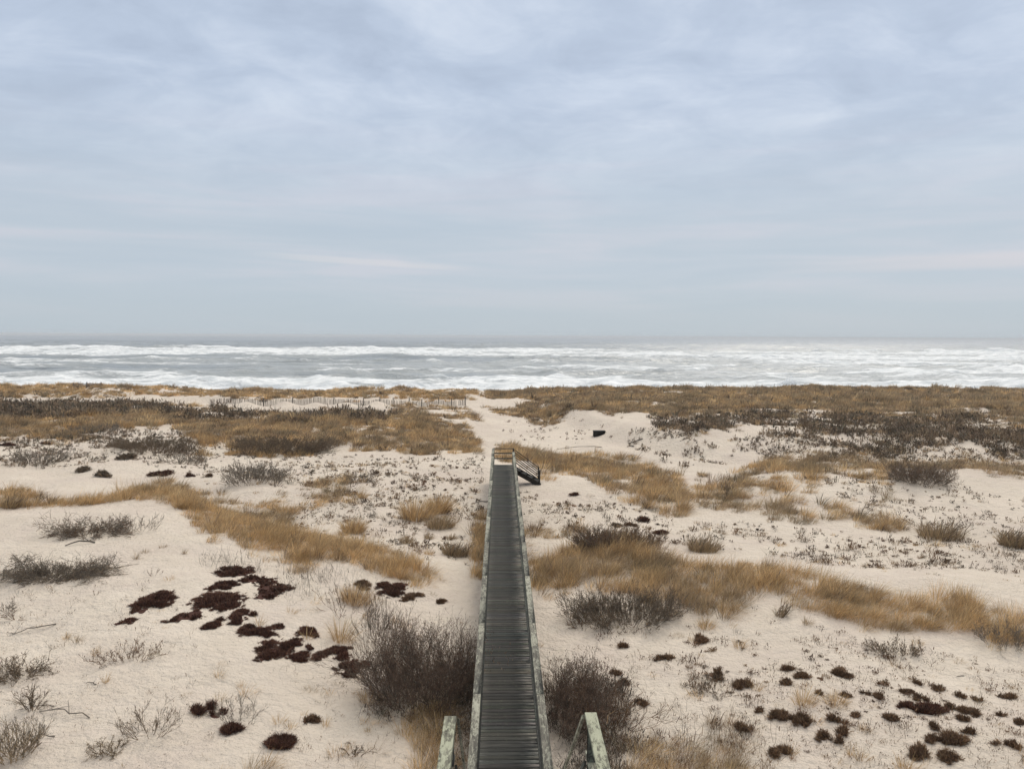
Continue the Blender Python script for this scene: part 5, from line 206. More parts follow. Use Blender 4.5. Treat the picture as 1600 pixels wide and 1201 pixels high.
 ('beach_grass', 'g', 'straw shoots thickening towards the big left bush in the near sand', [(-5.17, 17.07), (-5.01, 17.21), (-4.85, 17.38), (-4.69, 17.54), (-4.53, 17.69), (-4.36, 17.85), (-4.19, 18.0), (-4.01, 18.15), (-3.8, 18.11), (-3.6, 18.07), (-3.4, 18.04), (-3.2, 18.01), (-3.0, 17.98), (-2.8, 17.95), (-2.6, 17.9), (-2.4, 17.85), (-2.2, 17.8), (-2.17, 17.57), (-2.14, 17.35), (-2.11, 17.13), (-2.07, 16.92), (-2.05, 16.72), (-2.02, 16.52), (-1.99, 16.34), (-1.96, 16.16), (-1.94, 15.98), (-1.91, 15.81), (-1.89, 15.63), (-1.86, 15.46), (-1.84, 15.3), (-1.82, 15.15), (-1.79, 15.0), (-1.77, 14.85), (-1.75, 14.69), (-1.73, 14.53), (-1.7, 14.38), (-1.68, 14.24), (-1.85, 14.22), (-2.01, 14.2), (-2.17, 14.18), (-2.33, 14.14), (-2.48, 14.09), (-2.64, 14.04), (-2.8, 14.0), (-2.95, 13.96), (-3.1, 13.92), (-3.25, 13.87), (-3.4, 13.83), (-3.56, 13.81), (-3.63, 13.91), (-3.71, 14.02), (-3.79, 14.12), (-3.87, 14.24), (-3.96, 14.37), (-4.05, 14.51), (-4.13, 14.64), (-4.23, 14.78), (-4.32, 14.93), (-4.43, 15.11), (-4.54, 15.31), (-4.6, 15.48), (-4.66, 15.65), (-4.72, 15.82), (-4.78, 16.01), (-4.85, 16.18), (-4.91, 16.35), (-4.97, 16.52), (-5.03, 16.7), (-5.1, 16.88)], {'dens': 60, 'hgt': 0.28, 'thr': 0.4, 'clump': 0.5, 'frac2': 0.25, 'dark': 0.08, 'seed': 157, 'warp': 0.3}),
]
THINGS = [
 ('c', 'heather_cushion', 'leftmost big dark maroon heather cushion, arched, alone on bare sand', -9.41, 21.53, 1.15, 0.10, {'group': 'dark heather cushions on the left sand mound', 'wy': 1.28}),
 ('c', 'heather_cushion', 'small scruffy dark lobe hanging below the leftmost arched heather cushion', -9.64, 20.94, 0.45, 0.05, {'group': 'dark heather cushions on the left sand mound', 'wy': 0.59, 'openn': 0.4}),
 ('c', 'heather_cushion', 'uppermost dark maroon heather cushion right below the bare pale stems', -8.29, 24.20, 1.29, 0.09, {'group': 'dark heather cushions on the left sand mound', 'wy': 1.25, 'openn': 0.25}),
 ('c', 'heather_cushion', 'small oval dark cushion just above the longest heather mat', -8.11, 22.73, 0.85, 0.05, {'group': 'dark heather cushions on the left sand mound', 'wy': 0.91}),
 ('c', 'heather_cushion', 'ragged dark cushion at upper right of the heather cluster, upper piece', -7.33, 23.50, 1.05, 0.06, {'group': 'dark heather cushions on the left sand mound', 'wy': 1.12, 'openn': 0.2}),
 ('c', 'heather_cushion', 'ragged dark cushion at upper right of the heather cluster, lower larger piece', -6.69, 22.79, 0.94, 0.05, {'group': 'dark heather cushions on the left sand mound', 'wy': 1.64, 'openn': 0.25}),
 ('c', 'heather_cushion', 'longest flat dark maroon heather mat in the middle of the cluster', -7.74, 21.59, 1.64, 0.05, {'group': 'dark heather cushions on the left sand mound', 'wy': 1.37}),
 ('c', 'heather_cushion', 'dark cushion touching the lower right end of the longest heather mat', -7.02, 20.67, 0.74, 0.05, {'group': 'dark heather cushions on the left sand mound', 'wy': 0.91, 'openn': 0.15}),
 ('c', 'heather_cushion', 'dark flat cushion with a sandy top, lower left of the longest mat', -8.23, 20.50, 1.06, 0.05, {'group': 'dark heather cushions on the left sand mound', 'wy': 0.98, 'openn': 0.3}),
 ('c', 'heather_cushion', 'small dark cushion next to the sandy-topped one, under the longest mat', -7.46, 20.15, 0.51, 0.05, {'group': 'dark heather cushions on the left sand mound', 'wy': 0.81}),
 ('c', 'heather_cushion', 'elongated dark cushion between the longest mat and the thickest cushion', -6.28, 19.94, 1.10, 0.05, {'group': 'dark heather cushions on the left sand mound', 'wy': 0.88, 'rot': -0.3}),
 ('c', 'heather_cushion', 'thickest dark maroon heather cushion at the lower end of the cluster', -5.56, 19.14, 1.00, 0.06, {'group': 'dark heather cushions on the left sand mound', 'wy': 1.46, 'rot': -0.3}),
 ('c', 'heather_cushion', 'dark tail of heather at the right tip of the thickest cushion', -5.00, 18.94, 0.58, 0.05, {'group': 'dark heather cushions on the left sand mound', 'wy': 0.69, 'rot': -0.4}),
 ('c', 'heather_cushion', 'small dark cushion just above the thickest heather cushion', -5.32, 19.60, 0.42, 0.05, {'group': 'dark heather cushions on the left sand mound', 'wy': 0.71, 'rot': -0.4}),
 ('c', 'heather_cushion', 'dark cushion with a straw tuft growing through it', -5.07, 20.34, 0.73, 0.05, {'group': 'dark heather cushions on the left sand mound', 'wy': 0.57}),
 ('c', 'heather_cushion', 'tiny flat dark cushion right of the elongated cushion', -5.88, 20.34, 0.37, 0.05, {'group': 'dark heather cushions on the left sand mound', 'openn': 0.2}),
 ('c', 'heather_cushion', 'tiny round dark cushion between the thickest one and the big bush', -4.88, 19.50, 0.28, 0.08, {'group': 'dark heather cushions on the left sand mound'}),
 ('c', 'heather_cushion', 'dark sloping heather mat left of the big bush, upper half', -4.24, 19.31, 0.73, 0.05, {'group': 'dark heather cushions on the left sand mound', 'wy': 1.24, 'rot': -0.5}),
 ('c', 'heather_cushion', 'dark sloping heather mat left of the big bush, lower half', -3.66, 18.87, 0.75, 0.05, {'group': 'dark heather cushions on the left sand mound', 'wy': 1.14, 'rot': -0.5, 'openn': 0.15}),
 ('c', 'heather_cushion', 'little dark cushion beside the golden tuft above the longest mat end', -6.70, 20.84, 0.30, 0.09, {'group': 'dark heather cushions on the left sand mound', 'openn': 0.2}),
 ('c', 'heather_cushion', 'thin sandy dark cushion at the left below the arched one', -9.67, 20.24, 0.73, 0.05, {'group': 'dark heather cushions on the left sand mound', 'wy': 0.57, 'openn': 0.42}),
 ('c', 'heather_cushion', 'reddish oval cushion under the lower end of the golden band', -4.30, 24.07, 0.61, 0.05, {'group': 'dark heather cushions on the left sand mound', 'wy': 0.77, 'pal': 'BROWN'}),
 ('c', 'heather_cushion', 'reddish-brown long cushion near the golden band, left of two', -3.51, 24.15, 0.87, 0.05, {'group': 'dark heather cushions on the left sand mound', 'wy': 1.36, 'rot': -0.4, 'pal': 'HEATH'}),
 ('c', 'heather_cushion', 'reddish-brown long cushion near the golden band, right of two', -2.86, 23.80, 0.73, 0.05, {'group': 'dark heather cushions on the left sand mound', 'wy': 1.05, 'rot': -0.4, 'pal': 'BROWN'}),
 ('c', 'heather_cushion', 'small lone brown cushion between the golden band and the boardwalk', -1.89, 23.86, 0.39, 0.05, {'group': 'dark heather cushions on the left sand mound', 'pal': 'BROWN', 'wy': 0.48}),
 ('c', 'heather_cushion', 'dark spiky cushion at the left of the lower left group', -6.33, 15.98, 0.35, 0.07, {'group': 'dark heather cushions on the left sand mound', 'spiky': 0.5, 'openn': 0.2}),
 ('c', 'heather_cushion', 'upright dark spiky cushion in the middle of the lower left group', -6.10, 16.21, 0.24, 0.07, {'group': 'dark heather cushions on the left sand mound', 'spiky': 0.6}),
 ('c', 'heather_cushion', 'dark leafy sprawl between the spiky cushions of the lower left group', -5.84, 15.96, 0.43, 0.05, {'group': 'dark heather cushions on the left sand mound', 'spiky': 0.5, 'openn': 0.45}),
 ('c', 'heather_cushion', 'dark spiky cushion at the bottom of the lower left group', -5.45, 15.45, 0.42, 0.07, {'group': 'dark heather cushions on the left sand mound', 'spiky': 0.5, 'openn': 0.1}),
 ('c', 'heather_cushion', 'round reddish-brown spiky cushion near the bottom edge, left half', -4.37, 15.03, 0.54, 0.08, {'group': 'dark heather cushions on the left sand mound', 'spiky': 0.5, 'wy': 0.61, 'openn': 0.15, 'pal': 'HEATH'}),
 ('c', 'heather_cushion', 'brown cushion behind straw shoots near the bottom, left of the big bush', -4.03, 16.06, 0.44, 0.05, {'group': 'dark heather cushions on the left sand mound', 'spiky': 0.3, 'pal': 'BROWN', 'openn': 0.2}),
 ('c', 'cushion_plant', 'tiny cushion plant, topmost left of the right foreground cushions', 6.92, 19.22, 0.24, 0.05, {'group': 'brown cushions on the right foreground sand', 'pal': 'BROWN', 'cat': 'cushion plant', 'spiky': 0.4, 'openn': 0.12, 'wy': 0.24, 'lobes': 2}),
 ('c', 'cushion_plant', 'small cushion plant, directly left of the taller leggy cushion', 6.62, 18.40, 0.33, 0.05, {'group': 'brown cushions on the right foreground sand', 'pal': 'BROWN', 'cat': 'cushion plant', 'spiky': 0.3, 'openn': 0.12, 'wy': 0.33, 'lobes': 2}),
 ('c', 'cushion_plant', 'leggy cushion plant, standing over the straw tuft in the upper left of the group', 7.15, 18.83, 0.42, 0.07, {'group': 'brown cushions on the right foreground sand', 'pal': 'BROWN', 'cat': 'cushion plant', 'spiky': 0.2, 'openn': 0.12, 'wy': 0.41, 'lobes': 2}),
 ('c', 'cushion_plant', 'sparse tiny cushion plant, right of the leggy cushion', 7.48, 18.61, 0.20, 0.05, {'group': 'brown cushions on the right foreground sand', 'pal': 'BROWN', 'cat': 'cushion plant', 'spiky': 0.5, 'openn': 0.42, 'wy': 0.2, 'lobes': 2}),
 ('c', 'cushion_plant', 'dark wide cushion plant, highest in the right foreground group', 8.12, 18.87, 0.56, 0.09, {'group': 'brown cushions on the right foreground sand', 'pal': 'BROWN', 'cat': 'cushion plant', 'spiky': 0.1, 'openn': 0.12, 'wy': 0.55, 'lobes': 2}),
 ('c', 'cushion_plant', 'thin-stemmed cushion plant, right of the highest wide cushion', 8.82, 18.33, 0.30, 0.05, {'group': 'brown cushions on the right foreground sand', 'pal': 'BROWN', 'cat': 'cushion plant', 'spiky': 0.3, 'openn': 0.12, 'wy': 0.3, 'lobes': 2}),
 ('c', 'cushion_plant', 'tiny cushion plant, above and right of the flat oval cushion', 9.75, 18.48, 0.20, 0.05, {'group': 'brown cushions on the right foreground sand', 'pal': 'BROWN', 'cat': 'cushion plant', 'spiky': 0.3, 'openn': 0.12, 'wy': 0.2, 'lobes': 2}),
 ('c', 'cushion_plant', 'flat oval dark cushion plant, above the long dark mat', 9.20, 17.99, 0.36, 0.05, {'group': 'brown cushions on the right foreground sand', 'pal': 'BROWN', 'cat': 'cushion plant', 'spiky': 0.0, 'openn': 0.12, 'wy': 0.35, 'lobes': 2}),
 ('c', 'cushion_plant', 'small brown cushion plant, up and right of the long dark mat', 10.14, 18.23, 0.24, 0.05, {'group': 'brown cushions on the right foreground sand', 'pal': 'BROWN', 'cat': 'cushion plant', 'spiky': 0.3, 'openn': 0.12, 'wy': 0.24, 'lobes': 2}),
 ('c', 'cushion_plant', 'smooth dark cushion plant, just above the left end of the long dark mat', 9.41, 17.69, 0.37, 0.05, {'group': 'brown cushions on the right foreground sand', 'pal': 'BROWN', 'cat': 'cushion plant', 'spiky': 0.0, 'openn': 0.12, 'wy': 0.36, 'lobes': 2}),
 ('c', 'cushion_plant', 'small brown cushion plant, upper right, level with the smooth dark one', 10.50, 17.96, 0.25, 0.05, {'group': 'brown cushions on the right foreground sand', 'pal': 'BROWN', 'cat': 'cushion plant', 'spiky': 0.2, 'openn': 0.12, 'wy': 0.25, 'lobes': 2}),
 ('c', 'cushion_plant', 'small brown cushion plant, between two others at upper right', 10.77, 17.80, 0.27, 0.05, {'group': 'brown cushions on the right foreground sand', 'pal': 'BROWN', 'cat': 'cushion plant', 'spiky': 0.2, 'openn': 0.12, 'wy': 0.26, 'lobes': 2}),
 ('c', 'cushion_plant', 'wider brown cushion plant, upper right by the frame edge', 11.57, 17.97, 0.36, 0.05, {'group': 'brown cushions on the right foreground sand', 'pal': 'BROWN', 'cat': 'cushion plant', 'spiky': 0.1, 'openn': 0.12, 'wy': 0.35, 'lobes': 2}),
 ('c', 'cushion_plant', 'small brown cushion plant, sitting on the long dark mat', 9.90, 17.41, 0.26, 0.05, {'group': 'brown cushions on the right foreground sand', 'pal': 'BROWN', 'cat': 'cushion plant', 'spiky': 0.2, 'openn': 0.12, 'wy': 0.26, 'lobes': 2}),
 ('c', 'cushion_plant', 'large dark cushion plant, right of the long dark mat', 10.20, 17.13, 0.50, 0.06, {'group': 'brown cushions on the right foreground sand', 'pal': 'BROWN', 'cat': 'cushion plant', 'spiky': 0.1, 'openn': 0.12, 'wy': 0.49, 'lobes': 2}),
 ('c', 'cushion_plant', 'tiny cushion plant, beneath the large dark cushion', 9.87, 16.79, 0.19, 0.05, {'group': 'brown cushions on the right foreground sand', 'pal': 'BROWN', 'cat': 'cushion plant', 'spiky': 0.3, 'openn': 0.12, 'wy': 0.19, 'lobes': 2}),
 ('c', 'cushion_plant', 'small cushion plant, right of the large dark cushion', 10.87, 17.00, 0.25, 0.05, {'group': 'brown cushions on the right foreground sand', 'pal': 'BROWN', 'cat': 'cushion plant', 'spiky': 0.2, 'openn': 0.12, 'wy': 0.25, 'lobes': 2}),
 ('c', 'cushion_plant', 'dark cushion plant, cut by the right frame edge', 10.97, 16.58, 0.30, 0.05, {'group': 'brown cushions on the right foreground sand', 'pal': 'BROWN', 'cat': 'cushion plant', 'spiky': 0.2, 'openn': 0.12, 'wy': 0.3, 'lobes': 2}),
 ('c', 'cushion_plant', 'spiky tiny cushion plant, below the long dark mat', 9.08, 16.44, 0.20, 0.05, {'group': 'brown cushions on the right foreground sand', 'pal': 'BROWN', 'cat': 'cushion plant', 'spiky': 0.5, 'openn': 0.12, 'wy': 0.2, 'lobes': 2}),
 ('c', 'cushion_plant', 'spiky tiny cushion plant, below the large dark cushion', 9.61, 16.18, 0.20, 0.05, {'group': 'brown cushions on the right foreground sand', 'pal': 'BROWN', 'cat': 'cushion plant', 'spiky': 0.5, 'openn': 0.12, 'wy': 0.2, 'lobes': 2}),
 ('c', 'cushion_plant', 'big spiky cushion plant, near the bottom right corner', 9.11, 15.79, 0.56, 0.05, {'group': 'brown cushions on the right foreground sand', 'pal': 'BROWN', 'cat': 'cushion plant', 'spiky': 0.5, 'openn': 0.12, 'wy': 0.56, 'lobes': 2}),
 ('c', 'cushion_plant', 'medium cushion plant, left of the big spiky one', 8.71, 15.88, 0.36, 0.05, {'group': 'brown cushions on the right foreground sand', 'pal': 'BROWN', 'cat': 'cushion plant', 'spiky': 0.4, 'openn': 0.12, 'wy': 0.35, 'lobes': 2}),
 ('c', 'cushion_plant', 'large spiky cushion plant, lower left of the big spiky one', 8.21, 15.50, 0.46, 0.05, {'group': 'brown cushions on the right foreground sand', 'pal': 'BROWN', 'cat': 'cushion plant', 'spiky': 0.5, 'openn': 0.12, 'wy': 0.46, 'lobes': 2}),
 ('c', 'cushion_plant', 'greenish brown cushion plant, lowest, under the big spiky one', 8.73, 15.24, 0.39, 0.05, {'group': 'brown cushions on the right foreground sand', 'pal': 'BROWN', 'cat': 'cushion plant', 'spiky': 0.4, 'openn': 0.12, 'wy': 0.39, 'lobes': 2}),
 ('c', 'cushion_plant', 'small flat cushion plant, right of the big spiky one', 9.93, 15.72, 0.24, 0.05, {'group': 'brown cushions on the right foreground sand', 'pal': 'BROWN', 'cat': 'cushion plant', 'spiky': 0.2, 'openn': 0.12, 'wy': 0.23, 'lobes': 2}),
 ('c', 'cushion_plant', 'dark cushion plant, at the right frame edge near the bottom', 10.18, 15.56, 0.39, 0.05, {'group': 'brown cushions on the right foreground sand', 'pal': 'BROWN', 'cat': 'cushion plant', 'spiky': 0.3, 'openn': 0.12, 'wy': 0.38, 'lobes': 2}),
 ('c', 'cushion_plant', 'brown cushion plant, centre of the right group, left of a pair', 8.23, 17.86, 0.29, 0.05, {'group': 'brown cushions on the right foreground sand', 'pal': 'BROWN', 'cat': 'cushion plant', 'spiky': 0.2, 'openn': 0.12, 'wy': 0.29, 'lobes': 2}),
 ('c', 'cushion_plant', 'brown cushion plant, centre of the right group, right of a pair', 8.43, 17.64, 0.32, 0.05, {'group': 'brown cushions on the right foreground sand', 'pal': 'BROWN', 'cat': 'cushion plant', 'spiky': 0.2, 'openn': 0.12, 'wy': 0.32, 'lobes': 2}),
 ('c', 'cushion_plant', 'dull brown cushion plant, behind straw grass left of the central pair', 7.77, 17.81, 0.29, 0.05, {'group': 'brown cushions on the right foreground sand', 'pal': 'BROWN', 'cat': 'cushion plant', 'spiky': 0.2, 'openn': 0.12, 'wy': 0.29, 'lobes': 2}),
 ('c', 'cushion_plant', 'tiny cushion plant, between the two straw tufts', 7.13, 17.83, 0.18, 0.05, {'group': 'brown cushions on the right foreground sand', 'pal': 'BROWN', 'cat': 'cushion plant', 'spiky': 0.3, 'openn': 0.12, 'wy': 0.18, 'lobes': 2}),
 ('c', 'cushion_plant', 'dark brown cushion plant, right end of the stubble patch', 8.27, 16.72, 0.29, 0.05, {'group': 'brown cushions on the right foreground sand', 'pal': 'BROWN', 'cat': 'cushion plant', 'spiky': 0.3, 'openn': 0.12, 'wy': 0.29, 'lobes': 2}),
 ('c', 'cushion_plant', 'dark cushion plant, in the middle of the stubble patch', 7.52, 16.82, 0.22, 0.05, {'group': 'brown cushions on the right foreground sand', 'pal': 'BROWN', 'cat': 'cushion plant', 'spiky': 0.3, 'openn': 0.12, 'wy': 0.22, 'lobes': 2}),
 ('c', 'cushion_plant', 'sparse cushion plant, left in the stubble patch, one of two small', 6.95, 16.71, 0.17, 0.05, {'group': 'brown cushions on the right foreground sand', 'pal': 'BROWN', 'cat': 'cushion plant', 'spiky': 0.5, 'openn': 0.42, 'wy': 0.16, 'lobes': 2}),
 ('c', 'cushion_plant', 'sparse green-brown cushion plant, right in the stubble patch, one of two small', 7.12, 16.60, 0.21, 0.05, {'group': 'brown cushions on the right foreground sand', 'pal': 'BROWN', 'cat': 'cushion plant', 'spiky': 0.5, 'openn': 0.42, 'wy': 0.2, 'lobes': 2}),
 ('c', 'cushion_plant', 'spiky cushion plant, below the stubble patch', 7.08, 16.21, 0.31, 0.05, {'group': 'brown cushions on the right foreground sand', 'pal': 'BROWN', 'cat': 'cushion plant', 'spiky': 0.5, 'openn': 0.12, 'wy': 0.31, 'lobes': 2}),
 ('c', 'cushion_plant', 'dark spiky cushion plant, lower end of the dark creeping line', 6.59, 16.16, 0.32, 0.05, {'group': 'brown cushions on the right foreground sand', 'pal': 'BROWN', 'cat': 'cushion plant', 'spiky': 0.4, 'openn': 0.12, 'wy': 0.32, 'lobes': 2}),
 ('c', 'cushion_plant', 'tiny spiky cushion plant, right of the lower end of the creeping line', 6.83, 16.00, 0.19, 0.05, {'group': 'brown cushions on the right foreground sand', 'pal': 'BROWN', 'cat': 'cushion plant', 'spiky': 0.4, 'openn': 0.12, 'wy': 0.18, 'lobes': 2}),
 ('c', 'cushion_plant', 'dark spiky cushion plant, upper end of the dark creeping line', 5.85, 16.95, 0.47, 0.06, {'group': 'brown cushions on the right foreground sand', 'pal': 'BROWN', 'cat': 'cushion plant', 'spiky': 0.5, 'openn': 0.12, 'wy': 0.47, 'lobes': 2}),
 ('c', 'cushion_plant', 'brown spiky cushion plant, middle of the dark creeping line', 6.27, 16.64, 0.38, 0.05, {'group': 'brown cushions on the right foreground sand', 'pal': 'BROWN', 'cat': 'cushion plant', 'spiky': 0.5, 'openn': 0.12, 'wy': 0.38, 'lobes': 2}),
 ('c', 'cushion_plant', 'brown spiky cushion plant, far left of the bottom row of the right group', 5.29, 15.53, 0.26, 0.05, {'group': 'brown cushions on the right foreground sand', 'pal': 'BROWN', 'cat': 'cushion plant', 'spiky': 0.5, 'openn': 0.12, 'wy': 0.26, 'lobes': 2}),
 ('c', 'cushion_plant', 'dark spiky cushion plant, left of the straw tuft in the bottom row', 5.57, 15.59, 0.23, 0.05, {'group': 'brown cushions on the right foreground sand', 'pal': 'BROWN', 'cat': 'cushion plant', 'spiky': 0.5, 'openn': 0.12, 'wy': 0.23, 'lobes': 2}),
 ('c', 'cushion_plant', 'round dark cushion plant, alone on the sand under the thick golden band', 5.26, 21.25, 0.42, 0.08, {'group': 'brown cushions on the right foreground sand', 'pal': 'BROWN', 'cat': 'cushion plant', 'spiky': 0.2, 'openn': 0.12, 'wy': 0.41, 'lobes': 2}),
 ('c', 'cushion_plant', 'round brown cushion plant, nearest below the dark twiggy shrub right of the boardwalk', 3.13, 20.96, 0.29, 0.06, {'group': 'brown cushions on the right foreground sand', 'pal': 'BROWN', 'cat': 'cushion plant', 'spiky': 0.3, 'openn': 0.12, 'wy': 0.29, 'lobes': 2}),
 ('c', 'cushion_plant', 'dark cushion plant, upper of two close together by the right bush', 2.67, 19.38, 0.27, 0.05, {'group': 'brown cushions on the right foreground sand', 'pal': 'BROWN', 'cat': 'cushion plant', 'spiky': 0.3, 'openn': 0.12, 'wy': 0.27, 'lobes': 2}),
 ('c', 'cushion_plant', 'dark cushion plant, lower of two close together by the right bush', 2.77, 18.80, 0.31, 0.05, {'group': 'brown cushions on the right foreground sand', 'pal': 'BROWN', 'cat': 'cushion plant', 'spiky': 0.3, 'openn': 0.12, 'wy': 0.31, 'lobes': 2}),
 ('c', 'cushion_plant', 'leggy brown cushion plant, above the loose bare branches by the right bush', 3.03, 17.75, 0.29, 0.05, {'group': 'brown cushions on the right foreground sand', 'pal': 'BROWN', 'cat': 'cushion plant', 'spiky': 0.3, 'openn': 0.12, 'wy': 0.29, 'lobes': 2}),
 ('c', 'cushion_plant', 'wide scraggly cushion plant, right of the thin scrub at the middle of the right sand', 5.55, 18.39, 0.48, 0.07, {'group': 'brown cushions on the right foreground sand', 'pal': 'BROWN', 'cat': 'cushion plant', 'spiky': 0.4, 'openn': 0.12, 'wy': 0.48, 'lobes': 2}),
 ('c', 'cushion_plant', 'sparse scraggly cushion plant, left of the wide scraggly one', 4.98, 18.93, 0.56, 0.09, {'group': 'brown cushions on the right foreground sand', 'pal': 'BROWN', 'cat': 'cushion plant', 'spiky': 0.5, 'openn': 0.42, 'wy': 0.55, 'lobes': 2}),
 ('c', 'cushion_plant', 'greenish brown cushion plant, halfway between the landing rail and the right group', 4.97, 16.51, 0.30, 0.05, {'group': 'brown cushions on the right foreground sand', 'pal': 'BROWN', 'cat': 'cushion plant', 'spiky': 0.5, 'openn': 0.12, 'wy': 0.3, 'lobes': 2}),
 ('c', 'cushion_plant', 'tiny cushion plant, above the upper end of the creeping line', 5.56, 17.14, 0.18, 0.05, {'group': 'brown cushions on the right foreground sand', 'pal': 'BROWN', 'cat': 'cushion plant', 'spiky': 0.3, 'openn': 0.12, 'wy': 0.18, 'lobes': 2}),
 ('c', 'cushion_plant', 'dark cushion plant, right half of the heart-shaped pair below the dark twiggy shrub', 4.14, 20.03, 0.31, 0.06, {'group': 'brown cushions on the right foreground sand', 'pal': 'BROWN', 'cat': 'cushion plant', 'spiky': 0.15, 'openn': 0.12, 'wy': 0.31, 'lobes': 2}),
 ('c', 'cushion_plant', 'dark cushion plant, left half of the heart-shaped pair below the dark twiggy shrub', 3.89, 20.05, 0.31, 0.06, {'group': 'brown cushions on the right foreground sand', 'pal': 'BROWN', 'cat': 'cushion plant', 'spiky': 0.15, 'openn': 0.12, 'wy': 0.31, 'lobes': 2}),
 ('c', 'cushion_plant', 'long dark mat of low plants, largest of the right foreground group', 9.28, 17.26, 1.04, 0.05, {'group': 'brown cushions on the right foreground sand', 'pal': 'HEATH', 'cat': 'cushion plant', 'spiky': 0.3, 'openn': 0.15, 'wy': 0.53, 'lobes': 4, 'rot': -0.2}),
 ('c', 'heather_cushion', 'dark round cushion on grey sand in the hollow at left, highest', -24.34, 52.17, 1.39, 0.41, {'pal': 'DARK', 'group': 'dark cushions in the left hollow'}),
 ('c', 'heather_cushion', 'dark cushion low in the left hollow, rounder of two', -25.22, 48.27, 0.86, 0.26, {'pal': 'DARK', 'group': 'dark cushions in the left hollow'}),
 ('c', 'heather_cushion', 'dark jagged cushion low in the left hollow, right of the round one', -22.83, 45.81, 1.14, 0.28, {'pal': 'DARK', 'spiky': 0.3, 'group': 'dark cushions in the left hollow'}),
 ('c', 'heather_cushion', 'dark wide cushion just above the grass in the left hollow', -20.36, 47.64, 1.44, 0.23, {'pal': 'HEATH', 'group': 'dark cushions in the left hollow'}),
 ('c', 'heather_cushion', 'small dark cushion right of the wide one in the left hollow', -18.36, 46.80, 0.63, 0.19, {'pal': 'HEATH', 'group': 'dark cushions in the left hollow'}),
 ('c', 'heather_cushion', 'small brown cushion farthest right of three above the hollow grass', -17.11, 46.69, 0.54, 0.16, {'pal': 'BROWN', 'group': 'dark cushions in the left hollow'}),
 ('c', 'heather_cushion', 'dark cushion at the very left edge on the far sand', -35.34, 57.53, 1.12, 0.18, {'pal': 'HEATH', 'group': 'dark cushions in the left hollow'}),
 ('c', 'heather_cushion', 'small dark flat cushion on the far left speckled sand', -33.10, 58.50, 0.73, 0.17, {'pal': 'HEATH', 'group': 'dark cushions in the left hollow'}),
 ('c', 'heather_cushion', 'small dark flat cushion alone on the pale sand right of the far stair', 3.77, 41.75, 0.56, 0.14, {'pal': 'HEATH'}),
 ('c', 'heather_cushion', 'dark low cushion in the row above the greyish shrub, leftmost', 4.88, 34.72, 0.53, 0.12, {'pal': 'DARK', 'group': 'dark cushions above the grass right of the boardwalk'}),
 ('c', 'heather_cushion', 'dark low cushion in the row above the greyish shrub, second from left', 5.53, 34.78, 0.56, 0.15, {'pal': 'BROWN', 'group': 'dark cushions above the grass right of the boardwalk'}),
 ('c', 'heather_cushion', 'dark low cushion in the row above the greyish shrub, tallest with a sprig', 6.35, 36.18, 0.46, 0.14, {'pal': 'HEATH', 'spiky': 0.4, 'group': 'dark cushions above the grass right of the boardwalk'}),
 ('c', 'heather_cushion', 'dark low cushion right of the row above the greyish shrub', 6.60, 33.27, 0.60, 0.10, {'pal': 'HEATH', 'group': 'dark cushions above the grass right of the boardwalk'}),
 ('t', 'grass_tuft', 'golden tuft rising through the right end of the heather cluster middle', -6.33, 20.31, 0.23, 0.39, {'group': 'golden grass tufts'}),
 ('t', 'grass_tuft', 'lone golden tuft on open sand below the heather cluster', -6.37, 17.49, 0.18, 0.31, {'group': 'golden grass tufts'}),
 ('t', 'grass_tuft', 'tall rusty golden tuft left above the big bush', -4.21, 20.24, 0.56, 0.79, {'group': 'golden grass tufts'}),
 ('t', 'grass_tuft', 'wide loose straw tuft under the golden band end', -4.33, 22.80, 0.89, 0.63, {'group': 'golden grass tufts'}),
 ('t', 'grass_tuft', 'thin golden tuft growing out of a dark cushion by the big bush', -5.03, 19.99, 0.23, 0.42, {'group': 'golden grass tufts'}),
 ('t', 'grass_tuft', 'straw tuft at the foot of the big left bush', -3.04, 17.34, 0.48, 0.42, {'group': 'golden grass tufts'}),
 ('t', 'grass_tuft', 'straw tuft near the bottom, left of a pair above the round cushion', -4.60, 15.85, 0.28, 0.26, {'group': 'golden grass tufts'}),
 ('t', 'grass_tuft', 'straw tuft near the bottom, right of a pair above the round cushion', -4.33, 15.64, 0.23, 0.26, {'group': 'golden grass tufts'}),
 ('t', 'grass_tuft', 'slim golden tuft right of the brown cushion behind shoots', -3.68, 15.88, 0.14, 0.29, {'group': 'golden grass tufts'}),
 ('t', 'grass_tuft', 'slim straw tuft on the sand left of the big bush foot', -2.84, 15.93, 0.12, 0.18, {'group': 'golden grass tufts'}),
 ('t', 'grass_tuft', 'short brown tuft on the mound, leftmost of the sparse row', -11.65, 25.13, 0.16, 0.34, {'group': 'golden grass tufts', 'pal': 'DRAB'}),
 ('t', 'grass_tuft', 'short brown tuft on the mound, second of the sparse row', -11.64, 25.76, 0.21, 0.21, {'group': 'golden grass tufts', 'pal': 'DRAB'}),
 ('t', 'grass_tuft', 'short brown tuft on the mound, third of the sparse row', -11.32, 26.35, 0.21, 0.21, {'group': 'golden grass tufts', 'pal': 'DRAB'}),
 ('t', 'grass_tuft', 'short brown tuft on the mound, rightmost of the sparse row', -10.38, 25.78, 0.15, 0.27, {'group': 'golden grass tufts', 'pal': 'DRAB'}),
 ('t', 'grass_tuft', 'pale tuft in the stubby weeds at centre left', -9.62, 18.55, 0.21, 0.30, {'group': 'golden grass tufts'}),
 ('t', 'grass_tuft', 'green-gold tuft with a twig at its foot, left foreground', -8.67, 17.06, 0.15, 0.33, {'group': 'golden grass tufts'}),
 ('t', 'grass_tuft', 'pale small tuft on the sand left of the weedy patch', -10.84, 19.56, 0.14, 0.27, {'group': 'golden grass tufts'}),
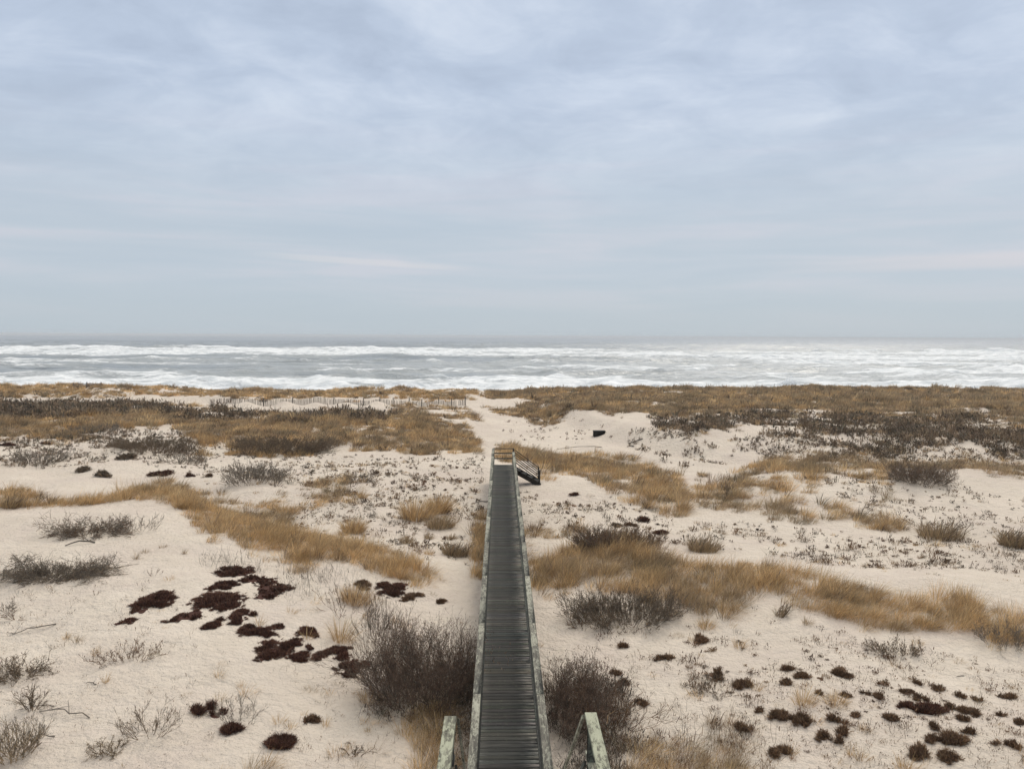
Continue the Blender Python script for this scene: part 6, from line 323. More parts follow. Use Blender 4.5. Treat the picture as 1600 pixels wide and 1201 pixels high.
 ('t', 'grass_tuft', 'pale tuft with dark foot right beside the small pale one', -10.47, 19.35, 0.19, 0.31, {'group': 'golden grass tufts', 'pal': 'DRAB'}),
 ('t', 'grass_tuft', 'tall straw tuft in the upper left of the right foreground group', 6.61, 17.33, 0.48, 0.57, {'group': 'golden grass tufts'}),
 ('t', 'grass_tuft', 'straw tuft beside the dull brown cushion in the right group', 7.32, 17.32, 0.48, 0.40, {'group': 'golden grass tufts'}),
 ('t', 'grass_tuft', 'straw tuft in the bottom row beside a dark spiky cushion', 5.68, 15.56, 0.23, 0.36, {'group': 'golden grass tufts'}),
 ('t', 'grass_tuft', 'thick straw tuft near the bottom below the stubble patch', 6.99, 15.31, 0.25, 0.41, {'group': 'golden grass tufts'}),
 ('t', 'grass_tuft', 'thin straw shoot left of the thick tuft below the stubble patch', 6.85, 15.48, 0.10, 0.31, {'group': 'golden grass tufts'}),
 ('t', 'grass_tuft', 'broad golden tuft cut by the bottom edge at right', 7.65, 14.83, 0.44, 0.44, {'group': 'golden grass tufts'}),
 ('t', 'grass_tuft', 'tall thin straw shoots at the right end of the scraggly cushion', 5.80, 18.12, 0.18, 0.51, {'group': 'golden grass tufts'}),
 ('t', 'grass_tuft', 'straw tuft alone on the sand under the thick golden band', 6.15, 20.66, 0.30, 0.41, {'group': 'golden grass tufts'}),
 ('t', 'grass_tuft', 'straw tuft at the lower tip of the thick golden band', 5.64, 22.09, 0.47, 0.43, {'group': 'golden grass tufts'}),
 ('t', 'grass_tuft', 'small brown tuft below the thick band, left of the dark clump', 8.44, 21.99, 0.29, 0.32, {'group': 'golden grass tufts', 'pal': 'DRAB'}),
 ('t', 'grass_tuft', 'dry tuft clump left of the boardwalk, taller pointed one', -3.98, 36.64, 1.59, 1.24, {'group': 'golden grass tufts'}),
 ('t', 'grass_tuft', 'dry tuft clump left of the boardwalk, right peak of the large group', -3.09, 38.10, 1.10, 1.16, {'group': 'golden grass tufts'}),
 ('t', 'grass_tuft', 'dry tuft clump left of the boardwalk, lower fanned one', -2.78, 34.78, 1.29, 0.78, {'group': 'golden grass tufts', 'pal': 'DRAB'}),
 ('t', 'grass_tuft', 'tan tuft clump standing alone above the golden band end', -6.30, 33.27, 0.96, 0.86, {'group': 'golden grass tufts'}),
 ('t', 'grass_tuft', 'drab tuft between the lone tan clump and the boardwalk', -3.90, 31.68, 0.51, 0.51, {'group': 'golden grass tufts', 'pal': 'DRAB'}),
 ('t', 'grass_tuft', 'drab tuft on the hollow sand just above the golden band', -9.76, 35.21, 0.68, 0.68, {'group': 'golden grass tufts', 'pal': 'DRAB'}),
 ('t', 'grass_tuft', 'smaller brown tuft left of the drab one above the golden band', -11.20, 35.43, 0.57, 0.51, {'group': 'golden grass tufts', 'pal': 'DRAB'}),
 ('t', 'grass_tuft', 'lone tan tuft high on the sand behind the hollow', -7.17, 40.51, 0.46, 0.59, {'group': 'golden grass tufts'}),
 ('t', 'grass_tuft', 'dark stalked clump on the sand near the left handrail', -1.88, 29.91, 0.97, 0.58, {'group': 'golden grass tufts', 'pal': 'DRAB', 'stalks': 60, 'cat': 'weed clump'}),
 ('t', 'grass_tuft', 'small pointed tuft left of the dark stalked clump', -2.81, 29.47, 0.33, 0.38, {'group': 'golden grass tufts'}),
 ('t', 'grass_tuft', 'small dark tuft above the dark stalked clump', -3.11, 32.83, 0.42, 0.34, {'group': 'golden grass tufts', 'pal': 'DRAB'}),
 ('t', 'grass_tuft', 'small dark tuft above right of the stalked clump', -2.14, 32.65, 0.42, 0.32, {'group': 'golden grass tufts', 'pal': 'DRAB'}),
 ('t', 'grass_tuft', 'dark brown clump between the two right grass areas', 7.77, 30.89, 1.25, 0.70, {'group': 'golden grass tufts', 'pal': 'DRAB', 'stalks': 40, 'cat': 'weed clump'}),
 ('t', 'grass_tuft', 'dark-topped tan clump on the far right sand', 18.07, 32.66, 1.75, 0.90, {'group': 'golden grass tufts', 'pal': 'DRAB', 'stalks': 60, 'cat': 'weed clump'}),
 ('t', 'grass_tuft', 'dark brown clump at the right frame edge on the swell', 20.03, 30.88, 1.11, 0.76, {'group': 'golden grass tufts', 'pal': 'DRAB', 'stalks': 70, 'cat': 'weed clump'}),
 ('t', 'grass_tuft', 'dark stalked weed rising from the lower fringe of the thick band', 7.94, 22.63, 0.33, 0.55, {'group': 'golden grass tufts', 'pal': 'DRAB', 'stalks': 30, 'cat': 'weed clump'}),
 ('t', 'grass_tuft', 'dry weed clump with curled stalks near the loose branches', 4.41, 16.65, 0.33, 0.36, {'group': 'golden grass tufts', 'pal': 'DRAB', 'stalks': 9, 'cat': 'weed clump'}),
 ('t', 'grass_tuft', 'dark stalked tuft at the far left edge of the golden rim', -20.23, 32.94, 0.68, 0.58, {'group': 'golden grass tufts', 'pal': 'DRAB', 'stalks': 25, 'cat': 'weed clump'}),
 ('b', 'shrub', 'big bare twiggy bush with maroon tips crowding the left side of the boardwalk', -1.92, 17.91, 2.63, 1.72, {'stems': 165, 'levels': 4, 'kids': (5, 5, 3), 'spread': 0.46, 'r': 0.009, 'minr': 0.0018, 'pal': 'BUSH', 'tip': 'TIPS', 'wy': 2.48, 'leaf': 6500, 'foot': 0.8, 'low': -0.1, 'jit': 0.13, 'group': 'bushes beside the boardwalk'}),
 ('b', 'shrub', 'big bare twiggy bush crowding the right side of the boardwalk', 1.48, 17.22, 1.38, 1.02, {'stems': 85, 'levels': 4, 'kids': (5, 5, 3), 'spread': 0.46, 'r': 0.008, 'minr': 0.0018, 'pal': 'BUSH', 'tip': 'TIPS', 'wy': 2.68, 'leaf': 4500, 'foot': 0.8, 'low': -0.1, 'jit': 0.13, 'bias': (0.12, 0), 'group': 'bushes beside the boardwalk'}),
 ('b', 'shrub', 'loose arching bare branches spreading right of the near bush', 2.29, 16.67, 1.92, 0.79, {'stems': 40, 'levels': 4, 'kids': (4, 3, 2), 'spread': 0.32, 'r': 0.009, 'pal': 'BROWN', 'tip': 'BROWN', 'foot': 0.35, 'jit': 0.14, 'upb': 0.03}),
 ('b', 'shrub', 'dark purple-brown twiggy shrub below the thick grass right of the boardwalk', 3.43, 22.78, 2.78, 0.59, {'stems': 210, 'levels': 4, 'kids': (4, 4, 3), 'spread': 0.4, 'r': 0.007, 'pal': 'GREY', 'tip': 'DARK', 'wy': 1.67, 'foot': 0.9, 'leaf': 4000, 'low': -0.1}),
 ('b', 'shrub', 'pale twiggy fringe at the left foot of the dark purple-brown shrub', 2.28, 22.35, 0.91, 0.33, {'stems': 24, 'levels': 3, 'kids': (4, 3), 'spread': 0.4, 'r': 0.008, 'pal': 'BROWN', 'foot': 0.8}),
 ('b', 'shrub', 'greyish twiggy shrub on top of the grass right of the boardwalk', 4.20, 29.35, 2.61, 0.62, {'stems': 260, 'levels': 4, 'kids': (4, 4, 2), 'spread': 0.35, 'r': 0.007, 'pal': 'GREY', 'tip': 'BROWN', 'wy': 1.9, 'foot': 0.9, 'leaf': 2500}),
 ('b', 'shrub', 'grey flat wind-pruned shrub of bare branches on the left mound', -13.39, 23.67, 3.33, 0.42, {'stems': 90, 'levels': 4, 'kids': (6, 5, 2), 'spread': 0.6, 'jit': 0.22, 'upb': -0.05, 'r': 0.011, 'pal': 'GREY', 'tip': 'DARK', 'wy': 1.33, 'foot': 0.45, 'low': -0.2}),
 ('b', 'shrub', 'dark grey twiggy shrub with a curled dead branch near the left rim', -14.44, 27.79, 2.56, 0.53, {'stems': 80, 'levels': 4, 'kids': (5, 4, 2), 'spread': 0.6, 'jit': 0.18, 'upb': 0, 'r': 0.007, 'pal': 'GREY', 'tip': 'BROWN', 'wy': 1.34, 'foot': 0.6, 'low': -0.15}),
 ('b', 'shrub', 'thin grey twigs right of the curled-branch shrub', -13.18, 28.44, 1.60, 0.46, {'stems': 34, 'levels': 3, 'kids': (3, 3), 'spread': 0.4, 'r': 0.006, 'pal': 'GREY', 'foot': 0.9}),
 ('b', 'shrub', 'dark bushy twigs at the left edge halfway down the foreground', -10.91, 17.67, 1.21, 0.40, {'stems': 34, 'levels': 4, 'kids': (4, 4, 2), 'spread': 0.7, 'jit': 0.2, 'upb': -0.03, 'r': 0.01, 'pal': 'DARK', 'wy': 1.0, 'foot': 0.6, 'leaf': 500}),
 ('b', 'shrub', 'grey-green grassy twig clump in the bottom left corner', -9.03, 14.38, 0.99, 0.61, {'stems': 64, 'levels': 4, 'kids': (4, 3, 3), 'spread': 0.35, 'r': 0.006, 'pal': 'DRAB', 'tip': 'GREY', 'wy': 1.05, 'foot': 0.6}),
 ('b', 'shrub', 'small bare shrub with a long trailing branch in the left foreground', -9.67, 16.06, 0.72, 0.52, {'stems': 16, 'levels': 4, 'kids': (4, 3, 2), 'spread': 0.5, 'upb': 0.02, 'r': 0.01, 'pal': 'DARK', 'foot': 0.3}),
 ('b', 'shrub', 'thin spreading bare shrub on the sand at lower left', -6.88, 15.14, 1.17, 0.52, {'stems': 20, 'levels': 4, 'kids': (4, 3, 2), 'spread': 0.45, 'r': 0.006, 'pal': 'DARK', 'foot': 0.5, 'leaf': 120}),
 ('b', 'shrub', 'fine pale twigs right of the lower left spiky cushions', -5.40, 15.86, 0.97, 0.44, {'stems': 22, 'levels': 4, 'kids': (3, 3, 2), 'spread': 0.4, 'r': 0.005, 'pal': 'GREY', 'foot': 0.6}),
 ('b', 'shrub', 'low dark and mossy twigs at the bottom left near the edge', -7.38, 14.53, 0.65, 0.21, {'stems': 34, 'levels': 4, 'kids': (4, 3, 2), 'spread': 0.6, 'upb': -0.02, 'r': 0.008, 'pal': 'DARK', 'tip': 'DRAB', 'foot': 0.8}),
 ('b', 'shrub', 'weedy patch of fine brown stems in the middle of the left foreground', -8.79, 18.20, 1.40, 0.29, {'stems': 46, 'levels': 3, 'kids': (3, 3), 'spread': 0.5, 'r': 0.004, 'pal': 'BROWN', 'wy': 0.88, 'foot': 0.9, 'leaf': 260}),
 ('b', 'shrub', 'small spiky bare twigs at the left edge above the dark bushy ones', -13.35, 21.21, 0.68, 0.34, {'stems': 14, 'levels': 3, 'kids': (3, 3), 'spread': 0.5, 'r': 0.006, 'pal': 'GREY', 'foot': 0.5}),
 ('b', 'shrub', 'forked bare twigs by the left edge under the grey flat shrub', -12.70, 20.61, 0.60, 0.37, {'stems': 6, 'levels': 4, 'kids': (3, 2, 2), 'spread': 0.45, 'r': 0.006, 'pal': 'BROWN', 'foot': 0.2}),
 ('b', 'shrub', 'tiny forked twigs on the open sand above the arched cushion', -10.38, 23.47, 0.64, 0.23, {'stems': 6, 'levels': 3, 'kids': (2, 2), 'spread': 0.4, 'r': 0.006, 'pal': 'BROWN', 'foot': 0.5}),
 ('b', 'shrub', 'tiny bare sprig on the open sand left of the arched cushion', -11.29, 21.91, 0.25, 0.18, {'stems': 5, 'levels': 3, 'kids': (2, 2), 'spread': 0.4, 'r': 0.005, 'pal': 'BROWN', 'foot': 0.4}),
 ('b', 'shrub', 'tall thin bare weeds between the grass band and the big left bush', -3.36, 20.67, 1.17, 0.97, {'stems': 36, 'levels': 4, 'kids': (3, 3, 2), 'spread': 0.22, 'r': 0.005, 'pal': 'GREY', 'foot': 0.8}),
 ('b', 'shrub', 'wispy reddish weeds along the lower end of the golden band', -4.44, 21.95, 1.60, 0.50, {'stems': 30, 'levels': 3, 'kids': (3, 3), 'spread': 0.3, 'r': 0.005, 'pal': 'BROWN', 'foot': 0.95}),
 ('b', 'shrub', 'gnarled dark fallen twigs near the bottom edge left of the golden strip', -2.95, 14.97, 0.64, 0.32, {'stems': 8, 'levels': 4, 'kids': (3, 3, 2), 'spread': 0.6, 'upb': -0.05, 'r': 0.012, 'pal': 'DARK', 'foot': 0.4}),
 ('b', 'shrub', 'dark leafy creeping weeds in the middle of the right sand', 4.85, 18.29, 0.90, 0.21, {'stems': 60, 'levels': 3, 'kids': (3, 3), 'spread': 0.6, 'upb': -0.02, 'r': 0.005, 'pal': 'DARK', 'foot': 0.95, 'leaf': 500, 'wy': 1.05}),
 ('b', 'shrub', 'dark weeds with fallen stems at the fringe under the thick band', 10.16, 20.33, 1.17, 0.30, {'stems': 50, 'levels': 3, 'kids': (4, 3), 'spread': 0.6, 'r': 0.006, 'pal': 'DARK', 'foot': 0.95, 'leaf': 500, 'wy': 0.67}),
 ('b', 'shrub', 'grey bare weeds in the thick band at the right frame edge', 13.31, 20.67, 1.36, 0.51, {'stems': 60, 'levels': 4, 'kids': (3, 3, 2), 'spread': 0.4, 'r': 0.006, 'pal': 'GREY', 'foot': 0.9}),
 ('b', 'shrub', 'rounded grey-brown leafless shrub at the upper right swell', 22.38, 42.31, 3.08, 0.82, {'stems': 170, 'levels': 4, 'kids': (4, 4, 2), 'spread': 0.5, 'r': 0.01, 'minr': 0.0016, 'pal': 'GREY', 'tip': 'BROWN', 'foot': 0.75, 'wy': 2.4}),
 ('b', 'shrub', 'dark low shrub patch on the far sand at left, largest lens-shaped one', -24.40, 55.74, 4.22, 0.36, {'stems': 320, 'levels': 4, 'kids': (4, 3, 2), 'spread': 0.45, 'r': 0.01, 'minr': 0.0018, 'pal': 'DARK', 'foot': 0.98, 'wy': 3.33, 'group': 'dark low shrubs on the back dune'}),
 ('b', 'shrub', 'dark low shrub patch in the back dune grass, widest one', -15.78, 57.25, 5.72, 0.60, {'stems': 330, 'levels': 4, 'kids': (4, 4, 2), 'spread': 0.4, 'r': 0.01, 'minr': 0.0018, 'pal': 'DARK', 'foot': 0.95, 'wy': 3.2, 'group': 'dark low shrubs on the back dune'}),
 ('b', 'shrub', 'grey-green low shrub on the sand between the hollow and the boardwalk', -13.52, 43.52, 3.14, 0.91, {'stems': 100, 'levels': 4, 'kids': (4, 3, 2), 'spread': 0.5, 'r': 0.01, 'pal': 'GREY', 'foot': 0.95, 'wy': 2.09, 'group': 'dark low shrubs on the back dune'}),
 ('b', 'shrub', 'faint grey low shrub below the largest lens-shaped patch', -20.83, 51.96, 2.49, 0.50, {'stems': 60, 'levels': 3, 'kids': (4, 3), 'spread': 0.5, 'r': 0.012, 'pal': 'GREY', 'foot': 0.95, 'group': 'dark low shrubs on the back dune'}),
 ('b', 'shrub', 'grey low shrub at far left on shaded hollow sand', -29.50, 51.45, 3.07, 0.82, {'stems': 90, 'levels': 3, 'kids': (4, 3), 'spread': 0.5, 'r': 0.012, 'pal': 'GREY', 'foot': 0.95, 'wy': 2.46, 'group': 'dark low shrubs on the back dune'}),
 ('b', 'shrub', 'small grey shrub patch at the top of the speckled sand', -32.82, 64.54, 3.59, 0.51, {'stems': 80, 'levels': 3, 'kids': (4, 3), 'spread': 0.5, 'r': 0.014, 'pal': 'GREY', 'foot': 0.95, 'wy': 2.05, 'group': 'dark low shrubs on the back dune'}),
 ('b', 'shrub', 'grey-brown low plants right of the sand behind the hollow', -8.16, 44.22, 1.77, 0.43, {'stems': 50, 'levels': 3, 'kids': (4, 3), 'spread': 0.5, 'r': 0.01, 'pal': 'GREY', 'foot': 0.95, 'wy': 1.06, 'group': 'dark low shrubs on the back dune'}),
 ('s', 'driftwood', 'curled dark dead branch at the foot of the shrub near the left rim', -14.12, 26.55, 0.89, 0.09, {'r': 0.035, 'rot': 0.3, 'arch': 0.25, 'forks': 1}),
 ('s', 'driftwood', 'long dead branch trailing right across the sand at lower left', -8.89, 15.82, 1.16, 0.05, {'r': 0.014, 'rot': -0.15, 'forks': 4}),
 ('s', 'driftwood', 'dark jagged dead branch by the left edge below the forked twigs', -11.88, 20.03, 0.91, 0.06, {'r': 0.018, 'rot': 0.45, 'forks': 6}),
 ('s', 'driftwood', 'short broken stick on the sand in the lower left foreground', -8.95, 16.99, 0.30, 0.06, {'r': 0.012, 'rot': -0.4, 'forks': 1}),
 ('s', 'driftwood', 'straight dead stick lying at the left above the bottom corner', -8.90, 14.97, 0.54, 0.05, {'r': 0.012, 'rot': 0.1, 'forks': 1}),
 ('s', 'driftwood', 'stick pointing right from the small bare shrub at lower left', -9.50, 16.18, 0.45, 0.05, {'r': 0.01, 'rot': -0.05, 'forks': 0}),
 ('s', 'driftwood', 'thin pale-ended stick lying on the sand above the right cushions', 11.10, 19.04, 0.20, 0.05, {'r': 0.012, 'rot': 0.05, 'forks': 0}),
 ('s', 'driftwood', 'bare stick lying on the sand below the cut bank', 10.13, 61.03, 1.18, 0.15, {'r': 0.05, 'rot': -0.5, 'forks': 1}),
 ('s', 'driftwood', 'shorter crossed sticks lying below the cut bank', 9.83, 60.36, 0.58, 0.15, {'r': 0.05, 'rot': -1.2, 'forks': 3}),
 ('s', 'driftwood', 'long dead branch lying where the sand meets the grass past the stair', 5.82, 60.52, 3.40, 0.15, {'r': 0.03, 'rot': -0.12, 'forks': 0}),
 ('s', 'driftwood', 'dead branch reaching left from the grass behind the left handrail', -1.18, 40.03, 0.84, 0.10, {'r': 0.03, 'rot': 0.3, 'forks': 4}),
]
POSTX = [-29.84, -26.3, -21.08, -17.38, -15.29, -13.68, -11.67, -10.06, -7.97, -6.36, -4.59]
BOXP = (8.08, 66.71)
SPLASH = (58.12, 162.94)

# ------------------------------------------------------------------ mesh helpers
def tag(o, label=None, cat=None, group=None, kind=None):
    if label: o['label'] = label
    if cat: o['category'] = cat
    if group: o['group'] = group
    if kind: o['kind'] = kind
    return o
def link(name, me, parent=None, mat=None):
    o = bpy.data.objects.new(name, me); C.objects.link(o)
    if parent: o.parent = parent
    if mat: me.materials.append(mat)
    return o
def empty(name, loc):
    o = bpy.data.objects.new(name, None); o.location = loc; o.empty_display_size = .2; C.objects.link(o); return o
def npmesh(name, V, faces, col=None, smooth=False, attrs=None):
    "faces: list of (n, k) index arrays"
    me = bpy.data.meshes.new(name)
    V = np.asarray(V, np.float32)
    me.vertices.add(len(V)); me.vertices.foreach_set('co', V.ravel())
    idx = np.concatenate([f.ravel() for f in faces]).astype(np.int32)
    cnt = np.concatenate([np.full(len(f), f.shape[1]) for f in faces]).astype(np.int32)
    me.loops.add(len(idx)); me.loops.foreach_set('vertex_index', idx)
    me.polygons.add(len(cnt)); st = np.concatenate([[0], np.cumsum(cnt)[:-1]]).astype(np.int32)
    me.polygons.foreach_set('loop_start', st)
    me.update(calc_edges=True); me.validate()
    if smooth: me.polygons.foreach_set('use_smooth', np.ones(len(cnt), bool))
    if col is not None:
        a = me.attributes.new('tint', 'FLOAT_COLOR', 'POINT')
        c = np.ones((len(V), 4), np.float32); c[:, :3] = col; a.data.foreach_set('color', c.ravel())
    for nme, val in (attrs or {}).items():
        a = me.attributes.new(nme, 'FLOAT', 'POINT'); a.data.foreach_set('value', np.asarray(val, np.float32).ravel())
    return me

class Geo:
    "collects ribbons, twigs and boxes into one mesh"
    def __init__(s): s.V = []; s.F = {3: [], 4: []}; s.Cc = []; s.n = 0
    def add(s, V, faces, col):
        for f in faces:
            if len(f): s.F[f.shape[1]].append(f+s.n)
        s.V.append(V); s.Cc.append(np.broadcast_to(col, (len(V), 3))); s.n += len(V)
    def ribbons(s, P, th, L, W, lean, curl, col, kink=0., rng=None):
        "curved blades: base P, heading th, length, width, lean, droop"
        N = len(P)
        if not N: return
        ts = np.array([0, .4, .75, 1.0]); u = np.stack([np.cos(th), np.sin(th)], 1)
        hor = L[:, None]*(lean[:, None]*ts + curl[:, None]*ts**2*.7)
        ver = L[:, None]*(ts*np.sqrt(np.clip(1-lean[:, None]**2, .05, 1)) - curl[:, None]*ts**2*.55)
        pts = np.zeros((N, 4, 3)); pts[:, :, :2] = P[:, None, :2] + u[:, None, :]*hor[:, :, None]; pts[:, :, 2] = P[:, None, 2]+ver
        if kink: pts[:, 1:] += rng.normal(0, kink, (N, 3, 3))*L[:, None, None]
        ph = th + 1.571 + (rng.uniform(-1.2, 1.2, N) if rng is not None else 0)
        sd = np.zeros((N, 3)); sd[:, 0] = np.cos(ph); sd[:, 1] = np.sin(ph)
        ws = np.array([.5, .5, .36])
        a = pts[:, :3] - sd[:, None]*(W[:, None]*ws)[:, :, None]; b = pts[:, :3] + sd[:, None]*(W[:, None]*ws)[:, :, None]
        V = np.zeros((N, 7, 3)); V[:, 0:6:2] = a; V[:, 1:6:2] = b; V[:, 6] = pts[:, 3]
        o = (np.arange(N)*7)[:, None]
        q = np.concatenate([o+[0, 1, 3, 2], o+[2, 3, 5, 4]]); tr = o+[4, 5, 6]
        s.add(V.reshape(-1, 3), [q, tr], np.repeat(col, 7, axis=0) if np.ndim(col) == 2 else col)
    def segs(s, p0, p1, r0, r1, col):
        N = len(p0)
        if not N: return
        d = p1-p0; d = d/np.maximum(np.linalg.norm(d, axis=1), 1e-6)[:, None]
        a = np.cross(d, np.array([.31, .17, .93])); a /= np.maximum(np.linalg.norm(a, axis=1), 1e-6)[:, None]; b = np.cross(d, a)
        V = np.zeros((N, 6, 3))
        for i in range(3):
            an = i*2.0944; off = a*math.cos(an)+b*math.sin(an)
            V[:, i] = p0+off*r0[:, None]; V[:, 3+i] = p1+off*r1[:, None]
        o = (np.arange(N)*6)[:, None]
        q = np.concatenate([o+[0, 1, 4, 3], o+[1, 2, 5, 4], o+[2, 0, 3, 5]])
        s.add(V.reshape(-1, 3), [q], np.repeat(col, 6, axis=0) if np.ndim(col) == 2 else col)
    def box(s, c, size, col=(1, 1, 1), rot=None, rng=None, bev=0.004):
        "box with bevelled long edges"
        x, y, z = [q/2 for q in size]
        b = min(bev, x*.4, y*.4, z*.4)
        V = []
        for sx in (-1, 1):
            for sy in (-1, 1):
                for sz in (-1, 1):
                    V += [(sx*x, sy*(y-b), sz*(z-b)), (sx*(x-b), sy*y, sz*(z-b)), (sx*(x-b), sy*(y-b), sz*z)]
        V = np.array(V)
        if rot is not None: V = V @ np.array(rot).T
        V = V + np.array(c)
        I = lambda sx, sy, sz, a: ((sx > 0)*4+(sy > 0)*2+(sz > 0))*3+a
        q = []; tr = []
        for sg in (-1, 1):
            q.append([I(sg, -1, -1, 0), I(sg, 1, -1, 0), I(sg, 1, 1, 0), I(sg, -1, 1, 0)][::sg])
            q.append([I(-1, sg, -1, 1), I(1, sg, -1, 1), I(1, sg, 1, 1), I(-1, sg, 1, 1)][::-sg])
            q.append([I(-1, -1, sg, 2), I(1, -1, sg, 2), I(1, 1, sg, 2), I(-1, 1, sg, 2)][::sg])
        for s1 in (-1, 1):
            for s2 in (-1, 1):
                q.append([I(s1, s2, -1, 0), I(s1, s2, -1, 1), I(s1, s2, 1, 1), I(s1, s2, 1, 0)])
                q.append([I(s1, -1, s2, 0), I(s1, -1, s2, 2), I(s1, 1, s2, 2), I(s1, 1, s2, 0)])
                q.append([I(-1, s1, s2, 1), I(-1, s1, s2, 2), I(1, s1, s2, 2), I(1, s1, s2, 1)])
                for s3 in (-1, 1): tr.append([I(s1, s2, s3, 0), I(s1, s2, s3, 1), I(s1, s2, s3, 2)])
        s.add(V, [np.array(q), np.array(tr)], np.array(col))
    def beam(s, p0, p1, wd, ht, col=(1, 1, 1), bev=.004):
        "box beam from p0 to p1: wd across (horizontal), ht the other way"
        p0 = np.array(p0, float); p1 = np.array(p1, float); d = p1-p0; L = np.linalg.norm(d); d /= L
        if abs(d[2]) > .99: sx = np.array([1., 0, 0])
        else: sx = np.cross(d, [0, 0, 1]); sx /= np.linalg.norm(sx)
        uz = np.cross(sx, d)
        s.box((p0+p1)/2, (wd, L, ht), col, rot=np.stack([sx, d, uz], 1), bev=bev)
    def build(s, name, mat, parent=None, smooth=False):
        V = np.concatenate(s.V); f = [np.concatenate(v) for v in s.F.values() if v]
        off = np.array(parent.location) if parent is not None and parent.parent is None else np.zeros(3)
        if parent is not None and parent.parent is not None: off = np.array(parent.parent.location)
        return link(name, npmesh(name, V-off, f, np.concatenate(s.Cc), smooth), parent, mat)

def inpoly(x, y, P):
    P = np.array(P); r = np.zeros(x.shape, bool); n = len(P); j = n-1
    for i in range(n):
        xi, yi = P[i]; xj, yj = P[j]
        c = ((yi > y) != (yj > y)) & (x < (xj-xi)*(y-yi)/((yj-yi) if yj != yi else 1e-9)+xi)
        r ^= c; j = i
    return r

# ------------------------------------------------------------------ materials
def mat(name):
    m = bpy.data.materials.new(name); m.use_nodes = True; t = m.node_tree
    return m, t, NT(t), t.nodes['Principled BSDF']
def objco(t): return nn(t, 'ShaderNodeTexCoord').outputs['Object']
def geopos(t): return nn(t, 'ShaderNodeNewGeometry').outputs['Position']

def m_sand():
    m, t, k, b = mat('dune_sand'); p = geopos(t)
    big = k.noise(p, .12, 4, .55); mid = k.noise(p, 1.1, 6, .6); fine = k.noise(p, 14, 5, .7)
    c = k.ramp(big, [(.35, (.625, .543, .462)), (.5, (.690, .603, .510)), (.65, (.735, .645, .545))])
    c = k.mix(k.mapr(k.noise(p, .28, 5, .6, .8), .42, .68, 0, .7), c, (.605, .512, .447))
    c = k.mix(k.mapr(mid, .35, .7, 0, .45), c, (.60, .515, .42))
    c = k.mix(k.mapr(k.noise(p, .45, 5, .6), .45, .75, 0, .35), c, (.60, .50, .43))
    c = k.mix(k.mapr(fine, .3, .75, 0, .35), c, (.53, .45, .37))
    # dark heavy-mineral specks and bits of wrack
    sp = k.noise(p, 34, 3, .6)
    patch = k.mapr(k.noise(k.scalev(p, 1, 1, 1), .5, 4, .6), .48, .66)
    c = k.mix(k.m('MULTIPLY', k.mapr(sp, .58, .66), k.m('ADD', k.m('MULTIPLY', patch, .7), .16)), c, (.22, .17, .13))
    k.l(c, b.inputs['Base Color']); b.inputs['Roughness'].default_value = .95; b.inputs['Specular IOR Level'].default_value = .15
    rip = nn(t, 'ShaderNodeTexWave', wave_type='BANDS', bands_direction='X'); rip.inputs['Scale'].default_value = 1.1; rip.inputs['Distortion'].default_value = 9
    rip.inputs['Detail'].default_value = 3; rip.inputs['Detail Scale'].default_value = 1.2
    k.l(k.scalev(p, 1, .55, 1, R(25)), rip.inputs['Vector'])
    h = k.m('ADD', k.m('MULTIPLY', k.noise(p, 3.2, 6, .6), 1.0), k.m('MULTIPLY', k.noise(p, 11, 4, .6), .35))
    h = k.m('ADD', h, k.m('MULTIPLY', rip.outputs['Fac'], k.mapr(k.noise(p, .25, 3, .5), .42, .62, 0, .07)))
    bu = nn(t, 'ShaderNodeBump'); bu.inputs['Strength'].default_value = .85; bu.inputs['Distance'].default_value = .22
    k.l(h, bu.inputs['Height']); k.l(bu.outputs[0], b.inputs['Normal'])
    return m
def m_plant(name, rough=.75, trans=.25):
    m, t, k, b = mat(name)
    a = nn(t, 'ShaderNodeAttribute', attribute_name='tint')
    k.l(a.outputs['Color'], b.inputs['Base Color']); b.inputs['Roughness'].default_value = rough; b.inputs['Specular IOR Level'].default_value = .2
    if trans:
        tr = nn(t, 'ShaderNodeBsdfTranslucent'); k.l(a.outputs['Color'], tr.inputs[0])
        mx = nn(t, 'ShaderNodeMixShader'); mx.inputs[0].default_value = trans
        k.l(b.outputs[0], mx.inputs[1]); k.l(tr.outputs[0], mx.inputs[2]); k.l(mx.outputs[0], t.nodes['Material Output'].inputs[0])
    return m
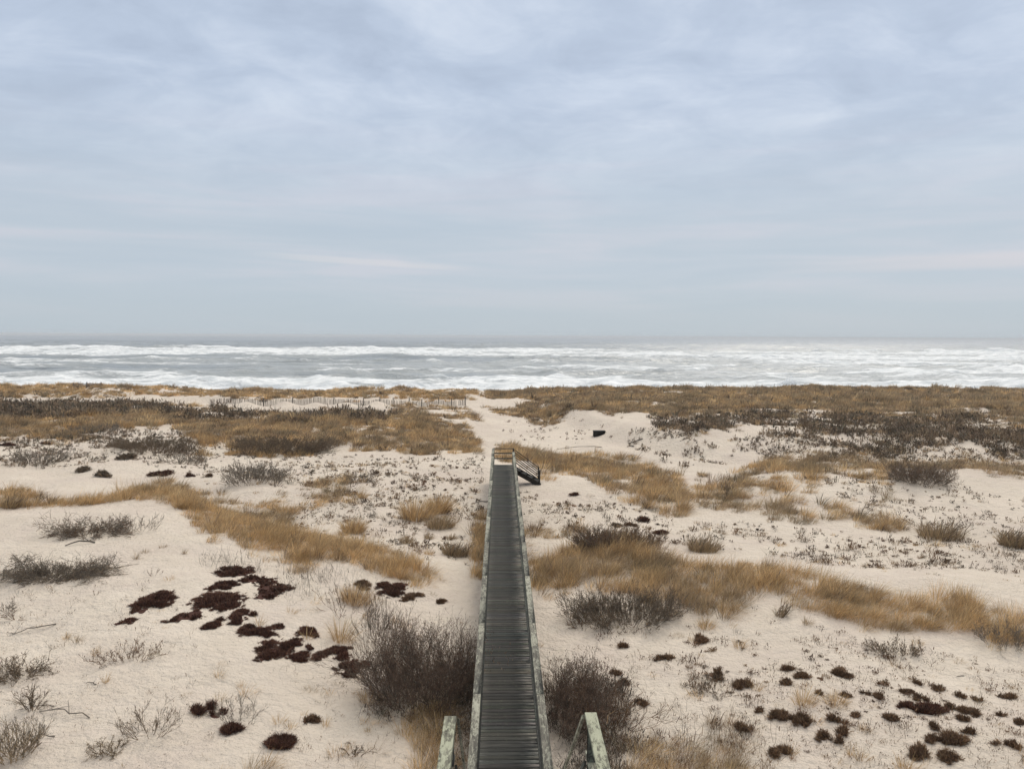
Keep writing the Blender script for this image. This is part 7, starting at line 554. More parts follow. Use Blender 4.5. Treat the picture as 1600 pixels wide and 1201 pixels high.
def m_wood(name, dark, light, lichen, lich_amt, along='Y', worn=False):
    m, t, k, b = mat(name); p = geopos(t)
    a = nn(t, 'ShaderNodeAttribute', attribute_name='tint')
    sc = (9, .9, 9) if along == 'Y' else (.9, 14, 9) if along == 'X' else (9, 9, .9)
    gr = k.noise(k.scalev(p, *sc), 3.0, 7, .65)
    c = k.mix(k.mapr(gr, .35, .68), dark, light)
    fl = k.noise(k.scalev(p, 1, .28 if along == 'Y' and not worn else 1, 1), 24 if not worn else 12, 6, .74, .5)
    fl2 = k.noise(p, 1.3, 4, .6)
    lf = k.mapr(k.m('ADD', fl, k.m('MULTIPLY', k.m('SUBTRACT', fl2, .5), .5)), .60-lich_amt*.2, .70-lich_amt*.2)
    c = k.mix(k.m('MULTIPLY', lf, .62), c, lichen)
    if worn:   # weather-bleached streaks at the plank ends
        s = nn(t, 'ShaderNodeSeparateXYZ'); k.l(p, s.inputs[0])
        ed = k.mapr(s.outputs[0], .12, .5)
        ed = k.m('ADD', ed, k.mapr(s.outputs[0], -.30, -.58, 0., .35))
        st = k.noise(k.scalev(p, 1.1, 24, 4), 2.2, 6, .7)
        c = k.mix(k.m('MULTIPLY', k.mapr(st, .47, .60), k.m('MULTIPLY', ed, .8)), c, (.42, .40, .34))
        st2 = k.noise(k.scalev(p, .8, 11, 4), 1.6, 5, .7)
        c = k.mix(k.mapr(st2, .5, .75, 0, .45), c, (.085, .08, .07))
    c = k.mix(1.0, c, a.outputs['Color'], 'MULTIPLY')
    k.l(c, b.inputs['Base Color']); b.inputs['Roughness'].default_value = .88; b.inputs['Specular IOR Level'].default_value = .25
    bu = nn(t, 'ShaderNodeBump'); bu.inputs['Strength'].default_value = .5; bu.inputs['Distance'].default_value = .006
    k.l(k.m('ADD', gr, lf), bu.inputs['Height']); k.l(bu.outputs[0], b.inputs['Normal'])
    return m
def m_sea():
    m, t, k, b = mat('sea_water'); p = geopos(t)
    f = nn(t, 'ShaderNodeAttribute', attribute_name='foam').outputs['Fac']
    a = k.noise(k.scalev(p, .8, 1.2, 1), .28, 9, .72, .8)
    c2 = k.noise(k.scalev(p, .35, 1.2, 1), .10, 10, .74, 1.4)
    n = k.m('ADD', k.m('MULTIPLY', a, .45), k.m('MULTIPLY', c2, .55))
    thr = k.m('SUBTRACT', .715, k.m('MULTIPLY', f, .33))
    fm = k.m('MULTIPLY', k.m('SUBTRACT', n, thr), 8.0, True)
    fm = k.m('ADD', k.m('MULTIPLY', fm, .9), k.m('MULTIPLY', f, .22), True)
    wc = k.mix(k.mapr(k.noise(k.scalev(p, .5, 1.6, 1), .03, 5, .6), .35, .7), (.17, .195, .215), (.29, .315, .335))
    wc = k.mix(k.mapr(f, .15, .5, 0, .6), wc, (.31, .33, .335))
    fc = k.mix(k.mapr(k.noise(k.scalev(p, .7, 2, 1), .35, 7, .7), .35, .7), (.62, .645, .66), (.98, .98, .98))
    k.l(k.mix(fm, wc, fc), b.inputs['Base Color'])
    k.l(k.m('ADD', .28, k.m('MULTIPLY', fm, .6)), b.inputs['Roughness']); b.inputs['IOR'].default_value = 1.33
    k.l(k.mapr(fm, 0, 1, .5, .1), b.inputs['Specular IOR Level'])
    h = k.m('ADD', k.noise(k.scalev(p, .5, 1.3, 1), .5, 7, .62, .4), k.m('MULTIPLY', fm, .35))
    bu = nn(t, 'ShaderNodeBump'); bu.inputs['Strength'].default_value = .8; bu.inputs['Distance'].default_value = 1.1
    k.l(h, bu.inputs['Height']); k.l(bu.outputs[0], b.inputs['Normal'])
    return m
def m_plain(name, c1, c2, scale=8, rough=.9, bump=.01):
    m, t, k, b = mat(name); p = objco(t)
    n = k.noise(p, scale, 6, .65)
    k.l(k.mix(k.mapr(n, .3, .7), c1, c2), b.inputs['Base Color']); b.inputs['Roughness'].default_value = rough
    bu = nn(t, 'ShaderNodeBump'); bu.inputs['Distance'].default_value = bump; k.l(n, bu.inputs['Height']); k.l(bu.outputs[0], b.inputs['Normal'])
    return m
SAND = m_sand(); GRASS = m_plant('dry_grass', .7, .3); TWIG = m_plant('bare_twigs', .8, 0); LEAF = m_plant('heather_sprigs', .85, .1)
DECK = m_wood('dark_decking', (.026, .0255, .022), (.060, .058, .050), (.070, .074, .055), .25, 'X', True)
RAIL = m_wood('lichened_rail', (.075, .068, .055), (.20, .185, .15), (.43, .42, .33), .75, 'Y')
POST = m_wood('weathered_post', (.05, .048, .042), (.12, .115, .10), (.22, .25, .19), .45, 'Z')
DARKW = m_wood('stained_timber', (.018, .016, .014), (.05, .045, .04), (.08, .085, .07), .1, 'Y')
SEA = m_sea()
FENCE = m_plain('weathered_slats', (.06, .05, .042), (.14, .12, .10))

# ------------------------------------------------------------------ ground and sea
def sheet(name, ys, half, nc, hf, m, attrs=None, **kw):
    us = np.linspace(-1, 1, nc); us = np.sign(us)*np.abs(us)**1.15
    Yg = np.repeat(ys[:, None], nc, 1); Xg = us[None]*half(ys)[:, None]
    Zg = hf(Xg, Yg)
    V = np.stack([Xg, Yg, Zg], 2).reshape(-1, 3)
    i = np.arange((len(ys)-1)*nc).reshape(-1, nc)[:, :-1].ravel()
    F = np.stack([i, i+1, i+nc+1, i+nc], 1)
    o = link(name, npmesh(name, V, [F], None, True, {q: fn(Xg, Yg) for q, fn in (attrs or {}).items()}), None, m)
    return o
ys = np.exp(np.linspace(math.log(3), math.log(165), 1050))-15
ground = sheet('ground', ys, lambda y: 12+.95*(y+15), 820, height, SAND)
tag(ground, 'pale wind-blown dune sand with hollows and low ridges', kind='structure')

SEAZ = -1.5
def brk(x, y0, amp, seed, sc=40):   # wandering line of a breaker
    return y0 + (vnoise(x, x*0, sc, seed)-.5)*amp + (vnoise(x, x*0, sc/5, seed+1)-.5)*amp*.25
LINES = [(157, 9, 1.1, 11, 4, 30), (183, 16, .8, 21, 5, 45), (236, 40, .75, 31, 7, 60), (300, 30, 1.0, 41, 9, 90), (372, 50, 1.2, 51, 10, 120), (455, 50, 1.4, 61, 11, 150), (560, 60, 1.9, 71, 11, 140)]
def ridge(x, y):
    s = np.zeros_like(x)
    for y0, amp, ht, sd_, wd, sc in LINES:
        d = y-brk(x, y0, amp, sd_, sc); hh = ht*(.35+.9*vnoise(x, x*0, sc*.8, sd_+5))*(.75+.5*vnoise(x, x*0, 6, sd_+6))
        s = s + hh*np.where(d < 0, np.exp(-(d/(wd*.35))**2), np.exp(-(d/wd)**2))
    return s
def chop(x, y):
    r = lambda sx, sc, sd_: 1-np.abs(2*vnoise(x*sx+vnoise(x, y, sc*1.7, sd_+1)*sc*.5, y+vnoise(x, y, sc*2, sd_+2)*sc*.8, sc, sd_)-1)
    return r(.35, 17, 81)**3*1.3 + r(.45, 8, 85)**2*.75 + r(.7, 3.2, 88)**2*.28
def seah(x, y):
    fade = np.clip(900/np.maximum(y, 1), 0, 1)**1.2
    h = (chop(x, y)-.7+(vnoise(x*.3, y, 60, 84)-.5)*1.2)*fade
    return SEAZ + h*sst(130, 150, y) + ridge(x, y)
def seaf(x, y):
    n = vnoise(x*.4, y, 30, 91)-.5; n2 = vnoise(x*.3, y, 11, 92)-.5; n3 = vnoise(x, y, 5, 93)-.5
    d1 = y + (vnoise(x, x*0, 60, 94)-.5)*22 + (vnoise(x, x*0, 9, 95)-.5)*8
    f = 1.0*sst(192, 176, d1)
    d2 = y + (vnoise(x, x*0, 130, 96)-.5)*90 + (vnoise(x, x*0, 25, 97)-.5)*30
    outer = sst(300, 335, d2)*sst(600, 540, d2)
    f = np.maximum(f, outer*(.77+n*.45+n2*.3))
    f = np.maximum(f, sst(165, 190, y)*sst(345, 270, y)*(.50+n*.6+n2*.6+n3*.2))
    f = np.maximum(f, sst(560, 640, y)*sst(2500, 700, y)*(.10+n*.25))
    f = f + (chop(x, y)-.75)*.30*sst(1400, 500, y)
    f = f + .30*np.clip(ridge(x, y), 0, 1.2)*sst(700, 500, y)
    return np.clip(f, 0, 1.1)
ys = np.concatenate([np.exp(np.linspace(math.log(126), math.log(1300), 1000)), np.exp(np.linspace(math.log(1330), math.log(15500), 60))])
sea = sheet('sea', ys, lambda y: 60+.95*y, 760, seah, SEA, {'foam': seaf})
tag(sea, 'grey ocean with white breaking surf running to the horizon', kind='structure')

# ------------------------------------------------------------------ boardwalk
rng = np.random.default_rng(5)
DZ = 1.0; Y0, Y1 = 9.6, 46.0; STAIR0, STAIR1 = 44.75, 45.85
bw = empty('boardwalk', (0, Y0, .2)); tag(bw, 'long dark plank boardwalk with lichen-grey handrails leading to the beach path', 'boardwalk')
g = Geo(); y = Y0
while y < Y1-.05:
    wd = float(rng.choice([.138, .138, .140, .136, .185], p=[.3, .25, .2, .2, .05])); tn = 1 + rng.normal(0, .15); tn = max(.5, tn)
    if rng.random() < .05: tn *= 1.5
    g.box((rng.normal(0, .010), y+wd/2, DZ-.02+rng.normal(0, .0022)), (1.24+rng.normal(0, .006), wd-.0035, .038), (tn*(1+rng.normal(.03, .06)), tn, tn*(1+rng.normal(-.03, .06))), bev=.005)
    y += wd
g.build('decking', DECK, bw)
for sx in (-.5, .5):
    g = Geo(); g.beam((sx, Y0, DZ-.13), (sx, Y1-.02, DZ-.13), .05, .18); g.build('joist', DARKW, bw)
def railrun(xc, ya, yb, side, nm=True):
    # cap in board lengths, rail board, mid rail
    g = Geo(); y = ya; q = 0
    while y < yb-.01:
        L = min(3.6, yb-y); tn = 1+rng.normal(0, .10)
        dx = rng.normal(0, .004)
        g.beam((xc+dx, y+.002, DZ+.915), (xc+rng.normal(0, .004), y+L-.002, DZ+.915+rng.normal(0, .003)), .142, .036, (tn, tn, tn*1.0), bev=.006); y += L
    g.build('handrail', RAIL, bw)
    g = Geo(); g.beam((xc-side*.063, ya+.01, DZ+.845), (xc-side*.063, yb-.01, DZ+.845), .036, .098, (.8, .8, .8)); g.build('rail_board', POST, bw)
    g = Geo(); g.beam((xc-side*.063, ya+.01, DZ+.42), (xc-side*.063, yb-.01, DZ+.42), .036, .088, (.8, .8, .8)); g.build('mid_rail', POST, bw)
railrun(-.575, Y0+1.0, Y1, -1); railrun(.575, Y0+1.0, STAIR0, 1)
def post(x, y, top, parent=bw, m=None, wd=.088):
    g = Geo(); z0 = float(height(x, y))-.3; tn = .8+rng.random()*.4
    g.beam((x, y, z0), (x, y, top), wd, wd, (tn, tn, tn)); return g.build('post', m or POST, parent)
y = Y0+1.06
while y < Y1+.2:
    yy = min(y, Y1-.06)
    post(-.575, yy, DZ+.893)
    if yy < STAIR0: post(.575, yy, DZ+.893)
    y += 1.85
post(.575, STAIR0-.06, DZ+.893); post(.575+.02, Y1-.05, DZ+.93, m=DARKW)
for zz_, hh in ((.93, .05), (.66, .07), (.36, .07)):
    g = Geo(); g.beam((-.60, Y1+.03, DZ+zz_), (.63, Y1+.03, DZ+zz_), .04, hh, (1.25, 1.3, 1.25)); g.build('end_rail', POST, bw)
# stair off the right side at the far end
gz = float(height(2.15, 45.3))
st = empty('stair', (0, 0, 0)); st.parent = bw; st.location = (0, 0, 0)
def sub(g, name, m, par=st):
    V = np.concatenate(g.V) - np.array(bw.location); f = [np.concatenate(v) for v in g.F.values() if v]
    return link(name, npmesh(name, V, f, np.concatenate(g.Cc)), par, m)
run = 1.42; n = 4
for i in range(n):
    g = Geo(); g.box((.62+run*(i+.5)/n+.03, (STAIR0+STAIR1)/2, DZ-(DZ-gz)*(i+1)/(n+1)-.02), (run/n+.03, STAIR1-STAIR0-.10, .04)); sub(g, 'tread', DARKW)
for yy in (STAIR0+.02, STAIR1-.02):
    g = Geo(); g.beam((.64, yy, DZ-.16), (.62+run+.05, yy, gz-.02), .045, .24); sub(g, 'stringer', DARKW)
    top = gz+.86
    g = Geo(); g.beam((.62+run, yy+.01, gz-.3), (.62+run, yy+.01, top), .09, .09, (.7, .7, .7)); sub(g, 'post', DARKW)
    for dz_ in (.86, .60, .33):
        g = Geo(); g.beam((.66, yy-.03, DZ+dz_+.03), (.62+run+.02, yy-.03, gz+dz_-.06), .032, .05, (.9, .9, .9)); sub(g, 'handrail', POST)

# upper landing in front of the house, with its stair going down to the boardwalk
ld = empty('stair_landing', (0.06, 6, 3.3)); tag(ld, 'raised wooden landing with pale green lichened top rails in the foreground', 'landing')
LX0, LX1, LY0, LY1, LZ = -.71, .86, 3.0, 8.8, 3.35
for xc, yend in ((LX0, 8.72), (LX1, 8.80)):
    g = Geo(); g.beam((xc, LY0, 4.165), (xc, yend, 4.165), .138, .038, (1.15, 1.2, 1.12), bev=.006); g.build('handrail', RAIL, ld)
    sgn = 1 if xc > 0 else -1
    g = Geo(); g.beam((xc, LY0, 3.66), (xc, yend+.12, 3.66), .09, .038, (1.0, 1.02, 1)); g.build('mid_rail', RAIL, ld)
    g = Geo(); g.beam((xc+sgn*.0, LY0, 4.09), (xc, yend-.05, 4.09), .036, .105, (.8, .8, .8)); g.build('rail_board', POST, ld)
    for yy in (yend-.10, 6.8, 4.8, LY0+.1):
        g = Geo(); g.beam((xc, yy, float(height(xc, yy))-.3), (xc, yy, 4.14), .088, .088, (.6, .6, .6)); g.build('post', POST, ld)
    # sloping stair rail down to the boardwalk rail
    xe = .575*sgn; xr = (.76 if sgn > 0 else -.665)
    g = Geo(); g.beam((xc-sgn*.085, yend-.02, 4.14), (xr, 12.0, 1.5), .030, .045, (.9, .9, .85)); g.build('stair_rail', RAIL, ld)
    g = Geo(); g.beam((xc-sgn*.06, yend-.02, 3.60), (xr, 12.0, 1.0), .030, .06, (.8, .8, .8)); g.build('stair_rail', POST, ld)
    g = Geo(); g.beam((xe-sgn*.03, LY1, LZ-.15), (xe-sgn*.03, Y0+2.4, DZ-.05), .05, .26); g.build('stringer', DARKW, ld)
g = Geo(); y = LY0
while y < LY1-.05:
    tn = 1+rng.normal(0, .15); g.box((.06, y+.07, LZ-.02), (1.5, .131, .038), (tn, tn, tn)); y += .14
g.build('decking', DECK, ld)
ns = 12
for i in range(ns):
    g = Geo(); f_ = (i+.5)/ns
    g.box((0, LY1+.1+(Y0+2.2-LY1)*f_, LZ-(LZ-DZ)*(i+1)/(ns+1)-.02), (1.02, .28, .038)); g.build('tread', DECK, ld)

# ------------------------------------------------------------------ sand fence
fx = np.linspace(-36.5, -4.6, 300)
fy = lambda x: 101.0 + .25*np.sin(x*.9)
fe = empty('sand_fence', (-20, 101, -.5)); tag(fe, 'slatted brown sand fence half buried by drift mounds below the foredune', 'sand fence')
g = Geo()
for x in fx:
    if rng.random() < .05: continue
    y_ = float(fy(x)); z = float(height(x, y_)); tl = rng.normal(0, .03)
    top = .62+.25*float(vnoise(x, 0, 3, 55))+rng.normal(0, .03)
    g.beam((x, y_, z-.15), (x+tl, y_, z+top), .045, .012, (1, 1, 1) if rng.random() < .8 else (.6, .6, .6), bev=.001)
g.build('slats', FENCE, fe)
for px_ in POSTX:
    y_ = float(fy(px_))-.06; z = float(height(px_, y_)); g = Geo(); g.beam((px_, y_, z-.3), (px_+.02, y_, z+1.05), .10, .10, (.5, .5, .5)); g.build('post', FENCE, fe)
for dz_ in (.2, .45):
    xx = np.linspace(-36.5, -4.6, 60); P = np.stack([xx, fy(xx)-.03, height(xx, fy(xx))+dz_], 1)
    g = Geo(); g.segs(P[:-1], P[1:], np.full(59, .006), np.full(59, .006), (.5, .5, .5)); g.build('wire', FENCE, fe)
fe2 = empty('sand_fence', (-58, 113, .3)); tag(fe2, 'short grey slat fence at the foredune crest near the left edge', 'sand fence')
g = Geo()
for x in np.linspace(-61.5, -57.5, 42):
    z = float(height(x, 116)); g.beam((x, 116, z-.1), (x, 116, z+.7+rng.normal(0, .03)), .045, .012, bev=.001)
g.build('slats', FENCE, fe2)
for x in (-61.4, -59.5, -57.45):
    z = float(height(x, 115.9)); g = Geo(); g.beam((x, 115.9, z-.2), (x, 115.9, z+.85), .09, .09, (.5, .5, .5)); g.build('post', FENCE, fe2)

# ------------------------------------------------------------------ plants
GOLD = np.array([(.56, .380, .190), (.49, .318, .152), (.66, .480, .265), (.41, .278, .145), (.49, .360, .205)])
BUSH = np.array([(.115, .090, .070), (.080, .063, .052), (.15, .115, .088), (.095, .085, .068)])
DRAB = np.array([(.36, .265, .155), (.29, .215, .13), (.45, .325, .19), (.24, .195, .125), (.37, .26, .16)])
DARK = np.array([(.145, .100, .066), (.20, .142, .095), (.095, .072, .054), (.27, .195, .125), (.12, .105, .075)])
GREY = np.array([(.17, .145, .12), (.23, .185, .145), (.13, .112, .095), (.27, .22, .165), (.15, .135, .11)])
HEATH = np.array([(.085, .036, .026), (.12, .054, .036), (.055, .027, .022), (.17, .090, .055)])
TIPS = np.array([(.13, .078, .055), (.10, .064, .048), (.17, .115, .08), (.22, .15, .105)])
BROWN = np.array([(.14, .080, .048), (.19, .115, .066), (.10, .06, .04), (.23, .15, .085)])
def pick(rng, pal, n, var=.12): return pal[rng.integers(0, len(pal), n)]*(1+rng.normal(0, var, (n, 1))).clip(.5, 1.6)
def scatter(rng, poly, dens, clump=1.1, thr=.35, warp=.8, lod=True):
    P = np.array(poly); x0, y0 = P.min(0)-.5; x1, y1 = P.max(0)+.5
    n = int((x1-x0)*(y1-y0)*dens)
    n = min(n, 2500000)
    x = rng.uniform(x0, x1, n); y = rng.uniform(y0, y1, n)
    if lod:
        kp = rng.random(n) < np.clip((28/np.maximum(y, 1))**1.25, 0, 1); x = x[kp]; y = y[kp]
    sc = np.clip(y/30, .6, 3)
    wx = (vnoise(x/sc, y/sc, 1.6, 201)-.5)*warp*2*sc + (vnoise(x/sc, y/sc, .5, 202)-.5)*warp*.7*sc
    wy = (vnoise(x/sc, y/sc, 1.6, 203)-.5)*warp*2*sc + (vnoise(x/sc, y/sc, .5, 204)-.5)*warp*.7*sc
    kp = inpoly(x+wx, y+wy, P); x = x[kp]; y = y[kp]
    q = .6*vnoise(x, y, clump, 205) + .4*vnoise(x, y, clump*3, 206)
    kp = rng.random(len(x)) < sst(thr-.12, thr+.12, q); x = x[kp]; y = y[kp]
    ok = ~((np.abs(x) < .66) & (y > 8) & (y < 46.1))
    return x[ok], y[ok]
def grass_patch(name, label, poly, dens=420, hgt=.62, pal=GOLD, pal2=DRAB, clump=1.0, thr=.32, seed=1, wind=.28, frac2=.3, dark=.06, wid=.0065, warp=.8, cat='beach grass', hv=.3, fringe=.5):
    rng = np.random.default_rng(seed); x, y = scatter(rng, poly, dens/32, clump, thr+.03, warp)
    xf, yf = scatter(rng, poly, dens/26*fringe, .5, .42, warp*2.6+.5); x = np.concatenate([x, xf]); y = np.concatenate([y, yf]); nt = len(x)
    fr = np.arange(nt) >= nt-len(xf)
    if nt == 0: print('EMPTY', label); return
    s_ = np.clip(y/28, .8, 3.2)
    tone = vnoise(x, y, 3.0, seed+300)*.4+vnoise(x, y, .9, seed+301)*.3+.3*rng.random(nt)
    tc_ = np.where((tone < frac2*.75+.15)[:, None], pick(rng, pal2, nt, .2), pick(rng, pal, nt, .18))
    dk = rng.random(nt) < dark; tc_[dk] = pick(rng, DARK, dk.sum()); stk = dk & (rng.random(nt) < .5)
    th_ = hgt*(.5+.7*vnoise(x, y, clump, seed+302))*rng.lognormal(0, .34, nt).clip(.4, 1.8)*np.where(fr, .7, 1)
    rt = rng.uniform(.10, .26, nt)*s_**.6*np.sqrt(hgt/.6)
    wx_ = wind+(vnoise(x, y, 1.8, seed+303)-.5)*.5+rng.normal(0, .17, nt); wy_ = (vnoise(x, y, 1.8, seed+304)-.5)*.5+rng.normal(0, .12, nt)
    nb = (46*rng.uniform(.5, 1.5, nt)*np.clip(rt/.18/s_**.6, .5, 1.5)*np.where(stk, .3, 1)).astype(int); id_ = np.repeat(np.arange(nt), nb); n = len(id_)
    q = np.sqrt(rng.random(n)); th = rng.uniform(0, 6.283, n); r = rt[id_]*q
    X_ = x[id_]+r*np.cos(th); Y_ = y[id_]+r*np.sin(th); P = np.stack([X_, Y_, height(X_, Y_)-.02], 1)
    col = tc_[id_]*(1+rng.normal(0, .24, (n, 1))).clip(.5, 1.6)
    o_ = rng.random(n) < .08; col[o_] = pick(rng, DRAB, o_.sum())
    L = th_[id_]*rng.uniform(.45, 1.15, n)*(1-.25*q)
    W = wid*np.clip(y[id_]/24, .75, 4.4)*rng.uniform(.6, 1.4, n)*np.where(stk[id_], 2.2, 1); L = L*np.where(stk[id_], 1.15, 1)
    lean = (.08+.42*q+rng.normal(0, .1, n)).clip(.02, .8)
    ux = np.cos(th)*lean+wx_[id_]; uy = np.sin(th)*lean+wy_[id_]
    th = np.arctan2(uy, ux); lean = np.hypot(ux, uy).clip(.03, .9); curl = rng.uniform(0, .5, n)
    g = Geo(); g.ribbons(P, th, L, W, lean, curl, col, 0, rng)
    o = g.build(name, GRASS); tag(o, label, cat, kind='stuff'); return n
def scrub_patch(name, label, poly, dens=60, hgt=.3, pal=DARK, seed=1, clump=.7, thr=.45, stems=7, wid=.012, cat='scrub', spread=.75, warp=.8):
    rng = np.random.default_rng(seed); x, y = scatter(rng, poly, dens, clump, thr, warp); n = len(x)
    if n == 0: print('EMPTY', label); return
    X_ = np.repeat(x, stems); Y_ = np.repeat(y, stems); N = len(X_)
    sc = np.repeat(rng.lognormal(-.15, .6, n).clip(.25, 2.6), stems)
    X_ = X_+rng.normal(0, .05, N)*sc; Y_ = Y_+rng.normal(0, .05, N)*sc
    P = np.stack([X_, Y_, height(X_, Y_)-.01], 1)
    col = np.repeat(pick(rng, pal, n, .25), stems, 0)*(1+rng.normal(0, .12, (N, 1))).clip(.5, 1.5)
    L = hgt*sc*rng.uniform(.5, 1.2, N); W = wid*np.clip(Y_/26, .6, 3.5)*rng.uniform(.6, 1.5, N)
    g = Geo(); g.ribbons(P, rng.uniform(0, 6.283, N), L, W, rng.uniform(.1, spread, N), rng.uniform(-.2, .5, N), col, .07, rng)
    # small leaf clusters at the stem ends
    q = rng.random(N) < .5; M_ = q.sum(); th = rng.uniform(0, 6.283, M_)
    e = P[q]+np.stack([np.cos(th)*L[q]*.35, np.sin(th)*L[q]*.35, L[q]*.55], 1)
    g.ribbons(e, th, L[q]*.38, W[q]*2.4, rng.uniform(.1, .9, M_), rng.uniform(-.2, .6, M_), col[q]*.95, .1, rng)
    o = g.build(name, TWIG); tag(o, label, cat, kind='stuff'); return N

for i, (nm, kd, label, poly, kw) in enumerate(PATCHES):
    kw = dict(kw); kw.setdefault('seed', 10+i)
    for a in ('pal', 'pal2'):
        if a in kw: kw[a] = globals()[kw[a]]
    (grass_patch if kd == 'g' else scrub_patch)(nm, label, poly, **kw)

# ---- single plants
def cushion(name, label, x, y, wx, wy, h, rot=0, pal=HEATH, seed=1, spiky=0., lobes=3, group=None, cat='heather', openn=0.):
    "low evergreen cushion: uneven outline of overlapping lobes covered in short sprigs"
    rng = np.random.default_rng(seed); g = Geo(); cr, sr = math.cos(rot), math.sin(rot)
    nl = int(np.clip(wx*wy*7, 3, 16))+lobes
    lb = []
    for i in range(nl):
        q = math.sqrt(rng.random())*.72; an = rng.uniform(0, 6.283)
        lb.append((q*math.cos(an), q*math.sin(an), rng.uniform(.22, .42)*(1.25 if nl < 8 else 1), rng.uniform(.55, 1.0)*(1.05-.4*q)))
    lb = np.array(lb)
    def top(a, b, idx=False):
        z = np.full(a.shape, -1.0); ii = np.zeros(a.shape, int)
        for i, (la, lbb, r, hh) in enumerate(lb):
            q = 1-((a-la)**2+(b-lbb)**2)/r**2; v = np.where(q > 0, hh*np.sqrt(np.clip(q, 0, 1)), -1); ii = np.where(v > z, i, ii); z = np.maximum(z, v)
        return (z, ii) if idx else z
    D = math.hypot(x, y); lod = np.clip(18/D, .35, 1.2)
    n = int(np.clip(wx*wy*11000*lod**2, 500, 8000)); a = rng.uniform(-1.1, 1.1, n*2); b = rng.uniform(-1.1, 1.1, n*2)
    wv = (vnoise(a*wx*.5+x, b*wy*.5+y, .12, seed)-.5)*.45+(vnoise(a*wx*.5+x, b*wy*.5+y, .04, seed+1)-.5)*.25
    z, li = top(a+wv, b+wv, True)
    hole = (.65*vnoise(a*wx*.5+3*x, b*wy*.5, .14, seed+7)+.35*vnoise(a*wx*.5+3*x, b*wy*.5, .05, seed+8)) < openn+.20+.25*np.clip(np.hypot(a, b)-.55, 0, 1)
    kp = (z > -.5) & ~hole; a = a[kp][:n]; b = b[kp][:n]; z = z[kp][:n]; li = li[kp][:n]; N = len(a)
    lump = .55+.9*vnoise(a*wx*.5, b*wy*.5, .10, seed+3)
    lx = a*wx*.5; ly = b*wy*.5; X_ = x+lx*cr-ly*sr; Y_ = y+lx*sr+ly*cr
    zt = z.clip(0, 1)*h*lump
    P = np.stack([X_, Y_, height(X_, Y_)+zt*rng.uniform(.45, 1.0, N)-.02], 1)
    da = (a-lb[li, 0])*wx; db = (b-lb[li, 1])*wy; out = np.arctan2(db*cr+da*sr, da*cr-db*sr)+rng.normal(0, .6, N)
    tl = .75+.5*rng.random(nl)[li]
    L = (.04+.05*spiky+.05*rng.random(N)**2)/lod**.6; L *= 1+spiky
    ln = np.clip(np.hypot(da/wx, db/wy)/lb[li, 2]*.85+rng.normal(0, .15, N), 0, .92)
    g.ribbons(P, out, L, (.011+.004*spiky)/lod*rng.uniform(.7, 1.3, N), ln, rng.uniform(-.1, .2, N), pick(rng, pal, N, .38)*tl[:, None], .08, rng)
    # woody mat underneath
    k_ = 22; aa, bb = np.meshgrid(np.linspace(-1.1, 1.1, k_), np.linspace(-1.1, 1.1, k_)); zt = top(aa, bb)
    lx = aa*wx*.5; ly = bb*wy*.5; X_ = x+lx*cr-ly*sr; Y_ = y+lx*sr+ly*cr
    hz_ = height(X_, Y_)+np.where(zt > .2, zt*h*.6*(.7+.5*vnoise(lx, ly, .07, seed+9))*(1-.9*(vnoise(lx+3*x, ly, .14, seed+7) < openn)), -.08)
    i = np.arange(k_*(k_-1)).reshape(-1, k_)[:, :-1].ravel(); F = np.stack([i, i+1, i+k_+1, i+k_], 1)
    V = np.stack([X_, Y_, hz_], 2).reshape(-1, 3); zf = zt.ravel(); F = F[(zf[F] > .2).sum(1) >= 4]
    g.add(V, [F], pal[0]*.8)
    V = np.concatenate(g.V); loc = np.array([x, y, float(height(x, y))]); f = [np.concatenate(v) for v in g.F.values() if v]
    o = link(name, npmesh(name, V-loc, f, np.concatenate(g.Cc)), None, LEAF); o.location = loc
    tag(o, label, cat, group); return o
def tuft(name, label, x, y, wd, h, pal=GOLD, seed=1, group=None, cat='grass tuft', wind=.15, n=None, stalks=0):
    rng = np.random.default_rng(seed); D = math.hypot(x, y)
    N = n or int(np.clip(wd*wd*900, 40, 900)); r = wd*.42*np.sqrt(rng.random(N)); th = rng.uniform(0, 6.283, N)
    X_ = x+r*np.cos(th); Y_ = y+r*np.sin(th); P = np.stack([X_, Y_, height(X_, Y_)-.02], 1)
    L = h*1.12*rng.uniform(.45, 1.1, N)*(1-.35*r/(wd*.42+1e-3)); lean = (.1+.5*r/(wd*.45)+rng.normal(0, .12, N)).clip(.02, .8)
    ux = np.cos(th)*lean+wind; uy = np.sin(th)*lean; th2 = np.arctan2(uy, ux); lean = np.hypot(ux, uy).clip(.02, .88)
    g = Geo(); col = pick(rng, pal, N, .15); q = rng.random(N) < .12; col[q] = pick(rng, DARK, q.sum())
    g.ribbons(P, th2, L, .0065*np.clip(D/22, .7, 3)*rng.uniform(.6, 1.4, N), lean, rng.uniform(0, .4, N), col, 0, rng)
    if stalks:
        M_ = stalks; r = wd*.5*np.sqrt(rng.random(M_)); a = rng.uniform(0, 6.283, M_); X_ = x+r*np.cos(a); Y_ = y+r*np.sin(a)
        g.ribbons(np.stack([X_, Y_, height(X_, Y_)], 1), rng.normal(0, .6, M_), h*rng.uniform(.8, 1.25, M_), np.full(M_, .022)*D/24, rng.uniform(.1, .5, M_), rng.uniform(.1, .7, M_), pick(rng, DARK, M_), .03, rng)
    V = np.concatenate(g.V); loc = np.array([x, y, float(height(x, y))]); f = [np.concatenate(v) for v in g.F.values() if v]
    o = link(name, npmesh(name, V-loc, f, np.concatenate(g.Cc)), None, GRASS); o.location = loc; tag(o, label, cat, group); return o
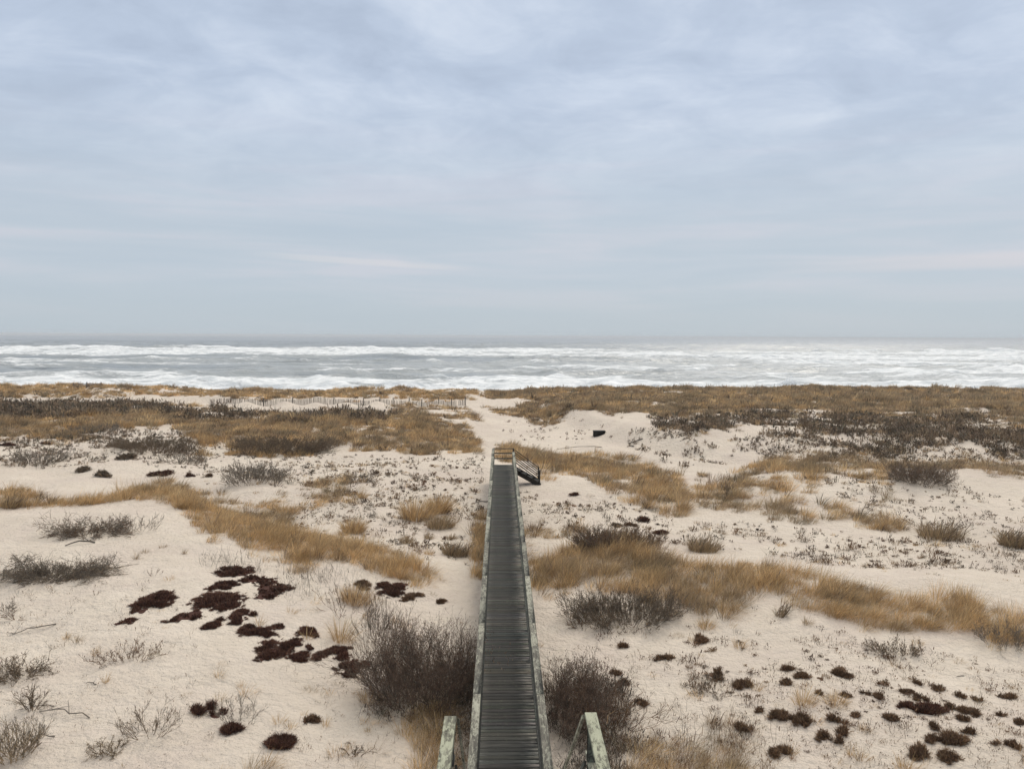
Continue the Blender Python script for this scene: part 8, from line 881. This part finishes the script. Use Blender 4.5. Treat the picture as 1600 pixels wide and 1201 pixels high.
def grow(rng, P, D, L, r, levels, kids, spread, upb, jit, minr, shr=.62):
    "branching bare stems, level by level; returns lists of segments per level"
    res = []
    for lv in range(levels):
        pts = [P]; dirs = [D]; steps = 3; q = P; d = D
        for s_ in range(steps):
            d = d + rng.normal(0, jit, d.shape); d[:, 2] += upb; d = d/np.linalg.norm(d, axis=1)[:, None]
            nq = q + d*(L/steps)[:, None]; r0 = np.maximum(r*(1-.22*s_), minr); r1 = np.maximum(r*(1-.22*(s_+1)), minr)
            gz_ = height(nq[:, 0], nq[:, 1])+.012; nq[:, 2] = np.maximum(nq[:, 2], gz_)
            res.append((lv, q, nq, r0, r1)); q = nq; pts.append(q); dirs.append(d)
        if lv == levels-1: break
        NP, ND, NL, NR = [], [], [], []
        for c in range(kids[lv]):
            s_ = rng.integers(1, steps+1, len(P)); A = np.stack(pts)[s_, np.arange(len(P))]; dd = np.stack(dirs)[s_, np.arange(len(P))]
            nd = dd + rng.normal(0, spread, dd.shape); nd /= np.linalg.norm(nd, axis=1)[:, None]
            NP.append(A); ND.append(nd); NL.append(L*shr*rng.uniform(.6, 1.2, len(P))); NR.append(r*.62)
        P = np.concatenate(NP); D = np.concatenate(ND); L = np.concatenate(NL); r = np.concatenate(NR)
    return res
def bush(name, label, x, y, wx, wy, h, stems=40, levels=4, kids=(4, 4, 3), spread=.35, upb=.10, jit=.10, r=.012, pal=GREY, tip=None, seed=1, cat='shrub', group=None, minr=.0022, low=.0, droop=0., foot=.55, leaf=0, bias=(0, 0)):
    rng = np.random.default_rng(seed); D_ = math.hypot(x, y); minr *= np.clip(D_/17, .8, 3)
    a = rng.uniform(0, 6.283, stems); q = np.sqrt(rng.random(stems)); bx = np.cos(a)*q; by = np.sin(a)*q
    X_ = x+bx*wx*.5*foot; Y_ = y+by*wy*.5*foot; P = np.stack([X_, Y_, height(X_, Y_)-.02], 1)
    el = rng.uniform(.25+low, 1.0, stems)**.8; el = np.where(q > .6, el*.8, el)
    dx = bx*(1-foot*.6)*wx*.5+bias[0]*wx+rng.normal(0, .12, stems)*wx*.5; dy = by*(1-foot*.6)*wy*.5+bias[1]*wy+rng.normal(0, .12, stems)*wy*.5; dz_ = h*el
    D = np.stack([dx, dy, dz_], 1); LL = np.linalg.norm(D, axis=1); D = D/LL[:, None]
    segs = grow(rng, P, D, LL*.72, np.full(stems, r)*rng.uniform(.6, 1.3, stems), levels, kids, spread, upb-droop, jit, minr)
    root = empty(name, (x, y, float(height(x, y)))); tag(root, label, cat, group)
    gs, gt = Geo(), Geo()
    for lv, p0, p1, r0, r1 in segs:
        m_ = (p0[:, 2] < P[:, 2].max()+h*1.25) & ~((np.abs(p1[:, 0]) < .68) & (p1[:, 1] < 46.2) & (p1[:, 2] > .7))
        gg = gs if lv < max(1, levels-2) and stems >= 60 else gt
        pl = pal if (tip is None or lv < levels-1) else tip
        gg.segs(p0[m_], p1[m_], r0[m_], r1[m_], pick(rng, pl, int(m_.sum()), .15))
    if leaf:
        lv, p0, p1, r0, r1 = segs[-1]; M_ = min(len(p1), leaf); id_ = rng.choice(len(p1), M_, replace=False)
        gt.ribbons(p1[id_], rng.uniform(0, 6.283, M_), np.full(M_, .035)*rng.uniform(.6, 1.5, M_)*np.clip(D_/17, 1, 2), np.full(M_, .013)*np.clip(D_/17, 1, 2), rng.uniform(0, .9, M_), rng.uniform(0, .3, M_), pick(rng, tip if tip is not None else pal, M_), .05, rng)
    if gs.n: gs.build('stems', TWIG, root); gt.build('twigs', TWIG, root)
    else:
        C.objects.unlink(root); bpy.data.objects.remove(root)
        V = np.concatenate(gt.V); loc = np.array([x, y, float(height(x, y))]); f = [np.concatenate(v) for v in gt.F.values() if v]
        root = link(name, npmesh(name, V-loc, f, np.concatenate(gt.Cc)), None, TWIG); root.location = loc; tag(root, label, cat, group)
    return root
def stick(name, label, x, y, L, rot, r=.02, seed=1, forks=3, cat='driftwood', col=(.10, .085, .07), arch=.1):
    rng = np.random.default_rng(seed); g = Geo(); n = 7; t_ = np.linspace(-.5, .5, n)
    lx = L*t_; ly = rng.normal(0, .04, n)*L; X_ = x+lx*math.cos(rot)-ly*math.sin(rot); Y_ = y+lx*math.sin(rot)+ly*math.cos(rot)
    P = np.stack([X_, Y_, height(X_, Y_)+r*.6+arch*L*(1-(2*t_)**2)*rng.uniform(.2, 1)], 1); rr = np.linspace(r*.55, r, n)
    g.segs(P[:-1], P[1:], rr[:-1], rr[1:], col)
    if forks:
        id_ = rng.integers(0, n-1, forks); d = rng.normal(0, 1, (forks, 3)); d[:, 2] = np.abs(d[:, 2])*.15; d /= np.linalg.norm(d, axis=1)[:, None]
        g.segs(P[id_], P[id_]+d*L*.25, rr[id_]*.6, rr[id_]*.25, col)
    V = np.concatenate(g.V); loc = np.array([x, y, float(height(x, y))]); f = [np.concatenate(v) for v in g.F.values() if v]
    o = link(name, npmesh(name, V-loc, f, np.concatenate(g.Cc)), None, TWIG); o.location = loc; tag(o, label, cat); return o

for i, (kd, nm, label, x, y, wx, h, kw) in enumerate(THINGS):
    kw = dict(kw); kw.setdefault('seed', 500+i)
    for a in ('pal', 'tip'):
        if a in kw: kw[a] = globals()[kw[a]]
    if kd == 'c': wy = kw.pop('wy', wx*.8); cushion(nm, label, x, y, wx, wy, h, **kw)
    elif kd == 't': tuft(nm, label, x, y, wx, h, **kw)
    elif kd == 'b': wy = kw.pop('wy', wx*.8); bush(nm, label, x, y, wx, wy, h, **kw)
    elif kd == 's': stick(nm, label, x, y, wx, **kw)

# dark wooden box half sunk in the bank
bx, by = BOXP
cr = empty('wooden_crate', (bx, by, float(height(bx, by)))); tag(cr, 'small dark weathered timber box half sunk in the sand bank', 'crate')
zb = float(height(bx, by-.3))
g = Geo(); g.box((bx, by, zb+.12), (.95, .6, .50), (.5, .5, .5), bev=.02); g.build('box_body', DARKW, cr)
g = Geo(); g.box((bx, by, zb+.395), (1.02, .66, .045), (.9, .9, .9), bev=.01); g.build('lid', DARKW, cr)

# splash where a wave hits
rng = np.random.default_rng(77); N = 900
sx, sy = SPLASH
u_ = rng.random(N); a = rng.normal(0, 1, N); X_ = sx+a*(.5+1.6*(1-u_)**2)+u_*1.3; Y_ = sy+rng.normal(0, .6, N)
P = np.stack([X_, Y_, SEAZ+.3+2.6*u_**1.3*np.exp(-a*a*.4)], 1)
g = Geo(); d = rng.normal(0, 1, (N, 3)); d /= np.linalg.norm(d, axis=1)[:, None]; s_ = rng.uniform(.04, .22, N)*(1.1-u_)
g.segs(P, P+d*s_[:, None]*1.2, s_*.7, s_*.3, (.85, .87, .9))
m, t, k, b = mat('sea_spray'); b.inputs['Base Color'].default_value = (.86, .88, .9, 1); b.inputs['Roughness'].default_value = 1
tag(g.build('spray', m), 'white plume of spray thrown up by the shore break', 'spray', kind='stuff')
#@LITTER
# ------------------------------------------------------------------ sea air
g = Geo(); me_ = bpy.data.meshes.new('haze')
hx, hy0, hy1, hz0, hz1 = 15000, -60, 16000, -9.0, 12.0
Vh = np.array([(x, y, z) for x in (-hx, hx) for y in (hy0, hy1) for z in (hz0, hz1)], float)
Fh = np.array([[0, 1, 3, 2], [4, 6, 7, 5], [0, 4, 5, 1], [2, 3, 7, 6], [0, 2, 6, 4], [1, 5, 7, 3]])
m, t, k, b = mat('sea_air'); t.nodes.remove(b)
pv = nn(t, 'ShaderNodeVolumePrincipled'); pv.inputs['Color'].default_value = (.95, .97, 1, 1); pv.inputs['Density'].default_value = .00022; pv.inputs['Anisotropy'].default_value = 0
k.l(pv.outputs[0], t.nodes['Material Output'].inputs['Volume'])
tag(link('haze', npmesh('haze', Vh, [Fh]), None, m), 'pale sea haze hanging over the dunes and the surf', kind='stuff')
